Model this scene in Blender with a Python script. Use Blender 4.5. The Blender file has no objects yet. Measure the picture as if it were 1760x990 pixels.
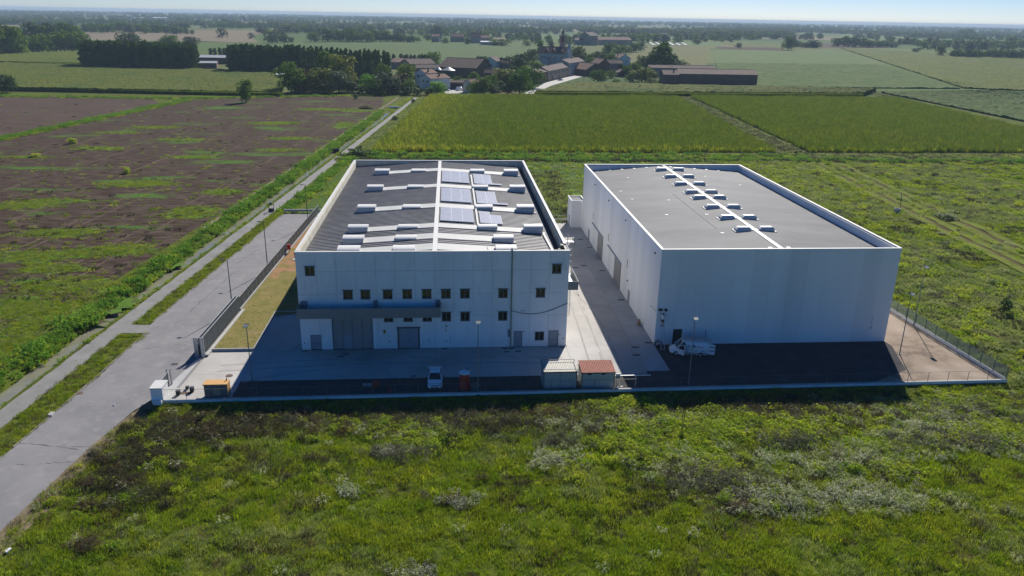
import bpy, math, random
import numpy as np
from mathutils import Vector, Matrix
R = math.radians
rnd = random.Random(7)
S = bpy.context.scene
COL = S.collection
# ---------------------------------------------------------------- camera
FPX, CAM_YAW, CAM_PITCH, CAM_ROLL = 1336.3, 0.0828, 0.3365, 0.0182
CAM = np.array([19.067, -92.976, 40.78])
_f = np.array([math.sin(CAM_YAW)*math.cos(CAM_PITCH), math.cos(CAM_YAW)*math.cos(CAM_PITCH), -math.sin(CAM_PITCH)])
_r0 = np.array([math.cos(CAM_YAW), -math.sin(CAM_YAW), 0.0]); _u0 = np.cross(_r0, _f)
_r = math.cos(CAM_ROLL)*_r0+math.sin(CAM_ROLL)*_u0; _u = -math.sin(CAM_ROLL)*_r0+math.cos(CAM_ROLL)*_u0
cd = bpy.data.cameras.new('camera'); cam = bpy.data.objects.new('camera', cd); COL.objects.link(cam)
cd.sensor_width = 36.0; cd.lens = FPX/1760*36.0; cd.clip_start = 0.5; cd.clip_end = 40000
m = Matrix(((_r[0], _u[0], -_f[0], CAM[0]), (_r[1], _u[1], -_f[1], CAM[1]), (_r[2], _u[2], -_f[2], CAM[2]), (0, 0, 0, 1)))
cam.matrix_world = m; S.camera = cam
# ---------------------------------------------------------------- sky, sun, exposure
SUN_AZ, SUN_EL = 19.6, 35.6            # degrees clockwise from +Y, above the horizon
SKY_STRENGTH, SUN_STRENGTH, EXPOSURE = 0.05, 5.0, 0.42
W = bpy.data.worlds.new('World'); S.world = W; W.use_nodes = True
nt = W.node_tree; sky = nt.nodes.new('ShaderNodeTexSky'); sky.sky_type = 'NISHITA'; sky.sun_disc = False
sky.sun_elevation = R(SUN_EL); sky.sun_rotation = R(SUN_AZ); sky.air_density = 0.65; sky.dust_density = 0.1; sky.ozone_density = 3.5
tn = nt.nodes.new('ShaderNodeMix'); tn.data_type = 'RGBA'; tn.blend_type = 'MULTIPLY'; tn.inputs[0].default_value = 1.0; tn.inputs[7].default_value = (.96, .965, 1.10, 1)
hs = nt.nodes.new('ShaderNodeHueSaturation'); hs.inputs['Saturation'].default_value = 1.36; hs.inputs['Value'].default_value = 1.18
nt.links.new(sky.outputs[0], tn.inputs[6]); nt.links.new(tn.outputs[2], hs.inputs['Color']); nt.links.new(hs.outputs[0], nt.nodes['Background'].inputs[0]); nt.nodes['Background'].inputs[1].default_value = SKY_STRENGTH
sd = bpy.data.lights.new('sun', 'SUN'); sd.energy = SUN_STRENGTH; sd.angle = R(0.5); sd.color = (1.0, 0.95, 0.87)
so = bpy.data.objects.new('sun', sd); COL.objects.link(so)
to_sun = Vector((math.sin(R(SUN_AZ))*math.cos(R(SUN_EL)), math.cos(R(SUN_AZ))*math.cos(R(SUN_EL)), math.sin(R(SUN_EL))))
so.rotation_euler = to_sun.to_track_quat('Z', 'Y').to_euler(); so.location = (60, 200, 150)
S.view_settings.view_transform = 'Standard'; S.view_settings.look = 'None'; S.view_settings.exposure = EXPOSURE; S.view_settings.gamma = 1.0
cy = S.cycles
cy.max_bounces = 5; cy.diffuse_bounces = 3; cy.glossy_bounces = 2; cy.transmission_bounces = 3; cy.transparent_max_bounces = 6; cy.volume_bounces = 0
cy.use_denoising = True; cy.use_adaptive_sampling = True; cy.adaptive_threshold = 0.02; cy.caustics_reflective = False; cy.caustics_refractive = False
# ---------------------------------------------------------------- where a picture point meets the ground
def ray(px, py):
    return _f+(px-880)/FPX*_r-(py-495)/FPX*_u
def at(px, py, z=0.0):
    d = ray(px, py); t = (z-CAM[2])/d[2]; P = CAM+d*t; return (float(P[0]), float(P[1]), float(P[2]))
def rise(px, py, top):
    P = np.array(at(px, py)); n = _u+(top-495)/FPX*_f; return float(-((P-CAM)@n)/n[2])
def span(px, py, w):
    P = np.array(at(px, py)); return float(((P-CAM)@_f)*w/FPX)
# ---------------------------------------------------------------- materials
MATS = {}
def mat(name, col, rough=0.8, col2=None, scale=1.0, amt=1.0, bump=0.0, bscale=None, metal=0.0, spec=0.3, detail=4.0, stretch=(1, 1, 1), contrast=(0.35, 0.65),
        leaf=0.0, vary=0.0, col3=None, scale3=0.1, c3=(0.5, 0.62), emit=None, coord='pos', alpha=None):
    if name in MATS: return MATS[name]
    mm = bpy.data.materials.new(name); mm.use_nodes = True; t = mm.node_tree; N = t.nodes; L = t.links
    b = N['Principled BSDF']; b.inputs['Roughness'].default_value = rough; b.inputs['Metallic'].default_value = metal
    if rough > .93 or 'maize' in name or 'crop' in name or 'green' in name: spec = .04
    b.inputs['Specular IOR Level'].default_value = spec
    b.inputs['Base Color'].default_value = (*col, 1)
    out = None
    if coord == 'pos': g = N.new('ShaderNodeNewGeometry').outputs['Position']
    else: g = N.new('ShaderNodeTexCoord').outputs['Object']
    mp = N.new('ShaderNodeMapping'); mp.inputs['Scale'].default_value = stretch; L.new(g, mp.inputs[0])
    def noise(sc, lo, hi, dt=detail):
        n = N.new('ShaderNodeTexNoise'); n.inputs['Scale'].default_value = sc; n.inputs['Detail'].default_value = dt; n.inputs['Roughness'].default_value = 0.62
        L.new(mp.outputs[0], n.inputs['Vector'])
        r = N.new('ShaderNodeMapRange'); r.inputs[1].default_value = lo; r.inputs[2].default_value = hi; L.new(n.outputs[0], r.inputs[0]); return n, r.outputs[0]
    def mix(fac, a, c, f=1.0):
        x = N.new('ShaderNodeMix'); x.data_type = 'RGBA'
        if isinstance(fac, float): x.inputs[0].default_value = fac
        else:
            if f != 1.0:
                q = N.new('ShaderNodeMath'); q.operation = 'MULTIPLY'; q.inputs[1].default_value = f; L.new(fac, q.inputs[0]); fac = q.outputs[0]
            L.new(fac, x.inputs[0])
        for k, v in ((6, a), (7, c)):
            if isinstance(v, tuple): x.inputs[k].default_value = (*v, 1)
            else: L.new(v, x.inputs[k])
        return x.outputs[2]
    if col2 is not None:
        _, r = noise(scale, *contrast); out = mix(r, tuple(col), tuple(col2), amt)
    if col3 is not None:
        _, r = noise(scale3, *c3); out = mix(r, out if out is not None else tuple(col), tuple(col3))
    if vary > 0:
        oi = N.new('ShaderNodeObjectInfo'); r = N.new('ShaderNodeMapRange'); r.inputs[3].default_value = 1-vary; r.inputs[4].default_value = 1+vary; L.new(oi.outputs['Random'], r.inputs[0])
        h = N.new('ShaderNodeHueSaturation'); L.new(r.outputs[0], h.inputs['Value'])
        r2 = N.new('ShaderNodeMapRange'); r2.inputs[3].default_value = 0.5+vary*0.08; r2.inputs[4].default_value = 0.5-vary*0.08; L.new(oi.outputs['Random'], r2.inputs[0]); L.new(r2.outputs[0], h.inputs['Hue'])
        if out is None: h.inputs['Color'].default_value = (*col, 1)
        else: L.new(out, h.inputs['Color'])
        out = h.outputs[0]
    if out is not None: L.new(out, b.inputs['Base Color'])
    if bump > 0:
        n, _ = noise(bscale or scale*3, 0, 1, 5.0); bp = N.new('ShaderNodeBump'); bp.inputs['Strength'].default_value = 1.0; bp.inputs['Distance'].default_value = bump
        L.new(n.outputs[0], bp.inputs['Height']); L.new(bp.outputs[0], b.inputs['Normal'])
    if leaf > 0:
        tr = N.new('ShaderNodeBsdfTranslucent'); ms = N.new('ShaderNodeMixShader'); ms.inputs[0].default_value = leaf
        if out is not None: L.new(out, tr.inputs[0])
        else: tr.inputs[0].default_value = (*col, 1)
        L.new(b.outputs[0], ms.inputs[1]); L.new(tr.outputs[0], ms.inputs[2]); L.new(ms.outputs[0], N['Material Output'].inputs[0])
    if emit: b.inputs['Emission Color'].default_value = (*emit[0], 1); b.inputs['Emission Strength'].default_value = emit[1]
    if alpha is not None: b.inputs['Transmission Weight'].default_value = alpha
    MATS[name] = mm; return mm
M = dict(
 wall=mat('white_concrete', (.87, .875, .87), .85, (.76, .77, .77), .35, .8, .004, 6, stretch=(1, 1, .25), vary=.03, col3=(.50, .52, .52), scale3=1.2, c3=(.58, .9)),
 wallB=mat('smooth_white_concrete', (.87, .875, .875), .8, (.77, .775, .78), .18, .9, .003, 8, stretch=(1, 1, .12), vary=.055),
 core=mat('grey_concrete', (.42, .42, .42), .9),  # mid-grey concrete of the core walls, visible through the panel joints
 parapet=mat('parapet_plaster', (.74, .71, .58), .9, (.50, .46, .34), .7, .7, .004),
 cap=mat('coping_metal', (.60, .60, .58), .6, (.52, .52, .50), 1.5, .5),
 roofA=mat('grey_roof_sheet', (.17, .17, .175), .5, (.125, .125, .13), .12, .9, stretch=(1, 1, 1), col3=(.22, .21, .205), scale3=.5, c3=(.5, .7), spec=.3),
 roofband=mat('pale_roof_channel', (.50, .50, .48), .6, (.40, .40, .38), .5, .7),
 roofB=mat('roof_membrane', (.165, .167, .172), .62, (.12, .122, .128), .2, 1.0, .03, 1.3, stretch=(.5, 1.2, 1), spec=.06),
 domewhite=mat('skylight_shell', (.66, .66, .64), .55, (.56, .56, .54), 2.0, .5),
 metal=mat('galvanised_metal', (.45, .46, .47), .45, (.36, .37, .38), 3, .6, metal=.4),
 dark=mat('dark_metal', (.06, .063, .07), .5),
 grey=mat('grey_paint', (.20, .215, .225), .55, (.17, .18, .19), 1.0, .6),
 canopy=mat('canopy_sheet', (.25, .26, .25), .55, (.21, .22, .215), .8, .7),
 frame=mat('window_frame', (.105, .115, .125), .5),
 glass=mat('window_glass', (.012, .014, .012), .08, spec=.6),
 curtain=mat('window_blind', (.15, .13, .06), .8),
 conc=mat('yard_concrete', (.45, .43, .40), .85, (.35, .33, .305), .16, .9, .004, 6, col3=(.52, .50, .47), scale3=.05),
 conc2=mat('walkway_concrete', (.44, .44, .43), .85, (.36, .36, .355), .35, .9, .004, 6),
 asphalt=mat('asphalt', (.235, .228, .23), .9, (.185, .18, .185), .16, 1, .01, 12, col3=(.26, .25, .24), scale3=.7, c3=(.5, .7), detail=8),
 path=mat('old_path_asphalt', (.24, .235, .225), .9, (.18, .175, .165), .3, .9, .006, 9, col3=(.12, .14, .07), scale3=.8, c3=(.62, .72)),
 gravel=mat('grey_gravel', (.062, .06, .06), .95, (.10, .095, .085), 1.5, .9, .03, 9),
 dirt=mat('sandy_dirt', (.32, .255, .195), .95, (.19, .15, .115), .6, 1, .06, 2.2, contrast=(.42, .62), detail=8, col3=(.38, .31, .25), scale3=.15),
 soil=mat('ploughed_soil', (.042, .027, .019), .97, (.112, .082, .062), .55, 1.0, .10, 1.6, stretch=(.4, 1.3, 1), contrast=(.40, .66), detail=9, col3=(.070, .145, .020), scale3=.07, c3=(.57, .63)),
 soil2=mat('far_soil', (.060, .040, .030), .97, (.115, .085, .066), .25, 1, .05, 1.2, stretch=(.25, 1.6, 1), detail=7),
 red=mat('red_paint', (.50, .045, .03), .5), orange=mat('orange_sheet', (.62, .36, .13), .6, (.52, .29, .10), 2, .5),
 white=mat('white_paint', (.80, .80, .80), .35, spec=.5), plast=mat('white_plastic', (.75, .76, .78), .45),
 black=mat('black_rubber', (.02, .02, .02), .8), tyre=mat('tyre_rubber', (.025, .025, .027), .85),
 shed=mat('shed_panel', (.42, .46, .44), .6, (.36, .40, .38), 1.2, .6), redroof=mat('red_corrugated_sheet', (.38, .115, .07), .7, (.24, .08, .05), 2.5, 1),
 palesheet=mat('pale_corrugated_sheet', (.56, .54, .47), .6, (.44, .42, .36), 2, .7),
 solar=mat('solar_cell', (.27, .28, .34), .35, (.31, .32, .38), .8, .6, spec=.4), sline=mat('solar_frame', (.68, .69, .72), .4),
 lamp=mat('lamp_glass', (.85, .85, .82), .3), tan=mat('tan_board', (.35, .22, .13), .8), teal=mat('teal_paint', (.03, .14, .15), .6),
 # vegetation
 grass=mat('meadow_ground', (.075, .105, .012), .95, (.105, .125, .018), .12, .9, .10, 1.4, col3=(.075, .065, .028), scale3=.09, c3=(.54, .68)),
 lawn=mat('dry_lawn', (.24, .195, .075), .95, (.16, .155, .045), .5, .9, .03, 5, col3=(.26, .20, .10), scale3=.3, c3=(.56, .7)), lawnearth=mat('orange_earth', (.34, .20, .11), .95, (.27, .17, .09), .5, .9, .03, 5, col3=(.19, .18, .05), scale3=.25, c3=(.5, .62)),
)
def leafmat(n, c, c2, l=.4, v=.25, sc=.25): return mat(n, c, .7, c2, sc, .9, leaf=l, vary=v, spec=.15)
M.update(
 g1=leafmat('grass_blade', (.215, .325, .010), (.28, .335, .016), .55, .3, .22), g2=leafmat('grass_blade_pale', (0.280, 0.358, 0.085), (0.325, 0.358, 0.120), .45, .3, .2),
 gdark=leafmat('weed_dark', (0.060, 0.068, 0.025), (0.090, 0.073, 0.037), .35, .3), gbrown=leafmat('weed_dry', (0.169, 0.115, 0.044), (0.130, 0.097, 0.050), .3, .3),
 glime=leafmat('weed_lime', (0.327, 0.455, 0.028), (0.399, 0.455, 0.040), .5, .25), gwhite=leafmat('weed_silver', (.48, .50, .34), (.60, .62, .48), .4, .25),
 ggrey=leafmat('weed_grey', (.15, .165, .085), (.19, .19, .115), .3, .25), lush=leafmat('bank_leaf', (0.155, 0.323, 0.025), (0.220, 0.388, 0.034), .45, .25),
 corn=leafmat('maize_leaf', (0.151, 0.230, 0.014), (0.179, 0.236, 0.018), .45, .22, .03), tassel=leafmat('maize_tassel', (.22, .22, .07), (.19, .18, .06), .3, .2),
 cornlit=leafmat('maize_leaf_lit', (.26, .34, .02), (.32, .34, .03), .5, .2, .05),  # brighter copy of the maize leaf: sunlight on field edges put into the colour
 fol=leafmat('leaf_green', (0.097, 0.180, 0.020), (0.139, 0.217, 0.025), .25, .2, .3), foldark=leafmat('leaf_dark', (0.051, 0.100, 0.019), (0.069, 0.117, 0.023), .2, .2, .3),
 folyel=leafmat('leaf_olive', (0.164, 0.198, 0.022), (0.136, 0.158, 0.022), .3, .2, .3), folgrey=leafmat('leaf_silver', (0.127, 0.164, 0.077), (0.098, 0.133, 0.059), .25, .2, .3),
 folbrown=leafmat('leaf_autumn', (0.132, 0.084, 0.025), (0.086, 0.078, 0.024), .3, .2, .3), pop=leafmat('leaf_poplar', (0.057, 0.108, 0.023), (0.077, 0.131, 0.025), .22, .2, .3),
 bark=mat('bark', (.10, .08, .06), .95, (.07, .055, .045), 3, .8),
 water=mat('ditch_water', (.19, .185, .13), .15, (.24, .23, .17), .5, .8, spec=.6),
 brick=mat('old_brick', (.20, .12, .085), .9, (.15, .095, .07), .4, .9), terracotta=mat('terracotta_tiles', (.19, .095, .065), .9, (.12, .07, .052), .35, .9),
 terradark=mat('dark_tiles', (.105, .062, .05), .9, (.075, .05, .043), .35, .9), plaster=mat('pale_plaster', (.55, .53, .48), .9, (.45, .42, .37), .3, .8),
 whitewash=mat('whitewash', (.72, .73, .74), .85, (.64, .65, .66), .3, .7), stucco=mat('old_stucco', (.36, .31, .25), .9, (.28, .23, .18), .3, .9),
 zinc=mat('zinc_sheet', (.34, .35, .36), .5, (.36, .37, .38), .5, .8), silo=mat('silo_green', (.05, .09, .075), .6),
)
# ---------------------------------------------------------------- mesh building
class MB:
    def __init__(s): s.v = []; s.f = []; s.m = []
    def add(s, vs, fs, m=0):
        o = len(s.v); s.v += [tuple(map(float, p)) for p in vs]; s.f += [tuple(i+o for i in q) for q in fs]; s.m += [m]*len(fs); return s
    def box(s, x0, x1, y0, y1, z0, z1, m=0):
        return s.add([(x0, y0, z0), (x1, y0, z0), (x1, y1, z0), (x0, y1, z0), (x0, y0, z1), (x1, y0, z1), (x1, y1, z1), (x0, y1, z1)],
                     [(0, 3, 2, 1), (4, 5, 6, 7), (0, 1, 5, 4), (1, 2, 6, 5), (2, 3, 7, 6), (3, 0, 4, 7)], m)
    def bar(s, a, b, w, h=None, m=0):
        a = Vector(a); b = Vector(b); d = (b-a).normalized(); h = h or w
        up = Vector((0, 0, 1)) if abs(d.z) < .95 else Vector((0, 1, 0)); x = d.cross(up).normalized()*w/2; y = x.cross(d).normalized()*h/2
        vs = [a-x-y, a+x-y, a+x+y, a-x+y, b-x-y, b+x-y, b+x+y, b-x+y]
        return s.add(vs, [(0, 1, 2, 3), (7, 6, 5, 4), (0, 4, 5, 1), (1, 5, 6, 2), (2, 6, 7, 3), (3, 7, 4, 0)], m)
    def cyl(s, a, b, r0, r1=None, n=10, m=0, caps=True):
        a = Vector(a); b = Vector(b); r1 = r0 if r1 is None else r1; d = (b-a).normalized()
        up = Vector((0, 0, 1)) if abs(d.z) < .95 else Vector((0, 1, 0)); x = d.cross(up).normalized(); y = x.cross(d)
        vs = []
        for c, r in ((a, r0), (b, r1)):
            for i in range(n):
                t = 2*math.pi*i/n; vs.append(c+x*(math.cos(t)*r)+y*(math.sin(t)*r))
        fs = [(i, (i+1) % n, n+(i+1) % n, n+i) for i in range(n)]
        if caps: fs += [tuple(range(n-1, -1, -1)), tuple(range(n, 2*n))]
        return s.add(vs, fs, m)
    def lathe(s, c, prof, n=16, m=0, ry=1.0):
        vs = []; k = len(prof)
        for r, z in prof:
            for i in range(n):
                t = 2*math.pi*i/n; vs.append((c[0]+math.cos(t)*r, c[1]+math.sin(t)*r*ry, c[2]+z))
        fs = [(j*n+i, j*n+(i+1) % n, (j+1)*n+(i+1) % n, (j+1)*n+i) for j in range(k-1) for i in range(n)]
        fs += [tuple(range(n-1, -1, -1)), tuple(range((k-1)*n, k*n))]
        return s.add(vs, fs, m)
    def prism(s, pts, z0, z1, m=0):
        n = len(pts); vs = [(p[0], p[1], z0) for p in pts]+[(p[0], p[1], z1) for p in pts]
        return s.add(vs, [tuple(range(n-1, -1, -1)), tuple(range(n, 2*n))]+[(i, (i+1) % n, n+(i+1) % n, n+i) for i in range(n)], m)
    def extr(s, pts, a, b, m=0):           # profile pts in (x,z), swept along y from a to b
        n = len(pts); vs = [(p[0], a, p[1]) for p in pts]+[(p[0], b, p[1]) for p in pts]
        return s.add(vs, [tuple(range(n)), tuple(range(2*n-1, n-1, -1))]+[(i, n+i, n+(i+1) % n, (i+1) % n) for i in range(n)], m)
    def quad(s, a, b, c, d, m=0): return s.add([a, b, c, d], [(0, 1, 2, 3)], m)
    def grid(s, P, m=0):
        ny, nx = P.shape[:2]; vs = P.reshape(-1, 3)
        fs = [(j*nx+i, j*nx+i+1, (j+1)*nx+i+1, (j+1)*nx+i) for j in range(ny-1) for i in range(nx-1)]; return s.add(vs, fs, m)
    def mesh(s, name, mats, smooth=False):
        me = bpy.data.meshes.new(name); me.from_pydata(s.v, [], s.f)
        for x in (mats if isinstance(mats, (list, tuple)) else [mats]): me.materials.append(x)
        me.polygons.foreach_set('material_index', s.m)
        if smooth: me.polygons.foreach_set('use_smooth', [True]*len(s.f))
        me.update(); return me
def npmesh(name, V, F, mats, mi=None, smooth=False):
    me = bpy.data.meshes.new(name); V = np.asarray(V, np.float32); F = np.asarray(F, np.int32); k = F.shape[1]
    me.vertices.add(len(V)); me.vertices.foreach_set('co', V.ravel()); me.loops.add(F.size); me.loops.foreach_set('vertex_index', F.ravel())
    me.polygons.add(len(F)); me.polygons.foreach_set('loop_start', np.arange(0, F.size, k, dtype=np.int32))
    for x in (mats if isinstance(mats, (list, tuple)) else [mats]): me.materials.append(x)
    if mi is not None: me.polygons.foreach_set('material_index', np.asarray(mi, np.int32))
    if smooth: me.polygons.foreach_set('use_smooth', np.ones(len(F), bool))
    me.update(calc_edges=True); return me
def link(name, me, parent=None, loc=(0, 0, 0), rot=0.0, scale=None):
    o = bpy.data.objects.new(name, me); COL.objects.link(o); o.location = loc
    if isinstance(rot, (tuple, list)): o.rotation_euler = rot
    else: o.rotation_euler = (0, 0, rot)
    if scale is not None: o.scale = scale
    if parent is not None: o.parent = parent
    return o
def tag(o, label, cat=None, group=None, kind=None):
    o['label'] = label
    if cat: o['category'] = cat
    if group: o['group'] = group
    if kind: o['kind'] = kind
    return o
def thing(name, label, cat, loc=(0, 0, 0), rot=0.0, group=None):
    o = bpy.data.objects.new(name, None); COL.objects.link(o); o.location = loc; o.rotation_euler = (0, 0, rot); o.empty_display_size = .3
    return tag(o, label, cat, group)
def part(name, mb, mats, parent, loc=(0, 0, 0), rot=0.0, smooth=False):
    return link(name, mb.mesh(name, mats, smooth) if isinstance(mb, MB) else mb, parent, loc, rot)
def struct(name, me, label, kind='structure', cat=None):
    o = link(name, me); tag(o, label, cat, None, kind); return o
def dup(root, loc, rot=None, label=None, group=None, scale=None):
    r = root.copy(); COL.objects.link(r); r.location = loc
    if rot is not None: r.rotation_euler = (0, 0, rot)
    if scale is not None: r.scale = scale
    if label: r['label'] = label
    if group: r['group'] = group
    for c in root.children:
        k = c.copy(); COL.objects.link(k); k.parent = r
        for g in c.children:
            h = g.copy(); COL.objects.link(h); h.parent = k
    return r
def sheet(name, pts, z, m, label, kind='structure', cat=None):
    b = MB(); n = len(pts); b.add([(p[0], p[1], z) for p in pts], [tuple(range(n))]); return struct(name, b.mesh(name, m), label, kind, cat)
NR = np.random.RandomState(3)
# smooth value noise for placing things and relief
_T = NR.rand(256, 256)
def vn(x, y):
    x = np.asarray(x, float); y = np.asarray(y, float); xi = np.floor(x).astype(int); yi = np.floor(y).astype(int); fx = x-xi; fy = y-yi
    fx = fx*fx*(3-2*fx); fy = fy*fy*(3-2*fy); a = _T[xi % 256, yi % 256]; b = _T[(xi+1) % 256, yi % 256]; c = _T[xi % 256, (yi+1) % 256]; d = _T[(xi+1) % 256, (yi+1) % 256]
    return (a*(1-fx)+b*fx)*(1-fy)+(c*(1-fx)+d*fx)*fy
def fbm(x, y, s=1.0): x = np.asarray(x)*s; y = np.asarray(y)*s; return (vn(x, y)+.5*vn(x*2.1+7, y*2.1+3)+.25*vn(x*4.3+1, y*4.3+9))/1.75
# ================================================================ THE LAND
def wy(x): return -13.72+(x+13)*0.0101        # line of the low front wall
def rx(y): return 86.0-0.047*(y+12.6)         # line of the right boundary wall
def lx(y): return -11.9+0.04*y                # line of the left fence
def px_(y): return -26.6+0.0885*y             # centre of the cycle path
def canal_off(y): return -3.45-0.002*y
def zg(x, y):
    x = np.asarray(x, float); y = np.asarray(y, float)
    d = np.clip((wy(x)-.35-y)/1.2, 0, 1)*np.clip((x+16.2)/3.0, 0, 1)
    z = -0.42*d*d*(3-2*d)
    near = np.clip((wy(x)-1.5-y)/3, 0, 1)*np.clip((x+12)/4, 0, 1)
    z = z+near*((fbm(x, y, .35)-.5)*.35+(fbm(x+9, y, .8)-.5)*.22)
    mead = np.clip((x-rx(y)-1)/3, 0, 1)*np.clip((y+16)/6, 0, 1)*np.clip((150-y)/10, 0, 1)
    z = z+mead*(fbm(x, y, .12)-.55)*.7
    c = np.abs(x-(px_(y)+canal_off(y))); z = z-0.75*np.clip(1-(c-.75)/.9, 0, 1)*(y < 262)
    bank = np.clip(1-np.abs(x-(px_(y)+canal_off(y)-3.0))/1.8, 0, 1); z = z+.35*bank*(y < 290)
    return z
xs = np.concatenate([np.array([-14000, -6000, -2500, -1000, -400, -200, -100]), np.arange(-60, 100.1, .8), np.arange(104, 300, 5), [350, 500, 1000, 2500, 6000, 14000]])
ys = np.concatenate([np.array([-400, -150, -80]), np.arange(-60, 20, .8), np.arange(20, 290, 2.4), np.array([300, 350, 500, 900, 1600, 3000, 6000, 10000, 16000])])
X, Y = np.meshgrid(xs, ys); Z = zg(X, Y)-0.03
V = np.stack([X, Y, Z], -1).reshape(-1, 3); nx = len(xs); ii, jj = np.meshgrid(np.arange(nx-1), np.arange(len(ys)-1))
b0 = (jj*nx+ii).ravel(); F = np.stack([b0, b0+1, b0+nx+1, b0+nx], 1)
# far-off ground: a patchwork of fields
gm = M['grass']; t = gm.node_tree; N = t.nodes; L = t.links; bs = N['Principled BSDF']
src = bs.inputs['Base Color'].links[0].from_socket
vo = N.new('ShaderNodeTexVoronoi'); vo.inputs['Scale'].default_value = 1; mp = N.new('ShaderNodeMapping'); mp.inputs['Scale'].default_value = (.0038, .0021, 1); mp.inputs['Rotation'].default_value = (0, 0, .12)
ge = N.new('ShaderNodeNewGeometry'); L.new(ge.outputs['Position'], mp.inputs[0]); L.new(mp.outputs[0], vo.inputs['Vector'])
cr = N.new('ShaderNodeValToRGB'); e = cr.color_ramp; e.interpolation = 'CONSTANT'
for k, c in ((0.0, (.075, .115, .03)), (.22, (.11, .13, .045)), (.38, (.06, .10, .03)), (.55, (.12, .16, .05)), (.70, (.20, .165, .105)), (.80, (.085, .13, .035)), (.92, (.15, .155, .06))):
    q = e.elements[0] if k == 0 else e.elements.new(k); q.color = (*c, 1)
if len(e.elements) > 7: e.elements.remove(e.elements[-1])
sp = N.new('ShaderNodeSeparateColor'); L.new(vo.outputs['Color'], sp.inputs[0]); L.new(sp.outputs[0], cr.inputs[0])
sx = N.new('ShaderNodeSeparateXYZ'); L.new(ge.outputs['Position'], sx.inputs[0]); gr = N.new('ShaderNodeMath'); gr.operation = 'GREATER_THAN'; gr.inputs[1].default_value = 345
L.new(sx.outputs[1], gr.inputs[0]); mx = N.new('ShaderNodeMix'); mx.data_type = 'RGBA'; L.new(gr.outputs[0], mx.inputs[0]); L.new(src, mx.inputs[6]); L.new(cr.outputs[0], mx.inputs[7]); L.new(mx.outputs[2], bs.inputs['Base Color'])
struct('ground', npmesh('ground', V, F, gm, smooth=True), 'open green farmland running out to the horizon')
# soil, fields
sheet('ploughed_field', [(-300, -60), (-42, -60), (-38.5, -5), (-34.2, 29), (-21.3, 165), (-12.5, 285), (-15.1, 329), (-70, 322), (-104, 299), (-109, 289), (-126.6, 173), (-150, 40)], .0, M['soil'], 'brown ploughed field with green weed patches left of the canal')
sheet('bare_field', [(-131.5, 173), (-114.5, 285), (-126.3, 309), (-300, 312), (-420, 200), (-300, 60), (-155, 40)], .0, M['soil2'], 'bare brown field beyond the green ditch strip on the left')
# cycle path, road, verge
def strip(f0, f1, y0, y1, n, z, rag=0.0):
    b = MB(); P = np.zeros((n, 2, 3))
    for i in range(n):
        y = y0+(y1-y0)*i/(n-1); P[i, 0] = (f0(y)-rag*NR.rand(), y, z); P[i, 1] = (f1(y)+rag*NR.rand(), y, z)
    return b.grid(P)
struct('cycle_path', strip(lambda y: px_(y)-1.2+.0012*max(y, 0), lambda y: px_(y)+1.15-.0012*max(y, 0), -70, 322, 260, .012, .2).mesh('cycle_path', M['path']), 'narrow grey asphalt path running beside the canal to the village')
struct('canal_water', strip(lambda y: px_(y)+canal_off(y)-1.3, lambda y: px_(y)+canal_off(y)+1.3, -70, 262, 120, -.55).mesh('canal_water', M['water']), 'murky strip of water in the narrow canal')
struct('farm_track', strip(lambda y: px_(y)-8.6-.004*y, lambda y: px_(y)-7.5-.004*y, 60, 322, 90, .016, .35).mesh('farm_track', mat('track_dust', (.24, .20, .155), .95, (.17, .14, .10), .3)), 'pale dusty farm track along the edge of the ploughed field')
def vl(y): return px_(y)+(4.8 if y < 8 else 3.7) if isinstance(y, (int, float)) else px_(y)+np.where(y < 8, 4.8, 3.7)           # left kerb of the wide road
road = [(-60, -112), (-46, -80), (-28.5, -42), (-23.8, -22.7), (-22.5, -8), (-21.6, 6), (-22.1, 9.5), (-19.4, 40), (-17.1, 66), (-16.5, 72.6), (-8.9, 72.6), (-9.4, 60), (-10.3, 40), (-11.3, 15), (-11.95, 0), (-12.6, -9), (-14.2, -13.5), (-15.1, -15.6), (-16.6, -24), (-18.1, -36.3), (-20.5, -50), (-28, -80), (-36, -112)]
sheet('road', road, .008, M['asphalt'], 'wide worn grey asphalt road leading past the gate')
cb = MB()
for a, b_ in zip(road[3:9], road[4:10]):
    n = max(1, int(math.dist(a, b_)/1.0))
    for i in range(n):
        if 6.0 < a[1]+(b_[1]-a[1])*i/n < 9.6: continue
        p = [a[k]+(b_[k]-a[k])*(i+.03)/n for k in (0, 1)]; q = [a[k]+(b_[k]-a[k])*(i+.97)/n for k in (0, 1)]
        cb.bar((p[0]-.08, p[1], .03), (q[0]-.08, q[1], .03+rnd.uniform(-.01, .01)), .14, .13)
struct('road_kerb', cb.mesh('road_kerb', mat('old_kerb_stone', (.27, .24, .19), .9, (.20, .19, .13), 1.2, .8)), 'weathered kerb between the road and the weedy verge', 'stuff')
sheet('path_link', [(-25.4, 6.4), (-21.5, 6.4), (-22.0, 9.3), (-25.0, 9.5)], .016, M['path'], 'short asphalt link through the verge')
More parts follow.
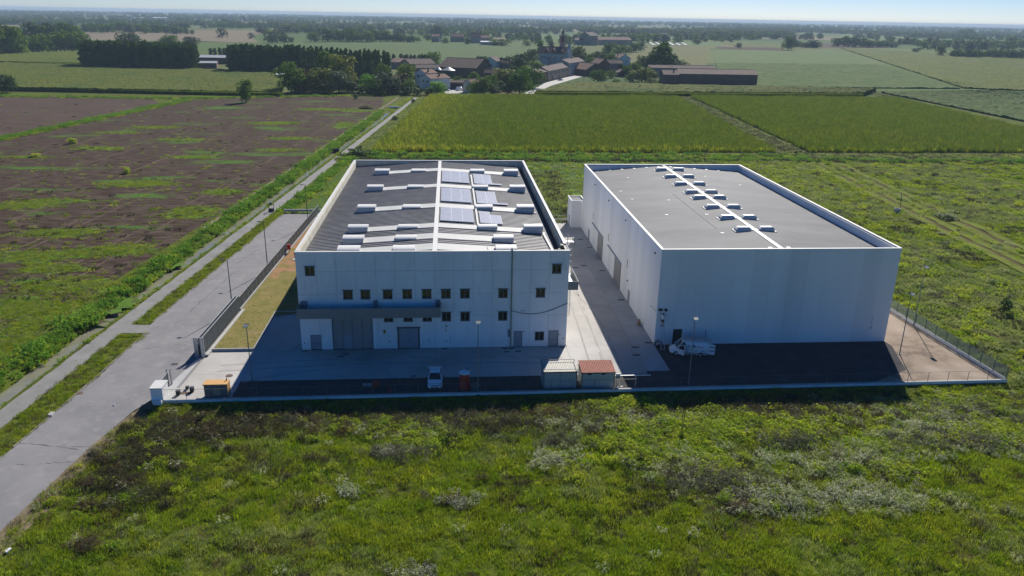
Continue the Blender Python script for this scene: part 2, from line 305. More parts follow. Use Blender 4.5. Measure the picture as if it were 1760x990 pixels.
# site
struct_pts = [(-5.5, wy(-5.5)+.1), (45.6, wy(45.6)+.1), (45.6, -8.0), (-5.5, -8.8)]
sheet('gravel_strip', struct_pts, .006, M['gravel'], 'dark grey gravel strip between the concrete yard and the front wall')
sheet('dirt_yard', [(45.6, wy(45.6)+.1), (rx(-12.7)-.1, wy(86)+.1), (rx(62)-.1, 62), (45.6, 62)], .002, M['dirt'], 'sandy unpaved yard around the right warehouse')
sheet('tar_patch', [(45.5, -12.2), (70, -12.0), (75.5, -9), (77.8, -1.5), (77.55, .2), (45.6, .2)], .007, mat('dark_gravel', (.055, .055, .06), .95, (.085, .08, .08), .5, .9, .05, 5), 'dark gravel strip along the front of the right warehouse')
sheet('green_field_edge', [(-8.9, 64.5), (86, 66), (100, 150), (-8, 150), (-12, 100), (-13, 75)], .003, mat('verge_green', (.075, .125, .022), .95, (.055, .095, .02), .2, .9, .05, 2), 'bright green grass behind the two warehouses')
def slabset(name, label, rects, z, m, h=.1):
    t = bpy.data.objects.new(name, None); COL.objects.link(t); tag(t, label, None, None, 'structure')
    for (x0, x1, y0, y1) in rects:
        part('concrete_slab', MB().box(x0+.012, x1-.012, y0+.012, y1-.012, z-h, z+rnd.uniform(0, .004)), m, t)
    return t
re = []
xe = [-5.5, .0, 5.7, 11.4, 17.0, 22.7, 28.4, 34.02, 38.3, 42.8]
for i in range(len(xe)-1): re.append((xe[i], xe[i+1], -8.75, -.12))
re += [(-6.0, -.12, -.12, 13.4)]
yl = [-.12, 8, 16, 24, 32, 40, 48, 56, 66]
for i in range(len(yl)-1): re += [(34.1, 38.3, yl[i], yl[i+1]), (38.3, 42.8, yl[i], yl[i+1])]
slabset('concrete_yard', 'pale concrete yard around the left warehouse', re, .022, M['conc'])
slabset('concrete_walkway', 'concrete walkway along the long wall of the right warehouse', [(42.8, 45.78, -8.05+i*8.2, -8.05+(i+1)*8.2) for i in range(9)], .030, M['conc2'])
slabset('gate_apron', 'sunlit concrete apron inside the sliding gate', [(-11.9, -5.5, -13.35, -6.8), (-11.9, -5.5, -6.8, .0)], .018, M['conc'])
sheet('gate_threshold', [(-14.0, -13.3), (-11.9, -13.3), (-11.9, .2), (-12.3, .2), (-12.9, -6)], .014, M['conc2'], 'concrete threshold outside the gate track')
part_t = MB().bar((-12.25, -10.3, .03), (-11.75, -.6, .03), .06, .05).bar((-12.05, -10.3, .03), (-11.55, -.6, .03), .05, .05)
tag(link('gate_track', part_t.mesh('gate_track', M['dark'])), 'dark steel rail of the sliding gate across the entrance', 'gate track')
lw = MB().box(-11.4, -6.05, -.02, .16, -.1, .34).box(-6.2, -6.02, .16, 13.6, -.1, .20).box(-6.02, -.05, 13.42, 13.6, -.1, .20)
tag(link('lawn_kerb', lw.mesh('lawn_kerb', M['conc2'])), 'low concrete kerb wall around the dry lawn', 'kerb wall')
lb = MB(); n = 40; P = np.zeros((n, 8, 3))
for j in range(n):
    y = .15+j*(66-.15)/(n-1)
    for i in range(8):
        x1 = -6.15 if y < 13.6 else -.05
        x = lx(y)+.2+(x1-lx(y)-.2)*i/7; P[j, i] = (x, y, .13+.04*rnd.random())
lb.grid(P); lb.m = [1 if (P[k//7, k%7, 1]+14*(float(vn(P[k//7, k%7, 0]*.5, P[k//7, k%7, 1]*.25))-.5)) > 27 else 0 for k in range(len(lb.f))]
struct('dry_lawn', lb.mesh('dry_lawn', [M['lawn'], M['lawnearth']], True), 'patchy dry lawn with bare orange earth beside the left warehouse')
# low front wall and right wall, with wire fence
def run_fence(name, label, cat, A, B, z0, z1, ftop, thick, pitch, wall_m, post_m, mesh_m, wire=.13, rows=9, rail=True, wt=.006, pr=.026):
    L_ = math.dist(A, B); t = thing(name, label, cat, (A[0], A[1], 0), math.atan2(B[1]-A[1], B[0]-A[0]))
    part('low_wall', MB().box(0, L_, -thick/2, thick/2, z0, z1), wall_m, t)
    part('coping', MB().box(-.02, L_+.02, -thick/2-.025, thick/2+.025, z1+.002, z1+.05), M['conc2'], t)
    n = int(L_/pitch); pitch = L_/n; zt = z1+.05
    pm = MB().cyl((0, 0, zt), (0, 0, ftop+.04), pr, n=6).mesh('fence_post', post_m)
    b = MB(); w_ = wt
    k = int((pitch-.08)/wire)
    for i in range(k+1):
        x = .04+i*(pitch-.08)/k; b.quad((x-w_/2, 0, zt+.03), (x+w_/2, 0, zt+.03), (x+w_/2, 0, ftop), (x-w_/2, 0, ftop))
    for j in range(rows):
        z = zt+.03+(ftop-zt-.03)*j/(rows-1); b.quad((.03, 0, z-w_/2), (pitch-.03, 0, z-w_/2), (pitch-.03, 0, z+w_/2), (.03, 0, z+w_/2))
    wm = b.mesh('wire_panel', mesh_m)
    for i in range(n+1):
        link('fence_post', pm, t, (i*pitch, 0, 0))
        if i < n: link('wire_panel', wm, t, (i*pitch, 0, 0))
    if rail: part('top_rail', MB().bar((0, 0, ftop+.02), (L_, 0, ftop+.02), .024), post_m, t)
    return t
wire_m = mat('fence_wire', (.10, .12, .11), .5); green_m = mat('green_fence_wire', (.26, .32, .28), .5)
run_fence('front_wall', 'long low concrete wall with thin wire fence facing the meadow', 'wall', (-12.6, wy(-12.6)), (86.0, wy(86)), -.75, .28, 1.5, .24, 2.5, M['wall'], mat('post_grey', (.13, .14, .14), .5), wire_m, .24, 6)
run_fence('side_wall', 'low wall with green mesh fence beside the right warehouse', 'wall', (86.0, wy(86)+.2), (rx(64), 64), -.6, .32, 1.75, .24, 2.2, M['wall'], mat('post_green', (.10, .13, .11), .5), green_m, .055, 12, True, .030, .045)
run_fence('back_wall', 'low concrete wall with wire fence behind the warehouses', 'wall', (-8.6, 66.4), (rx(64)-.3, 64.6), -.4, .5, 1.3, .2, 2.5, M['wall'], M['metal'], wire_m, .3, 5)
# left fence of upright grating panels
t = thing('grating_fence', 'grey steel grating fence on a low wall beside the asphalt road', 'fence', (lx(14.4), 14.4, 0), math.atan2(57.6, .04*57.6))
L_ = 57.6; n = 26; pt = L_/n
part('low_wall', MB().box(0, L_, -.15, .15, -.1, .32), M['conc2'], t)
b = MB()
for i in range(20):
    x = .06+i*(pt-.12)/19; b.box(x-.022, x+.022, -.03, .03, .36, 2.0)
for z in (.4, 1.2, 1.96): b.box(.03, pt-.03, -.035, .035, z-.025, z+.025)
gp = b.mesh('grating_panel', mat('fence_steel', (.135, .145, .15), .5)); pm = MB().box(-.04, .04, -.05, .05, .32, 2.1).mesh('fence_post', M['metal'])
for i in range(n+1):
    link('fence_post', pm, t, (i*pt, 0, 0))
    if i < n: link('grating_panel', gp, t, (i*pt, 0, 0))
part('top_rail', MB().box(0, L_, -.03, .03, 2.0, 2.05), M['metal'], t)
# sliding gate, pulled back along the fence in two layers
t = thing('sliding_gate', 'dark grey sliding gate drawn back beside the entrance', 'gate', (-12.05, -1.6, 0), math.atan2(16, .64))
for yy, nn, x0 in ((.32, 8, 0.0), (-.12, 8, .0)):
    for i in range(nn):
        b = MB().box(x0+i*2+.03, x0+i*2+1.97, yy-.03, yy+.03, .12, 2.3)
        for k in range(9): b.box(x0+i*2+.1+k*.225, x0+i*2+.14+k*.225, yy-.055, yy+.055, .14, 2.28)
        part('gate_panel', b, M['grey'], t)
    part('gate_rail', MB().box(x0, x0+nn*2, yy-.05, yy+.05, 2.31, 2.40).box(x0, x0+nn*2, yy-.06, yy+.06, .03, .115), M['metal'], t)
for yy in (.34, -.14, .62, -.42): part('gate_post', MB().box(-.22, -.04, yy-.09, yy+.09, 0, 2.65), M['metal'], t)
part('concrete_plinth', MB().box(0, 16, -.85, -.45, -.1, .30), M['conc2'], t)
t = thing('gate_stub', 'short grey gate section behind the white meter cabinet', 'gate', (-13.35, -12.0, 0), math.atan2(3.1, -.05))
for i in range(2):
    b = MB().box(i*1.3+.03, i*1.3+1.27, -.02, .02, .1, 1.6)
    for k in range(8): b.box(i*1.3+.06+k*.16, i*1.3+.10+k*.16, -.04, .04, .1, 1.6)
    part('gate_panel', b, M['grey'], t)
for y in (2.75, 2.95): part('gate_post', MB().box(y-.06, y+.06, -.3, -.18, 0, 1.95).box(y-.06, y+.06, .1, .22, 0, 1.95), M['metal'], t)
part('top_rail', MB().box(0, 2.9, -.03, .03, 1.62, 1.68), M['metal'], t)
t = thing('meter_cabinet', 'white topped grey meter cabinet at the left end of the front wall', 'cabinet', (-13.15, -12.9, 0))
part('cabinet_body', MB().box(-.62, .58, -.98, .92, -.5, 1.72), M['wall'], t); part('cabinet_roof', MB().box(-.70, .66, -1.06, 1.0, 1.723, 1.84), M['cap'], t)
for i in range(3): part('cabinet_door', MB().box(.583, .615, -.92+i*.61, -.34+i*.61, .12, 1.62), M['white'], t)
part('wall_pillar', MB().box(-.40, .55, -1.35, -1.0, -.7, .45), M['wall'], t)
t = thing('generator_box', 'grey mesh box with a bright orange lid inside the entrance', 'generator', (-8.4, -12.95, 0))
b = MB()
for k in range(7): b.box(.02, 2.53, .02, 1.08, .12+k*.21, .29+k*.21)
part('slatted_body', b, mat('crate_grey', (.20, .19, .19), .7), t); part('lid', MB().box(-.06, 2.61, -.08, 1.18, 1.60, 1.72), M['orange'], t)
part('side_sheet', MB().box(2.54, 2.58, 0, 1.1, .1, 1.58), M['orange'], t); part('base_frame', MB().box(0, 2.55, 0, 1.1, 0, .1), M['dark'], t)
part('front_plate', MB().box(.95, 1.75, -.02, .015, .35, 1.3), mat('dull_board', (.32, .29, .22), .7), t); part('exhaust', MB().cyl((2.3, .9, 1.72), (2.3, .9, 1.98), .07), M['dark'], t)
for (x, y, w, h, lab) in ((-11.55, -12.0, .42, .5, 'small black bin on a stand nearest the meter cabinet'), (-10.25, -11.3, .4, .55, 'black box standing alone on the sunlit apron'), (-11.0, -10.6, .3, .3, 'smallest dark box near the gate track')):
    t = thing('utility_box', lab, 'box', (x, y, .02)); part('box_body', MB().box(-w/2, w/2, -.18, .18, .06, h), M['black'], t); part('box_lid', MB().box(-w/2-.02, w/2+.02, -.2, .2, h+.002, h+.05), M['dark'], t)
# drains and covers
def grate(x, y, w, d, lab, z=.034, rot=0):
    t = MB().box(-w/2, w/2, -d/2, d/2, 0, .01)
    for k in range(5): t.box(-w/2+.04+k*(w-.08)/5, -w/2+.04+(k+.6)*(w-.08)/5, -d/2+.04, d/2-.04, .01, .022)
    tag(link('drain_grate', t.mesh('drain_grate', M['dark']), None, (x, y, z), rot), lab, 'drain', 'dark drain grates set in the concrete')
for x, y, lab in ((40.5, 33.4, 'dark drain grate left of the pair in the shaded passage'), (42.1, 34.6, 'dark drain grate right of the pair in the shaded passage'), (44.8, 31.6, 'drain grate by the near sliding door of the right warehouse'), (45.0, 45.6, 'drain grate by the far sliding door of the right warehouse'),
                  (43.1, -.8, 'drain grate in the walkway in line with the warehouse fronts'), (45.2, .6, 'drain grate tight against the corner of the right warehouse'), (44.2, 51.2, 'drain grate farthest along the passage'), (45.0, 17.2, 'rust stained drain grate by the small side door'),
                  (42.65, -3.3, 'large drain cover at the foot of the walkway')): grate(x, y, 1.0, .5, lab)
for x, y, lab in ((.5, -.4, 'drain grate at the left corner of the left warehouse'), (5.2, -2.2, 'nearer of two small drains before the big folding door'), (5.7, -1.5, 'farther of two small drains before the big folding door'), (18.2, -.35, 'drain at the foot of the white wall beside the double door'),
                  (26.0, -.5, 'drain left of the downpipe foot'), (26.8, -.5, 'drain directly under the downpipe'), (26.1, -1.6, 'drain nearest the camera below the downpipe'), (27.6, -1.5, 'drain before the blue grey door'), (33.5, -.4, 'drain at the right corner of the left warehouse'), (14.5, -8.3, 'drain beside the parked hatchback')): grate(x, y, .7, .35, lab, .026)
tag(link('manhole_cover', MB().cyl((0, 0, 0), (0, 0, .02), .42, n=16).mesh('manhole_cover', mat('rusty_iron', (.12, .08, .06), .8)), None, (-7.2, -7.3, .022)), 'round rusty manhole cover on the sunlit apron', 'manhole cover')
tag(link('manhole_cover', MB().box(-.6, .6, -.3, .3, 0, .02).mesh('manhole_cover', MATS['rusty_iron']), None, (-10.9, -11.6, .022)), 'rectangular rusty cover beside the black bins', 'manhole cover')
# ================================================================ LEFT WAREHOUSE
H = 13.02
def cells(b, x0, x1, z0, z1, holes, y0, y1, g=.012, m=0):
    x0 += g; x1 -= g; z0 += g; z1 -= g
    hs = [(max(a, x0), min(c, x1), max(d, z0), min(e_, z1)) for a, c, d, e_ in holes if a < x1 and c > x0 and d < z1 and e_ > z0]
    if not hs: return b.box(x0, x1, y0, y1, z0, z1, m)
    X_ = sorted({x0, x1, *[q for h in hs for q in h[:2]]}); Z_ = sorted({z0, z1, *[q for h in hs for q in h[2:]]})
    for i in range(len(X_)-1):
        k = 0
        while k < len(Z_)-1:
            cx = (X_[i]+X_[i+1])/2
            def inh(k): cz = (Z_[k]+Z_[k+1])/2; return any(h[0] < cx < h[1] and h[2] < cz < h[3] for h in hs)
            if inh(k): k += 1; continue
            j = k
            while j+1 < len(Z_)-1 and not inh(j+1): j += 1
            b.box(X_[i], X_[i+1], y0, y1, Z_[k], Z_[j+1], m); k = j+1
    return b
wins = [(x, 6.87) for x in (5.57, 7.74, 10.51, 12.95, 15.40, 17.81, 20.22, 25.06, 29.86)]+[(x, 3.76) for x in (10.51, 12.97, 15.40, 17.84, 20.24, 25.06)]+[(1.08, 10.03), (31.84, 10.08)]
WS = 1.18
holes = [(x, x+WS, z, z+WS) for x, z in wins]
doors = [(1.17, 2.50, 0, 2.05), (3.93, 9.06, 0, 4.6), (12.15, 15.0, 0, 3.03), (27.13, 28.22, 0, 2.22), (31.66, 32.95, 0, 2.25), (29.88, 31.08, .93, 2.12)]
A = thing('warehouse', 'white panelled warehouse with windows, grey canopy and skylit dark roof on the left', 'warehouse')
part('core_wall', MB().add([], []).box(0.05, 33.95, .22, .4, 0, H-.05).box(.05, .25, .4, 64.0, 0, H-.1).box(33.75, 33.95, .4, 64.0, 0, H-.1).box(.25, 33.75, 63.8, 64.0, 0, H-.1), M['core'], A)
rows = [0, 4.45, 7.5, 10.55, H]; pw = 34/14
for i in range(14):
    for j in range(4):
        b = MB(); cells(b, i*pw, (i+1)*pw, rows[j], rows[j+1], holes+doors, 0, .20)
        if b.f: part('wall_panel', b, M['wall'], A)
for i in range(26):                                        # long sides
    y0 = .4+i*63.8/26; y1 = .4+(i+1)*63.8/26
    part('wall_panel', MB().box(-.02, .04, y0+.012, y1-.012, 0, H), M['wall'], A); part('wall_panel', MB().box(33.96, 34.02, y0+.012, y1-.012, 0, H), M['wall'], A)
for i in range(14): part('wall_panel', MB().box(i*pw+.012, (i+1)*pw-.012, 64.02, 64.2, 0, H), M['wall'], A)
part('parapet', MB().box(.26, .42, .42, 63.78, 11.4, H-.11).box(33.58, 33.74, .42, 63.78, 11.4, H-.11).box(.43, 33.57, 63.62, 63.78, 11.4, H-.11), M['parapet'], A)
part('coping', MB().box(-.06, .34, .5, 63.8, H+.002, H+.06).box(33.66, 34.06, 3.2, 63.8, H+.002, H+.06).box(-.06, 34.06, 63.8, 64.26, H+.002, H+.06).box(-.06, 34.06, -.05, .34, H+.002, H+.06), M['cap'], A)
WW = M['wall']
def window(parent, x, z, s=WS, y=0.0, hood=True):
    f = part('window', MB().box(x-.0, x+.09, y-.03, y+.12, z, z+s).box(x+s-.09, x+s, y-.03, y+.12, z, z+s).box(x+.09, x+s-.09, y-.03, y+.12, z, z+.09).box(x+.09, x+s-.09, y-.03, y+.12, z+s-.09, z+s)
             .box(x+s/2-.035, x+s/2+.035, y+.0, y+.1, z+.09, z+s-.09), M['frame'], parent)
    for k in (0, 1):
        xa = x+.092 if k == 0 else x+s/2+.037; xb = x+s/2-.037 if k == 0 else x+s-.092
        part('pane', MB().box(xa, xb, y+.05, y+.07, z+.092, z+s-.092), M['glass'], f)
    part('blind', MB().box(x+s/2-.09, x+s/2+.09, y+.035, y+.048, z+.13, z+s-.13), M['curtain'], f)
    if hood: part('lintel', MB().box(x-.1, x+s+.1, y-.12, y-.002, z+s+.003, z+s+.075), M['frame'], f)
    part('sill', MB().box(x-.03, x+s+.03, y-.08, y-.032, z-.05, z+.02), M['frame'], f)
    return f
for x, z in wins: window(A, x, z)
window(A, 29.88, .93, 1.19, 0.0, False)
bluegrey = mat('door_blue_grey', (.30, .33, .37), .5, (.26, .29, .33), 2, .5)
def door(parent, x0, x1, z1, y=.04, m=None, mid=True, handle=True, name='door'):
    d = part(name, MB().box(x0+.06, x1-.06, y, y+.06, .03, z1-.06), m or bluegrey, parent)
    part('door_frame', MB().box(x0, x0+.055, y-.06, y+.1, 0, z1).box(x1-.055, x1, y-.06, y+.1, 0, z1).box(x0+.056, x1-.056, y-.06, y+.1, z1-.055, z1), M['frame'], d)
    if mid: part('door_rail', MB().box(x0+.065, x1-.065, y-.012, y-.001, z1*.42, z1*.42+.04), M['frame'], d)
    if handle: part('handle', MB().bar((x1-.16, y-.05, 1.0), (x1-.16, y-.05, 1.16), .04), M['dark'], d)
    return d
door(A, 1.17, 2.50, 2.05); door(A, 27.13, 28.22, 2.22); door(A, 31.66, 32.95, 2.25)
fd = part('folding_door', MB().box(3.95, 4.02, -.02, .12, 0, 4.6).box(8.98, 9.05, -.02, .12, 0, 4.6).box(4.03, 8.97, -.02, .12, 4.5, 4.6), M['frame'], A)
xd = [4.03, 5.25, 6.5, 7.74, 8.97]; leafm = mat('door_leaf', (.27, .28, .28), .55, (.23, .24, .245), 1, .6)
for i in range(4):
    if i == 1:
        part('door_leaf', MB().box(xd[i]+.04, xd[i+1]-.04, .03, .09, 1.98, 4.48), leafm, fd)
        part('wicket_door', MB().box(xd[i]+.06, xd[i+1]-.06, .02, .08, .04, 1.92), bluegrey, fd)
        part('handle', MB().bar((6.36, -.02, .95), (6.36, -.02, 1.1), .05), M['dark'], fd)
    else: part('door_leaf', MB().box(xd[i]+.04, xd[i+1]-.04, .03, .09, .04, 4.48), leafm, fd)
for z in (.5, 1.6, 3.3, 4.1): part('door_band', MB().box(7.9, 8.85, .012, .028, z, z+.04), M['metal'], fd)
dd = part('double_door', MB().box(12.15, 12.36, -.05, .12, 0, 2.82).box(14.80, 15.0, -.05, .12, 0, 2.82).box(12.06, 15.09, -.14, .12, 2.83, 3.03), M['frame'], A)
for k in (0, 1): part('door_leaf', MB().box(12.38+k*1.22, 13.56+k*1.22, .03, .09, .04, 2.80), bluegrey, dd)
part('handle', MB().bar((13.5, -.0, 1.05), (13.5, -.0, 1.3), .05), M['dark'], dd)
# signs on the facade
part('notice_sign', MB().box(10.36, 10.66, -.035, -.005, 2.15, 2.67), mat('sign_yellow', (.45, .30, .03), .5), A)
part('sign_symbol', MB().prism([(10.42, 0), (10.6, 0), (10.51, .001)], 0, .001).box(10.43, 10.59, -.04, -.036, 2.32, 2.5), M['black'], A) if False else part('sign_symbol', MB().box(10.43, 10.59, -.042, -.037, 2.33, 2.50), M['black'], A)
part('name_plate', MB().box(18.28, 18.56, -.03, -.005, 2.95, 3.13), mat('plate_brown', (.16, .13, .09), .5), A)
part('notice_plate', MB().box(18.24, 18.55, -.03, -.005, 2.30, 2.72), M['white'], A); part('plate_print', MB().box(18.28, 18.51, -.034, -.031, 2.34, 2.42).box(18.33, 18.46, -.034, -.031, 2.5, 2.64), mat('faded_red', (.45, .10, .12), .6), A)
for x, z in ((.40, .94), (18.4, 1.02), (33.6, 1.1), (16.1, 1.1), (11.1, 1.05)): part('socket_box', MB().box(x-.07, x+.07, -.07, -.003, z-.06, z+.06), M['dark'], A)
part('exit_sign', MB().box(28.30, 28.50, -.03, -.004, 2.08, 2.2), M['red'], A); part('meter_box', MB().box(26.35, 26.62, -.12, -.004, 1.45, 2.45).box(26.42, 26.55, -.2, -.121, 2.36, 2.5), M['grey'], A)
for x in (28.05, 28.3): part('wall_bracket', MB().box(x, x+.1, -.08, -.004, 5.0, 5.1), M['dark'], A)
part('door_bracket', MB().bar((33.0, -.03, 1.75), (33.0, -.3, 1.75), .05).bar((33.0, -.3, 1.75), (33.2, -.3, 1.7), .05), M['dark'], A)
dp = part('downpipe', MB().cyl((26.74, -.14, .05), (26.74, -.14, H+.1), .085, n=8), mat('pipe_olive', (.26, .29, .22), .5), A)
b = MB(); pts = [(26.74, -.14+.0, H+.1)]+[(26.74, -.14+.3*(1-math.cos(a_)), H+.1+.25*math.sin(a_)) for a_ in (.6, 1.2, 1.9, 2.6, 3.1)]
for a_, c_ in zip(pts, pts[1:]): b.cyl(a_, c_, .1, n=8)
part('pipe_bend', b, M['domewhite'], A)
b = MB(); pts = [(26.85+i*(34.02-26.85)/24, -.05, 5.05+.98*((i/24)**1.0)-1.05*math.sin(math.pi*(i/24))*.92*(1-.25*(i/24))) for i in range(25)]
for a_, c_ in zip(pts, pts[1:]): b.cyl(a_, c_, .035, n=5)
part('sagging_cable', b, M['black'], A)
# canopy
cb = part('canopy', MB().box(.08, 17.75, -2.08, -1.98, 5.05, 6.36).box(.08, .18, -1.978, -.02, 5.05, 6.36).box(17.65, 17.75, -1.978, -.02, 5.05, 6.36).box(.19, 17.64, -1.97, -.02, 5.10, 5.22), M['canopy'], A)
part('canopy_tray', MB().box(.2, 17.63, -1.96, -.03, 5.23, 5.62), M['dark'], cb)
for x0, x1 in ((.3, 1.0), (9.35, 9.78), (17.1, 17.62)): part('canopy_bracket', MB().box(x0, x1, -.5, -.012, 5.63, 6.68).box(x0+.1, x1-.1, -1.9, -.51, 5.63, 5.75), M['grey'], cb)
for i in range(8): part('fascia_sheet', MB().box(.09+i*2.2075+.01, .09+(i+1)*2.2075-.01, -2.1, -2.083, 5.06, 6.35), M['canopy'], cb)
# roof: two ribbed slopes falling to the sides
ZR, ZE, XR = 12.92, 11.8, 17.07
def za(x): return ZR-(ZR-ZE)*abs(x-XR)/(XR-.4)
bands = [(53.3, 56.0), (38.7, 41.2), (23.8, 26.4), (11.9, 14.2), (6.2, 8.7), (1.0, 3.8)]
for (xa, xb) in ((.44, XR-.28), (XR+.28, 32.55)):
    b = MB(); y = .5; prof = []
    while y < 63.5:
        prof += [(y, 0), (y+.42, 0), (y+.50, .07), (y+.62, .07), (y+.70, 0)]; y += .72
    P = np.array([[(x, p[0], za(x)+p[1]) for x in (xa, xb)] for p in prof]); b.grid(P[:, ::-1] if False else P)
    part('roof_slope', b, M['roofA'], A)
part('ridge_cap', MB().box(XR-.30, XR+.30, .48, 63.58, ZR-.1, ZR+.12), M['cap'], A)
part('gutter', MB().box(32.56, 33.5, 3, 63.5, 11.0, 11.1).box(32.56, 32.62, .5, 63.5, 11.11, 11.86), M['dark'], A)
for k, (y0, y1) in enumerate(bands):
    for xa, xb in ((7.4, XR-.31), (XR+.31, 29.5 if k < 4 else 24.9)):
        P = np.array([[(x, y, za(x)+.13) for x in (xa, xb)] for y in (y0, y1)]); b = MB().grid(P)
        for yy in (y0, y1): b.quad((xa, yy, za(xa)), (xb, yy, za(xb)), (xb, yy, za(xb)+.13), (xa, yy, za(xa)+.13))
        part('roof_channel', b, M['roofband'], A)
def skylight(x0, x1, y0, y1, ztop):
    zb = min(za(x0), za(x1))-.05; ym = (y0+y1)/2; hw = (y1-y0)/2
    d = part('skylight', MB().box(x0, x1, y0, y1, zb, ztop-.14), M['domewhite'], A)
    n = 8; prof = [(ym-hw*1.02*math.cos(math.pi*i/n), ztop-.135+.30*math.sin(math.pi*i/n)) for i in range(n+1)]
    b = MB(); k = len(prof); vs = [(x0-.04, p[0], p[1]) for p in prof]+[(x1+.04, p[0], p[1]) for p in prof]
    b.add(vs, [tuple(range(k)), tuple(range(2*k-1, k-1, -1))]+[(i, k+i, k+i+1, i+1) for i in range(k-1)]+[(0, k-1, 2*k-1, k)]); part('skylight_dome', b, M['domewhite'], d)
    part('skylight_rim', MB().box(x0-.05, x1+.05, y0-.05, y0-.005, ztop-.24, ztop-.15), M['cap'], d)
    xe_ = x0-.35 if x0 < XR else x1+.05
    part('flashing', MB().box(xe_, xe_+.3, y0-.1, y0+.35, zb, zb+.2), M['cap'], d)
for k, (y0, y1) in enumerate(bands):
    xsk = [(5.0, 7.65), (11.87, 14.5), (22.95, 25.55), (29.35, 31.95)] if k < 4 else [(5.0, 7.65), (11.85, 14.55), (24.8, 27.4)]
    for x0, x1 in xsk: skylight(x0, x1, y0+.05, y1-.5, 12.97)
part('roof_conduit', MB().bar((22.95, 13.9, za(22.95)+.2), (22.95, 50.6, za(22.95)+.2), .26, .14).bar((32.0, 11.6, za(32)+.2), (32.3, 2.4, za(32.3)+.15), .3, .14).bar((23.9, 1.0, za(24)+.2), (23.9, 3.4, za(24)+.2), .2, .12).bar((27.6, 2.2, za(27.6)+.15), (32.4, 2.0, za(32.4)+.15), .12), M['cap'], A)
part('roof_opening', MB().box(32.6, 33.56, .5, 2.9, 12.0, 12.1).box(33.1, 33.5, 1.9, 2.6, 12.1, 13.2).box(32.7, 33.0, 1.2, 1.6, 12.1, 12.9), M['dark'], A)
# solar arrays lying on the right-hand slope
pb = MB(); pb.box(.02, 1.57, .02, .98, 0, .04, 0)
for q in ((.0, 1.59, 0, .018), (.0, 1.59, .982, 1.0)): pb.box(q[0], q[1], q[2], q[3], 0, .05, 1)
for q in ((0, .035), (1.555, 1.59)): pb.box(q[0], q[1], .019, .981, 0, .05, 1)
for k in (1, 2, 3, 4, 5): pb.box(k*.265-.004, k*.265+.004, .02, .98, .041, .044, 1)
pmesh = pb.mesh('solar_panel', [M['solar'], M['sline']]); tilt = math.atan2(ZR-ZE, XR-.4)
words = ['farthest', 'middle', 'nearest']
for k, (y0, nr) in enumerate(((42.95, 10), (27.75, 10), (15.35, 8))):
    for side, xa, nc in (('ridge', 17.62, 3), ('outer', 23.36, 2)):
        t = thing('solar_array', f'{words[k]} solar array on the left roof, {"against the ridge" if side == "ridge" else "outside the white conduit"}', 'solar array', (xa, y0, za(xa)+.20), 0, 'solar arrays on the dark roof')
        t.rotation_euler = (0, tilt, 0); rr_ = nr if side == 'ridge' else nr-1
        for c in range(nc):
            for r_ in range(rr_):
                if k == 2 and side == 'outer' and c == 1 and r_ > 4: continue
                link('solar_panel', pmesh, t, (c*1.61, r_*1.005, 0))
        if side == 'outer' and k < 2: link('solar_panel', pmesh, t, (3.22, 0, 0))
        part('mounting_rail', MB().box(0, nc*1.61, -.06, -.01, -.06, .0).box(0, nc*1.61, rr_*1.005/2, rr_*1.005/2+.05, -.06, -.004), M['metal'], t)
# caged ladder and balcony on the passage side
t = thing('caged_ladder', 'caged steel ladder on the passage side of the left warehouse', 'ladder', (34.03, 4.2, 0))
b = MB().bar((.35, 0, 2.2), (.35, 0, 13.9), .06).bar((.35, .5, 2.2), (.35, .5, 13.9), .06); part('side_rail', b, M['metal'], t)
b = MB()
for i in range(40): b.bar((.35, 0, 2.4+i*.28), (.35, .5, 2.4+i*.28), .035)
part('rungs', b, M['metal'], t)['kind'] = 'stuff'
for i in range(13):
    z = 2.6+i*.85; b = MB(); pts = [(.35+.65*math.sin(math.pi*k/6), .25-.36*math.cos(math.pi*k/6), z) for k in range(7)]
    for a_, c_ in zip(pts, pts[1:]): b.bar(a_, c_, .035)
    part('cage_hoop', b, M['metal'], t)
for k in range(1, 6): a_ = math.pi*k/6; part('cage_strap', MB().bar((.35+.65*math.sin(a_), .25-.36*math.cos(a_), 2.6), (.35+.65*math.sin(a_), .25-.36*math.cos(a_), 13.6), .03), M['metal'], t)
part('top_platform', MB().box(-.3, 1.1, -.2, .8, 12.95, 13.0), M['metal'], t)
t = thing('side_balcony', 'grey steel balcony hanging on the passage side of the left warehouse', 'balcony', (34.03, -.6, 0)); t.location = (34.03, .6, 0)
part('balcony_floor', MB().box(.02, 1.3, 0, 5.6, 7.9, 8.0), M['metal'], t); part('balcony_front', MB().box(.02, 1.34, -.06, 0, 7.6, 8.75), M['canopy'], t); part('balcony_parapet', MB().box(1.3, 1.36, .0, 5.6, 7.6, 8.75), M['canopy'], t)
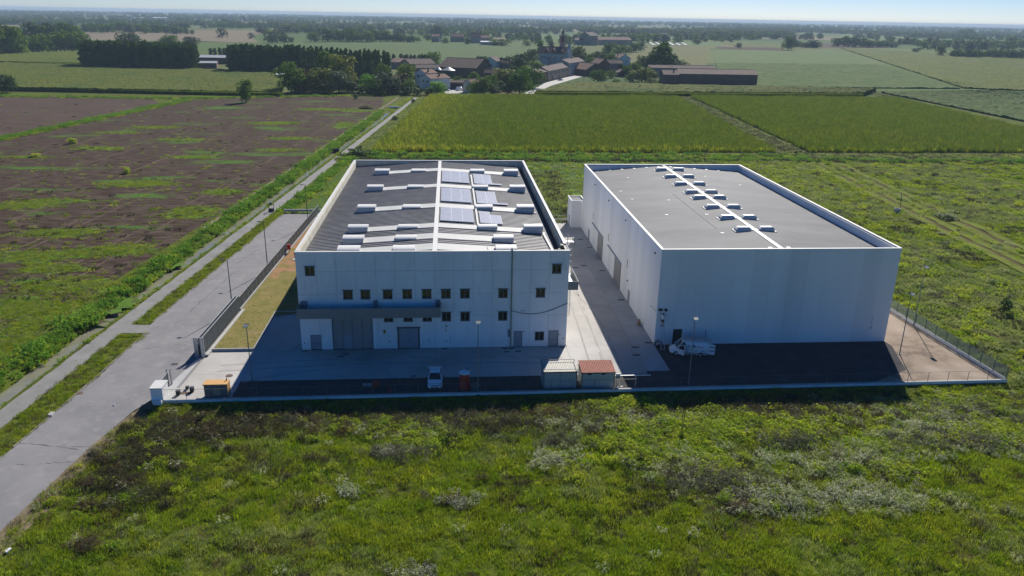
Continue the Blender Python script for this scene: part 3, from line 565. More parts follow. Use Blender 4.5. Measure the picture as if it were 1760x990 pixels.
# ================================================================ RIGHT WAREHOUSE
BX0, BX1, BD, HB, XB = 45.8, 77.6, 60.0, 13.1, 61.72
B = thing('warehouse', 'smooth white windowless warehouse with pale membrane roof on the right', 'warehouse')
part('core_wall', MB().box(BX0+.05, BX1-.05, .22, .4, 0, HB-.1).box(BX0+.05, BX0+.25, .4, BD-.2, 0, HB-.1).box(BX1-.25, BX1-.05, .4, BD-.2, 0, HB-.1).box(BX0+.25, BX1-.25, BD-.4, BD-.2, 0, HB-.1), M['core'], B)
pwb = (BX1-BX0)/13
for i in range(13):
    b = MB(); cells(b, BX0+i*pwb, BX0+(i+1)*pwb, 0, HB, [(48.2, 49.42, -1, 2.2)], rnd.uniform(-.006, .006), .2, .006); part('wall_panel', b, M['wallB'], B)
for i in range(24):
    y0 = .21+i*(BD-.42)/24; y1 = .21+(i+1)*(BD-.42)/24; b = MB()
    for sx_, xa, xb in ((0, BX0, BX0+.04), (1, BX1-.04, BX1)):
        b = MB(); hs = [(22.1, 27.2, -1, 4.1), (37.3, 42.3, -1, 4.1), (15.25, 16.4, -1, 2.05), (50.6, 51.9, -1, 2.1)] if sx_ == 0 else []
        cells(b, y0, y1, 0, HB, hs, 0, .04, .006); dx = rnd.uniform(-.004, .004)
        b.v = [((xa if sx_ == 0 else xb)+(v[1] if sx_ == 0 else -v[1])+dx, v[0], v[2]) for v in b.v]; part('wall_panel', b, M['wallB'], B)
for i in range(13): part('wall_panel', MB().box(BX0+i*pwb+.006, BX0+(i+1)*pwb-.006, BD-.18, BD, 0, HB), M['wallB'], B)
part('parapet', MB().box(BX0+.27, BX0+.45, .42, BD-.42, 11.4, HB-.11).box(BX1-.45, BX1-.27, .42, BD-.42, 11.4, HB-.11).box(BX0+.46, BX1-.46, BD-.6, BD-.42, 11.4, HB-.11).box(BX0+.46, BX1-.46, .42, .5, 11.4, HB-.11), M['wallB'], B)
part('coping', MB().box(BX0-.06, BX0+.3, .3, BD-.4, HB+.002, HB+.06).box(BX1-.3, BX1+.06, .3, BD-.4, HB+.002, HB+.06).box(BX0-.06, BX1+.06, BD-.4, BD+.06, HB+.002, HB+.06).box(BX0-.06, BX1+.06, -.06, .29, HB+.002, HB+.06), M['cap'], B)
mat('seam_grey', (.105, .107, .112), .7, spec=.06)
def zb_(x): return 12.98-(12.98-11.85)*abs(x-XB)/15.9
for xa, xb in ((BX0+.47, XB), (XB, BX1-.47)):
    nx_, ny_ = 24, 60; P = np.array([[(x, y, zb_(x)+.012*math.sin(y*2.6+x*.4)*(vn(x*.5, y*.5))+.01*(vn(x*1.3, y*1.3)-.5)) for x in np.linspace(xa, xb, nx_)] for y in np.linspace(.52, BD-.62, ny_)])
    part('roof_slope', MB().grid(P), M['roofB'], B, smooth=True)
part('ridge_cap', MB().box(XB-.32, XB+.32, .52, BD-.62, 12.90, 13.03), M['cap'], B)
for k, y in enumerate((9.6, 16.3, 23.1, 29.8, 34.1, 40.8, 47.5, 54.3)):
    part('ridge_strip', MB().box(58.9, 64.6, y+.2, y+.5, 12.9, 13.0).box(XB-.5, XB+.5, y+.1, y+.8, 13.0, 13.05), M['cap'], B)
    for x0 in (59.0, 62.35):
        x1 = x0+2.1; z = zb_(x0+1)-.08
        d = part('skylight', MB().box(x0, x1, y, y+1.25, z, z+.36), M['cap'], B)
        part('skylight_flashing', MB().box(x0-.28, x1+.28, y-.22, y+1.4, z-.02, z+.1), M['cap'], d)
        part('skylight_dome', MB().add([(x0-.03, y-.03, z+.37), (x1+.03, y-.03, z+.37), (x1+.03, y+1.28, z+.37), (x0-.03, y+1.28, z+.37), (x0+.25, y+.25, z+.62), (x1-.25, y+.25, z+.62), (x1-.25, y+1.0, z+.62), (x0+.25, y+1.0, z+.62)],
             [(0, 3, 2, 1), (4, 5, 6, 7), (0, 1, 5, 4), (1, 2, 6, 5), (2, 3, 7, 6), (3, 0, 4, 7)]), M['domewhite'], d)
for i in range(1, 13):
    for y in (1.3, BD-1.6):
        x = BX0+i*pwb
        if abs(x-XB) > .6: part('roof_plate', MB().box(x-.24, x+.24, y-.24, y+.24, zb_(x)-.02, zb_(x)+.06), M['white'], B)
for x, y in ((52.5, 50.2), (48.9, 39.5), (52.2, 21.4), (56.9, 9.5), (49.5, 33), (67.5, 50.5), (72, 44), (55, 30.6), (58, 20)): part('roof_plate', MB().box(x-.25, x+.25, y-.12, y+.12, zb_(x), zb_(x)+.05), M['white'], B)
part('side_strip', MB().box(BX0+.5, XB, 13.6, 13.64, 0, 0) if False else MB().bar((56.9, 35, zb_(56.9)+.02), (56.9, 12, zb_(56.9)+.02), .05), MATS['grey_concrete'], B)
sliding = mat('sliding_door_sheet', (.30, .30, .295), .45, (.25, .25, .25), .6, .6, metal=.2)
for y0, y1 in ((22.1, 27.15), (37.3, 42.25)):
    d = part('sliding_door', MB().box(BX0+.0, BX0+.04, y0+.03, y1-.03, .04, 4.05), sliding, B)
    part('door_track', MB().box(BX0-.16, BX0-.005, y0-.15, y1+5.7, 4.14, 4.36), mat('track_blue', (.24, .30, .38), .5), d)
    for i in range(4): part('door_leaf', MB().box(BX0-.03, BX0-.004, y0+.05+i*(y1-y0-.1)/4+.02, y0+.05+(i+1)*(y1-y0-.1)/4-.02, .06, 4.03), sliding, d)
    part('door_frame', MB().box(BX0-.06, BX0+.0, y0-.04, y0+.02, 0, 4.1), M['dark'], d)
for y0, y1, z1 in ((15.25, 16.4, 2.05), (50.6, 51.9, 2.1)):
    d = part('door', MB().box(BX0-.01, BX0+.04, y0+.05, y1-.05, .03, z1-.05), bluegrey, B); part('door_frame', MB().box(BX0-.03, BX0+.05, y0, y0+.048, 0, z1).box(BX0-.03, BX0+.05, y1-.048, y1, 0, z1), M['frame'], d)
for y in (18.05, 32.8, 47.6): part('slot_window', MB().box(BX0-.03, BX0-.004, y-.12, y+.12, 4.95, 6.2), M['dark'], B)
for y, z in ((2.87, 11.8), (20.7, 11.65), (34, 11.7), (47, 11.7), (17.0, 3.2)): part('wall_sensor', MB().box(BX0-.16, BX0-.008, y-.09, y+.09, z-.1, z+.1), M['dark'], B)
d = part('door', MB().box(48.26, 49.36, .03, .09, .03, 2.14), mat('door_dark', (.035, .037, .04), .6), B); part('door_frame', MB().box(48.2, 48.25, -.02, .1, 0, 2.2).box(49.37, 49.42, -.02, .1, 0, 2.2), M['frame'], d)
part('door_notice', MB().box(48.42, 48.7, .01, .028, 1.55, 1.85), M['black'], d)
part('alarm_box', MB().box(46.0, 46.5, -.22, -.008, 4.85, 5.12), M['black'], B); part('wall_speaker', MB().cyl((46.95, -.008, 4.95), (46.95, -.3, 4.95), .17), M['black'], B)
part('wall_lamp_arm', MB().bar((BX0-.005, .4, 4.55), (45.15, .4, 5.35), .05).bar((45.15, .4, 5.35), (45.0, .4, 5.35), .1), M['metal'], B)
part('wall_tap', MB().cyl((75.3, -.006, 2.0), (75.3, -.12, 2.0), .09).cyl((75.3, -.1, 2.0), (75.3, -.1, 3.6), .015), M['grey'], B)
# annex behind the passage
t = thing('small_annex', 'small white flat-roofed annex at the far end of the passage', 'annex', (43.6, 60.3, 0))
part('annex_wall', MB().box(0, 2.7, 0, .15, 0, 5.6).box(0, .15, .16, 5, 0, 5.6).box(2.55, 2.7, .16, 5, 0, 5.6).box(.16, 2.54, 4.85, 5, 0, 5.6), M['wallB'], t)
part('annex_roof', MB().box(.16, 2.54, .16, 4.84, 5.3, 5.35), M['roofB'], t); part('coping', MB().box(-.04, 2.74, -.04, .18, 5.603, 5.66).box(-.04, .18, .181, 5.04, 5.603, 5.66).box(2.52, 2.74, .181, 5.04, 5.603, 5.66), M['cap'], t)
part('annex_door', MB().box(-.03, -.004, 1.5, 2.5, .1, 2.2), M['grey'], t)

# road wear: cracks, tar patches, roadside dirt
crk = mat('crack_tar', (.09, .085, .085), .95); tarm = mat('tar_repair', (.14, .135, .14), .95, (.17, .165, .17), .8)
b = MB()
for (u0, v0, u1, v1) in ((2, 758, 268, 786), (60, 765, 250, 771), (150, 700, 215, 692), (215, 690, 300, 640), (20, 800, 180, 790), (330, 500, 470, 415), (120, 690, 210, 610), (300, 560, 400, 470), (250, 600, 330, 590), (400, 470, 470, 468)):
    a_ = at(u0, v0); c_ = at(u1, v1); n = 22; pts = []
    for i in range(n+1):
        f = i/n; pts.append((a_[0]+(c_[0]-a_[0])*f+rnd.uniform(-.14, .14), a_[1]+(c_[1]-a_[1])*f+rnd.uniform(-.14, .14), .011))
    for p, q in zip(pts, pts[1:]):
        if rnd.random() < .85: w_ = rnd.uniform(.015, .045); b.quad((p[0]-w_, p[1]-w_, .0125), (q[0]-w_, q[1]-w_, .0125), (q[0]+w_, q[1]+w_, .0125), (p[0]+w_, p[1]+w_, .0125))
struct('road_cracks', b.mesh('road_cracks', crk), 'thin cracks wandering across the old asphalt', 'stuff', 'cracks')
yv = np.arange(-60, -13.2, .7); P = np.zeros((len(yv), 6, 3)); rxe = np.interp(yv, [-112, -80, -50, -36.3, -24, -15.6, -13.5], [-36, -28, -20.5, -18.1, -16.6, -15.1, -14.2])
for j, y in enumerate(yv):
    wdt = 1.0+1.6*float(vn(y*.35, 4.2))
    for i in range(6): x = rxe[j]-.05+wdt*i/5; P[j, i] = (x, y, float(zg(x, y))+.012*(i < 5)-.04*(i == 5))
struct('roadside_dirt', MB().grid(P).mesh('roadside_dirt', mat('roadside_earth', (.23, .18, .125), .95, (.15, .13, .07), .9, 1, .03, 6)), 'bare tan earth along the right edge of the road')

# wheel tracks drawn across the ploughed field, parallel to the path
b = MB(); rt = random.Random(5)
for off in (-18, -20.2, -33, -35.2, -48, -50.2, -66, -68.2, -86, -88.2, -108, -110.2):
    ya = 0 if off > -60 else 60; yb = 300
    pts = [(px_(y)+off+rt.uniform(-.15, .15)+1.2*math.sin(y*.02+off), y) for y in range(ya, yb, 4)]
    for p, q in zip(pts, pts[1:]):
        if rt.random() < .72: w_ = rt.uniform(.12, .3); b.quad((p[0]-w_, p[1], .008), (p[0]+w_, p[1], .008), (q[0]+w_, q[1], .008), (q[0]-w_, q[1], .008))
struct('wheel_tracks', b.mesh('wheel_tracks', mat('dry_rut', (.125, .092, .068), .97)), 'pale dried wheel tracks across the ploughed field', 'stuff', 'tracks')

# twin wheel track across the right pasture
tm = mat('track_grass', (.15, .19, .022), .95, (.11, .12, .03), .5, .9, .04, 3); tb = mat('track_earth', (.085, .065, .03), .95, (.12, .10, .04), .7, 1)
def tx(y, k): return float(np.interp(y, [-14, 31, 65, 136], [118.5, 120.9, 123.9, 130.1])) + (6.3 if k else 0)
for k, lab in ((0, 'left'), (1, 'right')):
    for (o0, o1, mm_, nm) in ((-2.6, -.55, tm, 'mown_strip'), (-.5, .5, tb, 'wheel_rut'), (.55, 2.4, tm, 'mown_strip')):
        P = np.zeros((100, 3, 3))
        for i in range(100):
            y = -12+148*i/99
            for j in range(3): x = tx(y, k)+o0+(o1-o0)*j/2+(fbm(y*.3+o0, k, 1)-.5)*.8; P[i, j] = (x, y, float(zg(x, y))+(.10 if nm == 'mown_strip' else .03))
        struct(nm, MB().grid(P).mesh(nm, mm_), f'{"low lime grass" if nm == "mown_strip" else "brown rut"} of the {lab} vehicle track across the pasture')

ty = mat('tyre_mark', (.30, .285, .265), .9, (.36, .345, .325), 1.5, 1); b = MB()
for (xa, ya, xb, yb, bow) in ((-9, -6, 33, -5.4, 1.2), (-9, -4.3, 33, -3.7, 1.2), (36.2, -6, 37.0, 50, .5), (37.9, -6, 38.8, 50, .5), (40, -6, 36.5, 30, 1.5), (-8, -11, 4, -6, 1.0)):
    pts = [(xa+(xb-xa)*k/30+(bow*math.sin(k/30*3.14) if abs(yb-ya) > 20 else 0), ya+(yb-ya)*k/30+(bow*math.sin(k/30*3.14) if abs(yb-ya) <= 20 else 0)) for k in range(31)]
    for p, q in zip(pts, pts[1:]):
        dx, dy = q[0]-p[0], q[1]-p[1]; l_ = math.hypot(dx, dy); nx_, ny_ = -dy/l_*.11, dx/l_*.11
        if rnd.random() < .8: b.quad((p[0]+nx_, p[1]+ny_, .0295), (p[0]-nx_, p[1]-ny_, .0295), (q[0]-nx_, q[1]-ny_, .0295), (q[0]+nx_, q[1]+ny_, .0295))
struct('tyre_marks', b.mesh('tyre_marks', ty), 'faint tyre marks curving over the concrete yard', 'stuff', 'marks')
# ================================================================ YARD THINGS
def yard_lamp(x, y, h, lab, rot=0.0, heads=2, parent=None):
    t = thing('yard_lamp', lab, 'lamp post', (x, y, 0), rot, 'twin floodlight posts in the yards')
    part('pole', MB().cyl((0, 0, -.3), (0, 0, h), .07, .04, 8), M['grey'], t); part('base_plate', MB().box(-.2, .2, -.2, .2, .0, .06), M['dark'], t)
    for s in (-1, 1):
        hd = part('lamp_head', MB().add([(-.26, s*.06, h+.02), (.26, s*.06, h+.02), (.26, s*.42, h-.10), (-.26, s*.42, h-.10), (-.26, s*.06, h+.16), (.26, s*.06, h+.16), (.26, s*.42, h+.02), (-.26, s*.42, h+.02)],
             [(0, 3, 2, 1), (4, 5, 6, 7), (0, 1, 5, 4), (1, 2, 6, 5), (2, 3, 7, 6), (3, 0, 4, 7)]), M['grey'], t)
        part('lamp_lens', MB().box(-.20, .20, min(s*.12, s*.38), max(s*.12, s*.38), h-.13, h-.10), M['lamp'], hd)
        if s == -1: part('lamp_face', MB().box(-.22, .22, -.46, -.43, h-.12, h+.06), M['lamp'], hd)
    return t
yard_lamp(-4.2, -8.9, 7.1, 'twin floodlight post standing at the edge of the sunlit gate apron')
yard_lamp(22.0, -13.35, 8.9, 'twin floodlight post before the middle of the left warehouse')
yard_lamp(46.8, -12.3, 8.6, 'twin floodlight post in front of the service van')
yard_lamp(77.3, -4.3, 8.4, 'twin floodlight post at the sunlit corner of the right warehouse')
yard_lamp(85.0, 5.5, 8.8, 'twin floodlight post against the green side fence')
def street_lamp(x, y, h, lab):
    t = thing('street_lamp', lab, 'street lamp', (x, y, 0), 0, 'slim street lamps along the road')
    part('pole', MB().cyl((0, 0, -.2), (0, 0, h), .085, .05, 8), M['dark'], t); part('lamp_arm', MB().bar((0, 0, h-.02), (-.55, 0, h+.06), .05), M['dark'], t)
    hd = part('lamp_head', MB().box(-1.0, -.45, -.14, .14, h, h+.1), M['dark'], t); part('lamp_lens', MB().box(-.95, -.5, -.11, .11, h-.03, h-.002), M['lamp'], hd)
street_lamp(-12.4, 14.6, 7.6, 'slim street lamp where the drawn-back gate meets the fence')
street_lamp(-11.35, 33.0, 8.4, 'slim street lamp halfway along the grating fence')
street_lamp(-9.7, 62.5, 8.4, 'slim street lamp at the far end of the road by the roof corner')
# small outbuildings by the front wall
def shed(name, lab, x0, x1, y0, y1, h0, h1, roof_m, fr):
    t = thing(name, lab, 'shed', (x0, y0, 0)); w = x1-x0; d = y1-y0
    part('shed_wall', MB().box(.05, w-.05, .0, .05, .06, h0).box(.05, w-.05, d-.05, d, .06, h1).box(0, .05, 0, d, .06, h0).box(w-.05, w, 0, d, .06, h0), M['shed'], t)
    for x in (0, w-.07): part('corner_post', MB().box(x, x+.09, -.03, .05, 0, h0+.02), fr, t)
    n = int(w/.19); prof = []
    for i in range(n): x = -.08+(w+.16)*i/n; dx = (w+.16)/n; prof += [(x, 0), (x+dx*.3, .045), (x+dx*.6, .045), (x+dx*.8, 0)]
    prof.append((w+.08, 0)); P = np.array([[(x, y, z+zz) for x, z in prof] for y, zz in ((-.12, h0+.05), (d+.12, h1+.05))])
    part('corrugated_roof', MB().grid(P), roof_m, t); part('roof_trim', MB().box(-.09, w+.09, -.15, -.122, h0-.08, h0+.06).box(-.09, -.06, -.12, d+.1, h0-.08, h0+.03).box(w+.06, w+.09, -.12, d+.1, h0-.08, h0+.03), fr, t)
    return t, w, d
t, w, d = shed('tool_shed', 'grey green tool shed with a pale corrugated roof left of the red roofed one', 29.6, 33.5, -12.35, -9.9, 2.2, 2.32, M['palesheet'], M['dark'])
part('wall_seam', MB().box(w/2-.02, w/2+.02, -.012, -.002, .1, 2.1), M['dark'], t)
b = MB()
for a_, c_ in (((-.05, -.1, 2.55), (w+.0, -.1, 2.55)), ((-.05, d, 2.62), (w, d, 2.62)), ((-.05, -.1, 2.55), (-.05, d, 2.62)), ((w, -.1, 2.55), (w, d, 2.62)), ((-.05, -.1, 2.2), (-.05, -.1, 2.55)), ((w, -.1, 2.2), (w, -.1, 2.55)), ((w, d, 2.2), (w, d, 2.62)), ((-.05, d, 2.2), (-.05, d, 2.62))): b.bar(a_, c_, .05)
part('roof_frame', b, M['dark'], t)
t, w, d = shed('site_cabin', 'site cabin with a rusty red corrugated roof and two small windows', 34.05, 37.9, -12.4, -9.9, 2.05, 2.35, M['redroof'], M['dark'])
for x in (.65, 2.25): f = part('window', MB().box(x-.04, x+.54, -.02, -.002, 1.70, 1.96), M['white'], t); part('pane', MB().box(x, x+.5, -.035, -.021, 1.74, 1.92), M['black'], f)
part('side_sheet', MB().box(w+.001, w+.03, .1, d-.1, .1, 1.95), mat('pale_timber', (.50, .38, .27), .8), t)
t = thing('junction_box', 'blue grey switch box on a post beside the red roofed cabin', 'box', (38.35, -11.9, 0)); part('post', MB().box(-.04, .04, 0, .06, 0, 1.1), M['metal'], t); part('switch_box', MB().box(-.22, .26, -.2, .0, 1.1, 1.65), mat('switch_blue', (.08, .12, .17), .5), t)
t = thing('barrier_pole', 'long white pole resting level beside the red roofed cabin', 'pole', (37.95, -12.1, 0)); part('white_pole', MB().bar((0, 0, 1.45), (4.3, 0, 1.45), .09), M['white'], t); part('pole_stand', MB().box(.6, .7, -.05, .05, 0, 1.4).box(2.5, 2.6, -.05, .05, 0, 1.4), M['metal'], t)
t = thing('debris_pile', 'small heap of pale rubble at the foot of the red roofed cabin', 'rubble', (38.5, -12.5, 0))
for k in range(7): part('rubble_piece', MB().bar((rnd.uniform(-.3, .4), rnd.uniform(-.2, .2), .05), (rnd.uniform(-.3, .5), rnd.uniform(-.2, .3), rnd.uniform(.1, .35)), .18, .1), [M['white'], MATS['pale_timber'], M['conc']][k % 3], t)
t = thing('portable_toilet', 'red portable toilet with a round white roof', 'toilet', (20.5, -12.1, .01))
b = MB(); rr = [(.55, 0), (.57, .12), (.56, 2.05), (.52, 2.15)]; b.lathe((0, 0, 0), rr, 20); part('cabin', b, M['red'], t)
part('roof', MB().lathe((0, 0, 2.152), [(.66, 0), (.68, .06), (.60, .14), (.38, .22), (.12, .25)], 20), M['plast'], t); part('door', MB().box(-.32, .32, -.60, -.555, .1, 1.95), mat('red_door', (.40, .04, .03), .5), t)
part('vent_pipe', MB().cyl((.35, .3, 2.2), (.35, .3, 2.6), .05), M['black'], t); part('handle', MB().box(.2, .26, -.64, -.602, .9, 1.1), M['black'], t); part('floor_skid', MB().box(-.6, .6, -.58, .58, 0, .1), M['black'], t)
t = thing('storage_drum', 'round teal drum with a speckled brown lid beside the red toilet', 'drum', (21.7, -12.25, .01)); part('drum_body', MB().lathe((0, 0, 0), [(.42, 0), (.46, .1), (.46, .55), (.44, .6)], 18), M['teal'], t); part('drum_lid', MB().lathe((0, 0, .602), [(.55, 0), (.56, .06), (.50, .10)], 18), mat('speckled_lid', (.30, .20, .14), .8, (.08, .06, .05), 9, 1), t)
t = thing('red_crate', 'small red crate on the gravel left of the car', 'crate', (10.3, -11.0, .01)); part('crate_body', MB().box(-.45, .35, -.3, .3, 0, .7), mat('dull_red', (.34, .05, .035), .7), t); part('crate_lid', MB().box(-.48, .38, -.33, .33, .702, .76), MATS['dull_red'], t)
for x, lab in ((9.0, 'left one of two pale blocks lying on the gravel'), (9.55, 'right one of two pale blocks lying on the gravel')): tag(link('stone_block', MB().prism([(-.22, -.2), (.2, -.22), (.24, .16), (-.1, .24), (-.24, .1)], 0, .22).mesh('stone_block', M['conc2']), None, (x, -10.6, .01)), lab, 'block')
t = thing('traffic_cone', 'small red cone standing near the front wall left of the car', 'cone', (11.9, -12.2, .01)); part('cone_body', MB().cyl((0, 0, .04), (0, 0, .6), .17, .03, 10), M['red'], t); part('cone_base', MB().box(-.2, .2, -.2, .2, 0, .04), M['red'], t)
t = thing('timber_plank', 'thin plank leaning on the ground at the left corner of the left warehouse', 'plank', (0, 0, 0)); part('board', MB().bar((-1.4, -.3, .05), (-.1, 3.2, .22), .16, .05), M['conc2'], t)
for x, y, lab in ((-10.2, 49, 'red hydrant cabinet on the fence line'),):
    t = thing('hydrant_cabinet', lab, 'hydrant', (x+.5, 42.8, 0)); part('cabinet_body', MB().box(-.3, .3, -.15, .15, .8, 1.7), M['red'], t); part('cabinet_post', MB().box(-.05, .05, -.05, .05, 0, .8), M['dark'], t)
for k, (x, y, lab) in enumerate(((-8.2, 40.0, 'left red standpipe of the pair on the lawn'), (-6.9, 40.4, 'right red standpipe of the pair on the lawn'))):
    t = thing('standpipe', lab, 'hydrant', (x, y, .1)); part('riser', MB().cyl((0, 0, 0), (0, 0, .9), .07), M['red'], t); part('outlet', MB().cyl((-.25, 0, .75), (.25, 0, .75), .07), M['red'], t)
tag(link('concrete_pad', MB().box(-1.0, 1.0, -.5, .5, 0, .12).mesh('concrete_pad', M['conc2']), None, (-7.4, 38.8, .12)), 'small concrete pad beside the red standpipes', 'pad')
t = thing('tool_bag', 'brown sack leaning on the right warehouse wall in the passage', 'sack', (45.35, 6.8, .03)); part('sack_body', MB().lathe((0, 0, 0), [(.22, 0), (.3, .2), (.24, .55), (.1, .8)], 10), M['tan'], t); part('sack_neck', MB().lathe((0, 0, .802), [(.09, 0), (.13, .12)], 8), M['tan'], t)
for x, y, r_, lab in ((46.15, -.75, .42, 'larger cable coil at the foot of the warehouse corner'), (45.85, -.55, .3, 'smaller pale coil tucked behind the larger one')):
    b = MB(); k = 18
    pts = [(x+r_*math.cos(2*math.pi*i/k), y-.05*math.sin(2*math.pi*i/k), r_+.07+r_*math.sin(2*math.pi*i/k)) for i in range(k+1)]
    for a_, c_ in zip(pts, pts[1:]): b.cyl(a_, c_, .07, n=6, caps=False)
    tag(link('cable_coil', b.mesh('cable_coil', M['black'] if r_ > .4 else M['conc2'], True)), lab, 'coil')
# road marks of wear: stones and scraps
for px, py, lab, m_, s_ in ((88, 713, 'pale broken stone at the kerb of the wide road', M['conc2'], .9), (158, 781, 'dark paving stone at the right edge of the road', M['gravel'], .8), (14, 948, 'white plastic scrap at the roadside in the bottom corner', M['white'], .55), (196, 697, 'small white scrap in the middle of the road', M['white'], .18)):
    x, y, _ = at(px, py, 0); tag(link('stone', MB().prism([(-s_/2, -s_*.22), (s_*.45, -s_*.3), (s_/2, s_*.2), (-s_*.3, s_*.28)], 0, .16).mesh('stone', m_), None, (x, y, .01), rnd.random()*3), lab, 'stone')
tag(link('manhole_cover', MB().cyl((0, 0, 0), (0, 0, .015), .36, n=14).mesh('manhole_cover', MATS['rusty_iron']), None, (*at(137, 676)[:2], .01)), 'rusty manhole cover in the middle of the wide road', 'manhole cover')
tag(link('manhole_cover', MB().box(-.4, .4, -.3, .3, 0, .015).mesh('manhole_cover', M['dark']), None, (*at(300, 626)[:2], .01)), 'dark square cover on the road before the gate', 'manhole cover')
# ---------------------------------------------------------------- car body by lofted sections
def loft(secs, m, name, parent, smooth=True):
    b = MB(); n = len(secs[0]); vs = [p for s_ in secs for p in s_]; k = len(secs)
    fs = [(j*n+i, j*n+(i+1) % n, (j+1)*n+(i+1) % n, (j+1)*n+i) for j in range(k-1) for i in range(n)]+[tuple(range(n-1, -1, -1)), tuple(range((k-1)*n, k*n))]
    b.add(vs, fs); return part(name, b, m, parent, smooth=smooth)
def ring(x, zb, zt, hw, hwt, r=.1):      # section across the car at length x
    return [(x, -hw+r*.5, zb), (x, hw-r*.5, zb), (x, hw, zb+r), (x, hw, (zb+zt)/2), (x, hwt+.02, zt-r), (x, hwt-r, zt), (x, 0, zt+.02), (x, -hwt+r, zt), (x, -hwt-.02, zt-r), (x, -hw, (zb+zt)/2), (x, -hw, zb+r)]
def wheel(parent, x, y, r=.31, s=1):
    w = part('wheel', MB().cyl((x, y-.1, r), (x, y+.1, r), r, n=20), M['tyre'], parent)
    part('rim', MB().cyl((x, y+s*.098, r), (x, y+s*.112, r), r*.62, n=14), M['metal'], w); part('hub', MB().cyl((x, y+s*.112, r), (x, y+s*.13, r), r*.18, n=8), M['dark'], w)
paint = mat('car_paint_white', (.80, .81, .83), .22, spec=.6); cglass = mat('car_glass', (.012, .014, .018), .05, spec=.8); trim = mat('car_trim', (.02, .02, .022), .5); hl = mat('headlight_glass', (.55, .58, .62), .1, spec=.8)
car = thing('parked_car', 'white five-door hatchback parked nose to the front wall', 'car', (17.1, -10.15, .01), -math.pi/2)
L = [(-2.02, .34, .75, .66, .60), (-1.9, .24, .96, .80, .74), (-1.5, .2, 1.0, .85, .80), (-.6, .2, .98, .86, .82), (.3, .2, .96, .86, .81), (.95, .2, .95, .86, .78), (1.5, .2, .84, .85, .72), (1.85, .22, .70, .78, .62), (2.02, .30, .56, .62, .50)]
loft([ring(*q) for q in L], paint, 'body', car)
loft([ring(-1.86, .92, 1.02, .72, .62, .05), ring(-1.55, .92, 1.36, .76, .58, .07), ring(-1.1, .92, 1.44, .78, .60, .08), ring(-.1, .92, 1.46, .78, .60, .08), ring(.35, .92, 1.38, .77, .58, .07), ring(1.05, .92, .96, .72, .66, .03)], cglass, 'greenhouse', car)
loft([ring(-1.62, 1.36, 1.40, .56, .52, .03), ring(-1.1, 1.42, 1.475, .62, .58, .03), ring(-.1, 1.44, 1.495, .62, .58, .03), ring(.26, 1.40, 1.44, .60, .56, .03)], paint, 'roof', car)
for s in (-1, 1):
    part('windscreen_pillar', MB().bar((.28, s*.60, 1.42), (1.08, s*.74, .95), .07), paint, car); part('rear_pillar', MB().bar((-1.5, s*.60, 1.40), (-1.78, s*.76, .98), .14), paint, car)
    part('headlight', MB().add([(1.62, s*.80, .70), (1.90, s*.66, .62), (1.99, s*.44, .56), (1.92, s*.44, .66), (1.66, s*.66, .80)], [(0, 1, 2, 3, 4)] if s > 0 else [(4, 3, 2, 1, 0)]), hl, car)
    part('wing_mirror', MB().box(.62, .80, s*.98-.1, s*.98+.1, .95, 1.08), trim, car)
    part('door_handle', MB().box(-.1, .08, s*.875-.015, s*.875+.015, .78, .82).box(-1.0, -.82, s*.875-.015, s*.875+.015, .80, .84), paint, car)
    part('door_seam', MB().box(.02-.25, .035-.25, s*.864-.004, s*.864+.004, .3, .94).box(.78, .795, s*.864-.004, s*.864+.004, .3, .94), trim, car)
    part('tail_light', MB().box(-1.97, -1.86, s*.72-.08, s*.72+.08, .72, .95), M['red'], car)
    for x in (-1.25, 1.28): wheel(car, x, s*.78, .31, s)
part('grille', MB().box(1.93, 2.02, -.42, .42, .56, .63), trim, car); part('bumper_intake', MB().box(1.97, 2.045, -.45, .45, .34, .44), trim, car)
part('badge', MB().add([(2.035, -.07, .60), (2.035, 0, .50), (2.035, .07, .60), (2.035, 0, .70)], [(0, 1, 2, 3)]), M['metal'], car); part('number_plate', MB().box(2.045, 2.058, -.26, .26, .40, .51), mat('plate_pale', (.55, .5, .42), .5), car)
# ---------------------------------------------------------------- service van, nose to the left, front and rear doors open
van = thing('service_van', 'white service van with red lettering, roof rack and open doors', 'van', (49.45, -3.05, .012), math.pi-math.atan2(.52, 3.1))
V = [(-2.38, .42, 1.88, .88, .82), (-2.3, .3, 1.92, .92, .84), (-1.0, .25, 1.94, .94, .84), (.55, .25, 1.93, .94, .82)]
loft([ring(*q) for q in V], paint, 'cargo_body', van)
loft([ring(.56, .25, 1.12, .94, .88), ring(1.35, .25, 1.08, .93, .86), ring(1.9, .28, .96, .90, .78), ring(2.25, .34, .78, .82, .68), ring(2.40, .42, .62, .70, .60)], paint, 'bonnet', van)
loft([ring(.56, 1.08, 1.90, .86, .74, .08), ring(.85, 1.08, 1.84, .86, .72, .08), ring(1.62, 1.02, 1.08, .80, .72, .03)], cglass, 'windscreen', van)
loft([ring(.5, 1.88, 1.93, .76, .72, .03), ring(.9, 1.82, 1.87, .72, .68, .03)], paint, 'cab_roof', van)
for s in (-1, 1):
    part('windscreen_pillar', MB().bar((.86, s*.74, 1.84), (1.66, s*.82, 1.06), .08), paint, van)
    for x in (-1.45, 1.62): wheel(van, x, s*.84, .33, s)
    part('sill', MB().box(-1.0, 1.2, s*.95-.02, s*.95+.02, .26, .40), M['grey'], van); part('headlight', MB().box(2.1, 2.3, s*.66-.12, s*.66+.12, .66, .78), hl, van)
    part('wing_mirror', MB().box(1.2, 1.32, s*1.06-.1, s*1.06+.1, 1.1, 1.32), trim, van)
part('front_bumper', MB().box(2.36, 2.46, -.72, .72, .34, .56), M['grey'], van); part('grille', MB().box(2.38, 2.47, -.34, .34, .58, .66), trim, van)
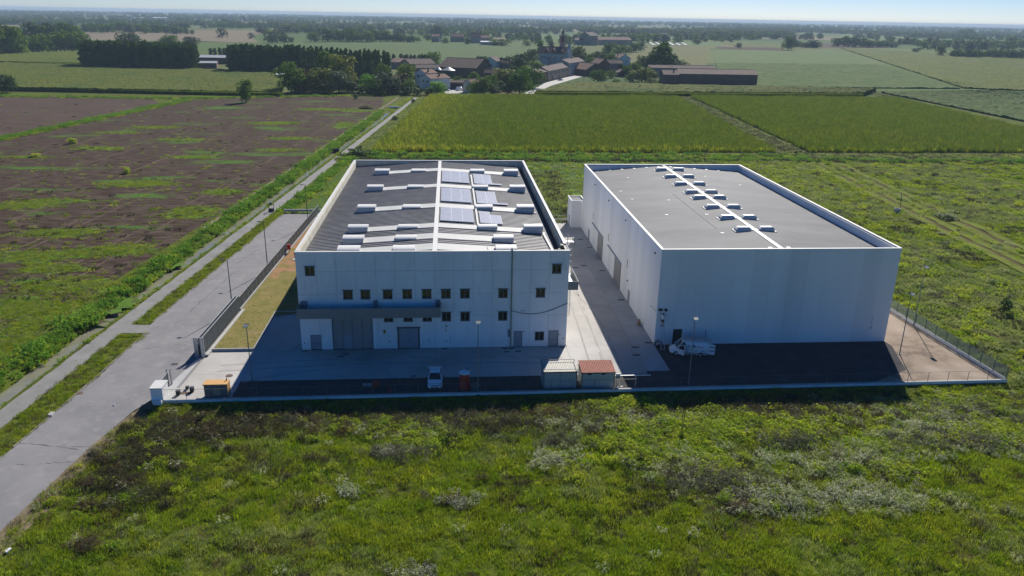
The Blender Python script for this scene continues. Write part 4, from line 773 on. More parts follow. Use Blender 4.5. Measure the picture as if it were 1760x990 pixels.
part('door_opening', MB().add([(.62, .955, .42), (1.42, .952, .42), (1.42, .94, 1.05), (.95, .90, 1.72), (.62, .90, 1.76)], [(0, 1, 2, 3, 4)]), trim, van)
dr = link('front_door', None, van, (1.42, .95, 0), R(-38)) if False else None
b = MB().box(-1.0, 0, -.03, .03, .40, 1.08); fdoor = link('front_door', b.mesh('front_door', paint), van, (1.45, .98, 0), -R(42))
link('door_window_frame', MB().bar((-1.0, 0, 1.08), (-.98, -.02, 1.75), .06).bar((-.98, -.02, 1.75), (-.5, -.02, 1.72), .06).bar((-.5, -.02, 1.72), (0, 0, 1.1), .06).mesh('door_window_frame', paint), fdoor)
link('door_glass', MB().add([(-.97, 0, 1.10), (-.95, -.02, 1.72), (-.5, -.02, 1.69), (-.03, 0, 1.10)], [(0, 1, 2, 3)]).mesh('door_glass', cglass), fdoor)
link('handle', MB().box(-.9, -.72, .03, .05, .85, .9).mesh('handle', trim), fdoor)
dk = mat('livery_blue', (.05, .09, .20), .5)
for s, ang in ((1, 100), (-1, -100)):
    rd = link('rear_door', MB().box(-.86, 0, -.03, .03, .42, 1.78).mesh('rear_door', paint), van, (-2.40, s*.86, 0), R(-8)*s)
    link('door_print', MB().box(-.76, -.12, s*.034-.003, s*.034+.003, 1.38, 1.52).box(-.76, -.12, s*.034-.003, s*.034+.003, .86, .98).mesh('door_print', dk), rd)
    link('door_seal', MB().box(-.86, -.82, s*.03-.008, s*.03+.008, .42, 1.78).mesh('door_seal', trim), rd)
part('cargo_hold', MB().box(-2.41, -2.385, -.74, .74, .5, 1.76), trim, van)
# side print: red lettering either side of a round blue emblem, two lines of small marks below
red_l = mat('livery_red', (.45, .05, .05), .5); yy = .952
def strokes(x0, x1, z0, z1, n, seed, m_, nm):
    b = MB(); q = random.Random(seed); step = (x0-x1)/n
    for i in range(n):
        x = x0-i*step; w_ = step*.74; k = q.randint(0, 4); t_ = .028
        b.box(x-t_, x, yy, yy+.004, z0, z1)
        if k != 1: b.box(x-w_, x-t_-.002, yy, yy+.004, z1-t_, z1)
        if k in (0, 2): b.box(x-w_, x-w_+t_, yy, yy+.004, z0, z1-t_-.002)
        if k in (1, 3): b.box(x-w_, x-t_-.002, yy, yy+.004, z0, z0+t_)
        if k in (2, 3, 4): b.box(x-w_+t_+.002, x-t_-.002, yy, yy+.004, (z0+z1)/2-t_/2, (z0+z1)/2+t_/2)
    part(nm, b, m_, van)
strokes(.42, -.28, 1.30, 1.54, 4, 3, red_l, 'red_lettering'); strokes(-.78, -1.82, 1.30, 1.52, 7, 9, red_l, 'red_lettering')
part('round_emblem', MB().cyl((-.53, yy, 1.46), (-.53, yy+.004, 1.46), .21, n=20), dk, van); part('emblem_swirl', MB().cyl((-.50, yy+.005, 1.50), (-.50, yy+.008, 1.50), .11, n=14), mat('livery_cyan', (.25, .45, .62), .5), van)
for x0, x1 in ((.36, .10), (-.55, -1.1), (-1.5, -2.0)): strokes(x0, x1, .78, .88, max(3, int((x0-x1)/.08)), 5, dk, 'small_print')
part('body_trim', MB().box(-2.3, .5, yy-.004, yy+.012, .46, .54), trim, van)
rk = part('roof_rack', MB().box(-2.2, .5, .66, .70, 2.10, 2.14).box(-2.2, .5, -.70, -.66, 2.10, 2.14), M['metal'], van)
for x in (-2.0, -1.2, -.4, .3): part('rack_bar', MB().box(x, x+.05, -.655, .655, 2.10, 2.14).box(x, x+.05, .66, .70, 1.94, 2.098).box(x, x+.05, -.70, -.66, 1.94, 2.098), M['metal'], rk)
part('rack_hook', MB().bar((-2.1, -.5, 2.15), (-2.1, -.55, 2.95), .06).bar((-2.1, -.55, 2.95), (-2.05, -.6, 3.0), .12), M['dark'], rk)
t = thing('roof_ladder', 'aluminium ladder lying on the rack of the service van', 'ladder'); t.matrix_world = van.matrix_world
t.location = van.location; t.rotation_euler = van.rotation_euler
part('side_rail', MB().bar((-2.6, .1, 2.2), (.95, .1, 2.2), .06, .09), M['metal'], t); part('side_rail', MB().bar((-2.6, .5, 2.2), (.95, .5, 2.2), .06, .09), M['metal'], t)
for i in range(12): part('rung', MB().bar((-2.5+i*.3, .13, 2.2), (-2.5+i*.3, .47, 2.2), .035), M['metal'], t)
# ladder against the wall, man on it
t = thing('extension_ladder', 'tall aluminium ladder leaning on the front of the right warehouse', 'ladder', (46.5, -.0, .0))
la, lb_ = np.array([0, -1.75, .02]), np.array([0, -.16, 4.5])
for s in (-1, 1): part('side_rail', MB().bar((s*.27, la[1], la[2]), (s*.20, lb_[1], lb_[2]), .05, .08), M['metal'], t)
for i in range(15):
    q = la+(lb_-la)*(i+.7)/15.5; w_ = .27-.07*(i+.7)/15.5; part('rung', MB().bar((-w_, q[1], q[2]), (w_, q[1], q[2]), .035), M['metal'], t)
part('foot_bar', MB().bar((-.42, la[1], .05), (.42, la[1], .05), .07), M['metal'], t)
def skin(name, joints, edges, radii, m_, parent, sub=2, root=0):
    me = bpy.data.meshes.new(name); me.from_pydata([tuple(j) for j in joints], edges, []); o = bpy.data.objects.new(name, me); COL.objects.link(o); o.parent = parent
    md = o.modifiers.new('skin', 'SKIN'); md.use_smooth_shade = True
    for k, r_ in enumerate(radii):
        sv = me.skin_vertices[0].data[k] if me.skin_vertices else None
        if sv: sv.radius = (r_, r_) if not isinstance(r_, tuple) else r_; sv.use_root = (k == root)
    s2 = o.modifiers.new('sub', 'SUBSURF'); s2.levels = sub; s2.render_levels = sub; me.materials.append(m_); return o
def skin_ready(name, J, E_, Rr, m_, parent, sub=2, root=0):
    me = bpy.data.meshes.new(name); me.from_pydata([tuple(j) for j in J], E_, []); o = bpy.data.objects.new(name, me); COL.objects.link(o)
    bpy.context.view_layer.objects.active = o; md = o.modifiers.new('skin', 'SKIN'); md.use_smooth_shade = True
    if not me.skin_vertices:
        bpy.context.view_layer.update()
        with bpy.context.temp_override(object=o, active_object=o): bpy.ops.mesh.customdata_skin_add()
    for k, r_ in enumerate(Rr):
        sv = me.skin_vertices[0].data[k]; sv.radius = (r_, r_) if not isinstance(r_, tuple) else r_; sv.use_root = (k == root)
    s2 = o.modifiers.new('sub', 'SUBSURF'); s2.levels = sub; s2.render_levels = sub
    dg = bpy.context.evaluated_depsgraph_get(); ev = bpy.data.meshes.new_from_object(o.evaluated_get(dg)); bpy.data.objects.remove(o)
    ev.materials.clear(); ev.materials.append(m_); return part(name, ev, None, parent)
skinm = mat('skin', (.42, .25, .17), .6); 
FX, FZ = 46.46, 2.98; yl_ = -1.75+(2.98/4.5)*1.6
man = thing('person', 'man in white t-shirt and dark shorts standing high on the ladder', 'person', (FX, yl_-.14, FZ))
# joints, facing the wall (+y), arms raised to the boxes on the wall
J = [(0, 0, .93), (0, .02, 1.12), (0, .04, 1.33), (0, .05, 1.46), (0, .08, 1.55),          # pelvis, waist, chest, neck base, neck
     (.09, 0, .88), (.11, .04, .50), (.10, -.02, .10), (.10, .12, .04),                       # right leg
     (-.09, 0, .88), (-.11, .04, .50), (-.10, -.02, .10), (-.10, .12, .04),
     (.18, .04, 1.41), (.33, .14, 1.30), (.30, .36, 1.50), (.29, .42, 1.56),                 # right arm
     (-.18, .04, 1.41), (-.30, .16, 1.42), (-.26, .36, 1.66), (-.25, .42, 1.73)]
E_ = [(0, 1), (1, 2), (2, 3), (3, 4), (0, 5), (5, 6), (6, 7), (7, 8), (0, 9), (9, 10), (10, 11), (11, 12), (3, 13), (13, 14), (14, 15), (15, 16), (3, 17), (17, 18), (18, 19), (19, 20)]
Rr = [(.14, .10), (.13, .09), (.16, .10), (.08, .07), .052, .085, .058, .038, .035, .085, .058, .038, .035, .055, .042, .030, .032, .055, .042, .030, .032]
for (wx, wy_, wz, s_) in ((.29, .42, 1.56, 1), (-.25, .42, 1.73, -1)):      # five fingers on each hand
    w0 = 16 if s_ == 1 else 20
    for k in range(5):
        if k < 4: a_ = (wx+s_*(.03-.02*k), wy_+.04, wz+.05); c_ = (wx+s_*(.034-.023*k), wy_+.075, wz+.085+.008*(k in (1, 2)))
        else: a_ = (wx-s_*.045, wy_+.015, wz+.015); c_ = (wx-s_*.065, wy_+.04, wz+.045)
        i0 = len(J); J += [a_, c_]; E_ += [(w0, i0), (i0, i0+1)]; Rr += [.010, .008]
body = skin_ready('body', J, E_, Rr, skinm, man)
hd = MB().lathe((0, .10, 1.54), [(.045, 0), (.062, .03), (.075, .08), (.079, .13), (.072, .18), (.045, .225), (.015, .235)], 12, ry=1.2); hdo = part('head', hd, skinm, man, smooth=True)
part('hair', MB().lathe((0, .08, 1.63), [(.080, 0), (.086, .05), (.080, .10), (.052, .145), (.015, .155)], 12, ry=1.18), mat('dark_hair', (.025, .018, .014), .8), man, smooth=True)
part('nose', MB().box(-.012, .012, .19, .215, 1.63, 1.665), skinm, hdo); part('ear', MB().box(.075, .09, .08, .11, 1.63, 1.68), skinm, hdo); part('ear', MB().box(-.09, -.075, .08, .11, 1.63, 1.68), skinm, hdo)
part('eyes', MB().box(.018, .04, .186, .194, 1.672, 1.684).box(-.04, -.018, .186, .194, 1.672, 1.684), M['black'], hdo); part('mouth', MB().box(-.025, .025, .188, .196, 1.60, 1.608), MATS['dull_red'], hdo)
skin_ready('t_shirt', [(0, 0, .93), (0, .02, 1.12), (0, .04, 1.33), (0, .05, 1.44), (.19, .045, 1.41), (.28, .11, 1.345), (-.19, .045, 1.41), (-.27, .13, 1.42)], [(0, 1), (1, 2), (2, 3), (3, 4), (4, 5), (3, 6), (6, 7)], [(.17, .13), (.165, .12), (.19, .13), (.11, .09), .085, .075, .085, .075], M['white'], man)
skin_ready('shorts', [(0, 0, .95), (.10, .0, .82), (.115, .035, .56), (-.10, 0, .82), (-.115, .035, .56)], [(0, 1), (1, 2), (0, 3), (3, 4)], [(.165, .125), .11, .09, .11, .09], mat('dark_shorts', (.02, .022, .03), .8), man)
for s in (-1, 1): part('shoe', MB().box(s*.10-.05, s*.10+.05, -.07, .20, .0, .09), M['black'], man)
# ================================================================ VEGETATION BUILDERS
def leafcloud(C_, Rr, n, s, rs, flat=.0, droop=0.0):
    """n leaf-clump quads on/in spheres (C_, Rr); returns verts, faces"""
    C_ = np.array(C_, float); Rr = np.array(Rr, float); w = Rr**2/np.sum(Rr**2); idx = rs.choice(len(C_), n, p=w)
    d = rs.normal(size=(n, 3)); d /= np.linalg.norm(d, axis=1, keepdims=True); d[:, 2] = np.where(d[:, 2] < -.5, -d[:, 2]*.6, d[:, 2])
    P = C_[idx]+d*(Rr[idx]*rs.uniform(.72, 1.04, n))[:, None]
    nrm = d+rs.normal(size=(n, 3))*.55; nrm /= np.linalg.norm(nrm, axis=1, keepdims=True)
    a = np.cross(nrm, rs.normal(size=(n, 3))); a /= np.linalg.norm(a, axis=1, keepdims=True); b = np.cross(nrm, a)
    sz = s*rs.uniform(.6, 1.35, n)[:, None]; V = np.stack([P-a*sz, P-b*sz*.7, P+a*sz, P+b*sz*.7+nrm*sz*.3], 1).reshape(-1, 3)
    return V, np.arange(4*n).reshape(n, 4)
def crown_round(seed, n=620, top=.62, low=.14, lobes=13, s=.046, pointed=False):
    rs = np.random.RandomState(seed); C_ = []; Rr = []
    for i in range(lobes):
        z = low+.10+(1-low-.24)*(i+.5*rs.rand())/lobes; f = (z-low)/(1-low); prof = math.sqrt(max(.10, 1-((f-.40)/.72)**2)) if not pointed else max(.12, 1.05*(1-f))
        r = .34*prof*math.sqrt(rs.rand()); a = i*2.4+rs.rand(); rr = rs.uniform(.15, .24)*(.55+.55*prof)
        C_.append((r*math.cos(a), r*math.sin(a), z)); Rr.append(rr)
    C_ = np.array(C_); C_[:, :2] *= 1.0
    V, F = leafcloud(C_, Rr, n, s, rs); V[:, 2] = np.clip(V[:, 2], .05, 1.0); mx = np.abs(V[:, :2]).max(); V[:, :2] *= .5/np.percentile(np.abs(V[:, :2]), 98.5); return V, F
def crown_poplar(seed, n=520, s=.05):
    rs = np.random.RandomState(seed); C_ = []; Rr = []
    for i in range(22):
        z = .07+.88*i/21; f = i/21; w = (.30 if f < .75 else .30*(1-(f-.75)/.25)**.6+.03)*(.75+.3*rs.rand()); a = rs.rand()*6.283
        C_.append((.12*math.cos(a), .12*math.sin(a), z)); Rr.append(w)
    C_ = np.array(C_); Rr = np.array(Rr); w = Rr/Rr.sum(); idx = rs.choice(22, n, p=w)
    a = rs.rand(n)*6.283; r = Rr[idx]*rs.uniform(.75, 1.1, n); P = np.stack([C_[idx, 0]+r*np.cos(a), C_[idx, 1]+r*np.sin(a), C_[idx, 2]+rs.uniform(-.03, .03, n)], 1)
    d = np.stack([np.cos(a), np.sin(a), rs.uniform(-.2, .6, n)], 1)+rs.normal(size=(n, 3))*.4; d /= np.linalg.norm(d, axis=1, keepdims=True)
    t_ = np.cross(d, np.array([0, 0, 1.0])); t_ /= np.linalg.norm(t_, axis=1, keepdims=True); u_ = np.cross(t_, d)
    sz = s*rs.uniform(.7, 1.4, n)[:, None]; V = np.stack([P-t_*sz*2, P-u_*sz*.5, P+t_*sz*2, P+u_*sz*.6], 1).reshape(-1, 3)
    V[:, :2] *= .5/np.percentile(np.abs(V[:, :2]), 99); V[:, 2] = np.clip(V[:, 2], .02, 1); return V, np.arange(4*n).reshape(n, 4)
def tuft(seed, n, h, spread, w, lean=.5, curve=True, extra=None):
    """grass or weed clump: n tapering blades"""
    rs = np.random.RandomState(seed); V = []; F = []
    for i in range(n):
        a = rs.rand()*6.283; r = spread*math.sqrt(rs.rand()); x, y = r*math.cos(a), r*math.sin(a); hh = h*rs.uniform(.55, 1.1); la = rs.rand()*6.283; l = lean*hh*rs.uniform(.2, 1)
        dx, dy = math.cos(la)*l, math.sin(la)*l; px, py = -math.sin(la+rs.normal()*.6)*w, math.cos(la+rs.normal()*.6)*w; o = len(V)
        V += [(x-px, y-py, -.05), (x+px, y+py, -.05), (x+dx*.4+px*.8, y+dy*.4+py*.8, hh*.65), (x+dx*.4-px*.8, y+dy*.4-py*.8, hh*.65), (x+dx+px*.2, y+dy+py*.2, hh), (x+dx-px*.2, y+dy-py*.2, hh)]
        F += [(o, o+1, o+2, o+3), (o+3, o+2, o+4, o+5)]
    return np.array(V), np.array(F)
def weed(seed, n_stem, h, spread, nl, ls, dots=0, ds=.03):
    rs = np.random.RandomState(seed); V = []; F = []; mi = []
    def q(P, a, b, m_): o = len(V); V.extend([P-a, P-b, P+a, P+b]); F.append((o, o+1, o+2, o+3)); mi.append(m_)
    for i in range(n_stem):
        a = rs.rand()*6.283; r = spread*math.sqrt(rs.rand()); x, y = r*math.cos(a), r*math.sin(a); hh = h*rs.uniform(.6, 1.1)*(1-.35*r/spread)
        lx_, ly_ = rs.normal()*.12*hh, rs.normal()*.12*hh
        for k in range(nl):
            f = rs.uniform(.15, 1); P = np.array([x+lx_*f, y+ly_*f, hh*f])+rs.normal(size=3)*[.07, .07, .04]; d = rs.normal(size=3); d[2] *= .5; d /= np.linalg.norm(d)
            e_ = np.cross(d, rs.normal(size=3)); e_ /= np.linalg.norm(e_); q(P, d*ls*rs.uniform(.7, 1.4), e_*ls*.4, 0)
        for k in range(dots):
            P = np.array([x+lx_, y+ly_, hh])+rs.normal(size=3)*[.10, .10, .05]; q(P, np.array([ds, 0, ds*.2]), np.array([0, ds, ds*.3]), 1)
    return np.array(V), np.array(F), mi
def source(name, me):                                        # kept out of the scene; only its copies are shown
    return bpy.data.objects.new(name, me)
def scatter(name, label, P, protos, idx=None, sc=None, rz=None, sink=0.0, cat='plants'):
    P = np.asarray(P, np.float32).copy(); n = len(P); P[:, 2] -= sink
    c = bpy.data.collections.new(name+'_kinds')
    for k, p_ in enumerate(protos): p_.name = f'{name}_kind_{k:02d}'; c.objects.link(p_)
    me = bpy.data.meshes.new(name); me.vertices.add(n); me.vertices.foreach_set('co', P.ravel())
    idx = NR.randint(0, len(protos), n) if idx is None else idx; sc = NR.uniform(.75, 1.3, n) if sc is None else sc; rz = NR.uniform(0, 6.283, n) if rz is None else rz
    a = me.attributes.new('kind_index', 'INT', 'POINT'); a.data.foreach_set('value', np.asarray(idx, np.int32))
    a = me.attributes.new('size', 'FLOAT', 'POINT'); a.data.foreach_set('value', np.asarray(sc, np.float32))
    a = me.attributes.new('turn', 'FLOAT_VECTOR', 'POINT'); tv = np.zeros((n, 3), np.float32); tv[:, 2] = rz; a.data.foreach_set('vector', tv.ravel())
    o = link(name, me); tag(o, label, cat, None, 'stuff')
    g = bpy.data.node_groups.new(name+'_scatter', 'GeometryNodeTree'); g.interface.new_socket('Geometry', in_out='INPUT', socket_type='NodeSocketGeometry'); g.interface.new_socket('Geometry', in_out='OUTPUT', socket_type='NodeSocketGeometry')
    N = g.nodes; L = g.links; gi = N.new('NodeGroupInput'); go = N.new('NodeGroupOutput'); ip = N.new('GeometryNodeInstanceOnPoints'); ci = N.new('GeometryNodeCollectionInfo')
    ci.inputs['Collection'].default_value = c; ci.inputs['Separate Children'].default_value = True; ci.inputs['Reset Children'].default_value = True
    def at_(nm, ty): q = N.new('GeometryNodeInputNamedAttribute'); q.data_type = ty; q.inputs[0].default_value = nm; return q.outputs[0]
    L.new(gi.outputs[0], ip.inputs['Points']); L.new(ci.outputs[0], ip.inputs['Instance']); ip.inputs['Pick Instance'].default_value = True
    L.new(at_('kind_index', 'INT'), ip.inputs['Instance Index']); L.new(at_('turn', 'FLOAT_VECTOR'), ip.inputs['Rotation']); L.new(at_('size', 'FLOAT'), ip.inputs['Scale']); L.new(ip.outputs[0], go.inputs[0])
    md = o.modifiers.new('scatter', 'NODES'); md.node_group = g; return o
def rect_pts(x0, x1, y0, y1, dens):
    n = int((x1-x0)*(y1-y0)*dens); return NR.uniform(x0, x1, n), NR.uniform(y0, y1, n)
def inview(x, y, m_=60, z=0.0):
    x = np.asarray(x, float); y = np.asarray(y, float); d = np.stack([x-CAM[0], y-CAM[1], np.full_like(x, z)-CAM[2]], -1); w = d@_f; u = 880+FPX*(d@_r)/w; v = 495-FPX*(d@_u)/w
    return (w > 1) & (u > -m_) & (u < 1760+m_) & (v < 990+m_)
def project(x, y, z=0.0):
    d = np.stack([np.asarray(x)-CAM[0], np.asarray(y)-CAM[1], np.zeros_like(x)+z-CAM[2]], -1); w = d@_f; return 880+FPX*(d@_r)/w, 495-FPX*(d@_u)/w
# ---------------------------------------------------------------- plants: source meshes
G1 = [source('g', npmesh('grass_tuft', *tuft(k, 34, .34, .42, .014, .9), M['g1'])) for k in range(3)]+[source('g', npmesh('grass_tuft', *tuft(9, 30, .36, .42, .014, 1.0), M['g2'])), source('g', npmesh('dry_tuft', *tuft(5, 26, .34, .4, .014, 1.1), M['gbrown']))]
G1.append(source('g', npmesh('dark_tuft', *tuft(6, 30, .30, .42, .016, .8), M['gdark'])))
def wsrc(nm, args, mats): V, F, mi = weed(*args); return source(nm, npmesh(nm, V, F, mats, mi))
Wd = [wsrc('weed_lime', (1, 9, .8, .5, 12, .105), [M['glime'], M['glime']]), wsrc('weed_lime', (2, 9, .65, .5, 12, .11), [M['glime'], M['g2']]),
      wsrc('weed_silver', (3, 10, .7, .55, 11, .08, 4, .045), [M['g2'], M['gwhite']]), wsrc('weed_silver', (4, 10, .8, .5, 9, .075, 3, .04), [M['ggrey'], M['gwhite']]),
      wsrc('weed_dark', (5, 12, .95, .6, 12, .06), [M['gdark'], M['gdark']]), wsrc('weed_dry', (6, 12, .85, .6, 11, .05), [M['gbrown'], M['gbrown']]), wsrc('weed_grey', (7, 13, .95, .6, 12, .05), [M['ggrey'], M['ggrey']])]
# ---------------------------------------------------------------- foreground meadow
x, y = rect_pts(-34, 112, -52, -13.4, 6.5)
d_ = wy(x)-y
def roadx(y): return np.interp(y, [-112, -80, -50, -36.3, -24, -15.6, -13.5], [-36, -28, -20.5, -18.1, -16.6, -15.1, -14.2])
k = inview(x, y) & (x > roadx(y)+.25) & ((d_ > .35) | (x > 86.5)); x, y, d_ = x[k], y[k], d_[k]
zf = fbm(x, y, .16); zf2 = fbm(x+40, y+10, .45)
idx = NR.randint(0, 3, len(x)); idx = np.where((zf > .60) & (NR.rand(len(x)) < .5), 3, idx); idx = np.where((zf2 > .68) & (NR.rand(len(x)) < .45), 4, idx); idx = np.where((zf < .30) & (NR.rand(len(x)) < .5), 5, idx)
side = np.clip(1-(x-roadx(y))/4.5, 0, 1); idx = np.where(NR.rand(len(x)) < side*.5, 4, idx)
keep = NR.rand(len(x)) > side*.45; x, y, idx = x[keep], y[keep], idx[keep]
scatter('meadow_grass', 'thick green meadow grass in front of the walls', np.stack([x, y, zg(x, y)-.03], 1), G1, idx, NR.uniform(.7, 1.35, len(x))*(.35+1.3*fbm(x, y, .9))*np.clip(.35+(wy(x)-y)*.35, .3, 1.0), cat='grass')
# weeds grow in patches: (picture x, picture y, radius m, stretch, kind, count)
pat = [(300, 745, 5.5, 1.6, 4, 200), (230, 790, 4, 1.5, 4, 110), (360, 735, 5, 1.6, 5, 90), (430, 725, 6, 1.6, 4, 160), (560, 718, 6, 2.2, 5, 110), (660, 725, 6, 2, 5, 100), (690, 780, 2.6, 1.5, 6, 75), (660, 780, 1.5, 1, 3, 16), (640, 735, 4, 2, 1, 40), (745, 750, 4, 1.6, 1, 45),
       (800, 725, 6, 2, 6, 90), (850, 730, 5, 1.5, 4, 90), (900, 720, 5, 2, 5, 80), (780, 865, 1.6, 1.2, 3, 30), (600, 845, 1.8, 1, 2, 20), (950, 790, 3, 1.3, 2, 60), (970, 760, 2.5, 1.5, 6, 45), (985, 800, 2, 1.3, 1, 30), (985, 825, 1.3, 1, 0, 14), (975, 735, 3.5, 1.6, 2, 50), (1060, 700, 3.5, 1.6, 0, 70), (1075, 690, 2, 1.4, 0, 60),
       (1000, 710, 5, 2.2, 5, 90), (1120, 725, 5, 1.8, 2, 110), (1170, 740, 5, 1.7, 0, 120), (1060, 765, 2.5, 1.5, 0, 40), (1110, 790, 2.5, 1.6, 0, 50), (1200, 735, 6, 1.6, 0, 150), (1260, 725, 6, 1.6, 1, 120), (1350, 735, 7, 1.6, 0, 160), (1380, 715, 6, 2, 5, 110), (1300, 700, 6, 2.2, 4, 120), (1450, 690, 6, 2.2, 5, 100), (1360, 760, 3.5, 1.5, 6, 70),
       (1180, 800, 5, 1.3, 2, 130), (1240, 830, 5, 1.3, 6, 120), (1260, 865, 4, 1.2, 5, 60), (1300, 850, 4, 1.4, 2, 90), (1160, 780, 4, 1.3, 1, 70), (1330, 870, 3.5, 1.5, 3, 60), (1230, 800, 3, 1, 0, 50), (1440, 855, 4.6, 1.6, 2, 140), (1480, 850, 3, 1.4, 3, 50), (1560, 865, 3.5, 1.5, 2, 60), (1420, 810, 2.4, 1.5, 2, 25),
       (1490, 785, 5, 1.6, 2, 110), (1540, 810, 2.6, 1.2, 0, 70), (1520, 770, 4, 1.5, 1, 70), (1560, 710, 7, 1.7, 2, 150), (1600, 745, 6, 1.5, 2, 180), (1590, 760, 4, 1.2, 6, 60), (1650, 700, 7, 1.8, 0, 120), (1680, 760, 3.0, 1, 6, 90), (1710, 745, 6, 1.5, 0, 160), (1750, 770, 5, 1.4, 2, 110), (1740, 710, 7, 1.6, 6, 110), (1660, 720, 6, 1.5, 2, 120), (1330, 790, 3, 1.5, 2, 30),
       (150, 940, 1.2, 1.6, 5, 20), (160, 870, 1.6, 1.5, 5, 14), (710, 985, 2, 1, 3, 25), (60, 870, 3, 1, 5, 18), (480, 810, 5, 2, 4, 40), (200, 830, 3, 1.2, 4, 60), (250, 860, 3.5, 1.4, 4, 50)]
px, py, pi = [], [], []
for (u, v, r_, st, kd, n) in pat:
    cx_, cy_, _ = at(u, v, -.4); n = int(n*(1.0 if kd == 3 else 1.4 if kd == 2 else 2.4 if kd in (0, 1) else 2.0)); q = NR.normal(size=(n, 2))*.5; px += list(cx_+q[:, 0]*r_*st*.8); py += list(cy_+q[:, 1]*r_*.55)
    pi += list(np.where(NR.rand(n) < .7, kd, NR.choice([kd, 0, 1, 2, 4, 6], n)))
xw, yw = rect_pts(-12, 110, -19.8, -15.8, 2.0); px += list(xw); py += list(yw); pi += list(NR.choice([4, 4, 4, 5, 6, 6, 1], len(xw)))     # rank strip below the wall
xw, yw = rect_pts(-20, 110, -50, -19, .10); px += list(xw); py += list(yw); pi += list(NR.choice([0, 1, 2, 4, 5, 6], len(xw)))
xw, yw = rect_pts(87, 120, -22, 0, .6); px += list(xw); py += list(yw); pi += list(NR.choice([0, 0, 1, 2, 2, 4, 6], len(xw)))
px, py, pi = map(np.array, (px, py, pi)); k = (px > roadx(py)+.8) & (((wy(px)-py) > 1.7) | (px > 87)); px, py, pi = px[k], py[k], pi[k]
def mound(nm, seed, n, w_, h_, ls, mats, share=.2):
    rs = np.random.RandomState(seed); C_ = [(rs.normal()*.22*w_, rs.normal()*.22*w_, h_*.35) for _ in range(7)]; V, F = leafcloud(C_, [w_*.26*rs.uniform(.7, 1.2) for _ in range(7)], n, ls, rs); V[:, 2] = np.where(V[:, 2] > 0, V[:, 2]*h_/(w_*.45), V[:, 2]*.3); mi = (rs.rand(n) < share).astype(int); return source(nm, npmesh(nm, V, F, mats, mi))
MD = [mound('lime_mound', 1, 420, 1.5, .75, .062, [M['glime'], M['g1']], .35), mound('lime_mound', 2, 380, 1.2, .6, .07, [M['glime'], M['lush']], .3), mound('silver_mound', 3, 460, 1.4, .7, .045, [M['g2'], M['gwhite']], .22), mound('grey_mound', 4, 420, 1.5, .8, .042, [M['ggrey'], M['gdark']], .4), mound('dark_mound', 5, 420, 1.5, .8, .05, [M['gdark'], M['gbrown']], .35), mound('dry_mound', 6, 380, 1.3, .7, .045, [M['gbrown'], M['gdark']], .35)]
kmap = np.array([0, 1, 2, 2, 4, 5, 3]); pick = NR.rand(len(px)) < .16; MP = np.stack([px, py, zg(px, py)-.12], 1)[pick]; MI = kmap[pi[pick]]
scatter('meadow_bushes', 'rounded leafy weed bushes standing in the meadow', MP, MD, MI, NR.uniform(.5, 1.15, len(MP)), cat='weeds')
sz = NR.uniform(.55, 1.05, len(px))*np.where((pi == 6) & (NR.rand(len(px)) < .3), 1.2, 1.0)
scatter('meadow_weeds', 'patches of tall lime, silver and dried weeds in the meadow', np.stack([px, py, zg(px, py)-.03], 1), Wd, pi, sz, cat='weeds')
# ---------------------------------------------------------------- rough land right of and behind the warehouses
C2 = [wsrc('clump', (21, 14, .6, 1.1, 9, .14), [M['g2'], M['g2']]), wsrc('clump', (22, 14, .5, 1.2, 10, .14), [M['g1'], M['g1']]), wsrc('clump', (23, 14, .7, 1.1, 9, .12), [M['g2'], M['g2']]),
      wsrc('clump', (24, 16, .8, 1.1, 10, .13), [M['gdark'], M['gdark']]), wsrc('clump', (25, 14, .6, 1.1, 9, .12), [M['ggrey'], M['ggrey']]), wsrc('clump', (26, 12, .55, 1.1, 9, .14), [M['glime'], M['glime']]), wsrc('clump', (27, 18, 1.3, 1.2, 14, .16), [M['lush'], M['glime']])]
x, y = rect_pts(84, 330, -14, 150, .95); k = inview(x, y) & (x > rx(y)+.9); x, y = x[k], y[k]
trk = np.minimum(np.abs(x-np.interp(y, [-14, 31, 65, 136], [118.5, 120.9, 123.9, 130.1])), np.abs(x-6.3-np.interp(y, [-14, 31, 65, 136], [118.5, 120.9, 123.9, 130.1]))); k = trk > .9; x, y = x[k], y[k]
f1 = fbm(x, y, .055); f2 = fbm(x+31, y+5, .13); f3 = fbm(x+9, y+70, .3)
idx = np.where(f1 > .53, 2, np.where(f1 > .42, 0, 1)); idx = np.where(NR.rand(len(x)) < .15, 0, idx); rr2 = NR.rand(len(x)); idx = np.where((f2 > .66) & (rr2 < .6), 3, idx); idx = np.where((f2 < .36) & (rr2 < .6), 4, idx); idx = np.where((f3 > .52) & (rr2 < .6), 5, idx)
trk = trk[k]; sz = NR.uniform(.5, 1.15, len(x))*(.45+.95*f3); idx = np.where((trk < 3.0), 5, idx); sz = np.where(trk < 2.8, sz*.42, sz)
mx_, my_ = rect_pts(86, 330, -14, 148, .026); q_ = inview(mx_, my_) & (mx_ > rx(my_)+2) & (fbm(mx_, my_, .05) > .38); mx_, my_ = mx_[q_], my_[q_]
scatter('pasture_bushes', 'scattered grey green bushes in the right hand pasture', np.stack([mx_, my_, zg(mx_, my_)-.15], 1), MD, NR.choice([0, 2, 2, 3, 1], len(mx_)), NR.uniform(.7, 1.6, len(mx_)), cat='weeds')
scatter('rough_meadow', 'rough weedy pasture to the right of the warehouses', np.stack([x, y, zg(x, y)-.03], 1), C2, idx, sz, cat='grass')
bx, by, bi = [], [], []
def add(x, y, i): bx.extend(x); by.extend(y); bi.extend(np.broadcast_to(i, len(x)))
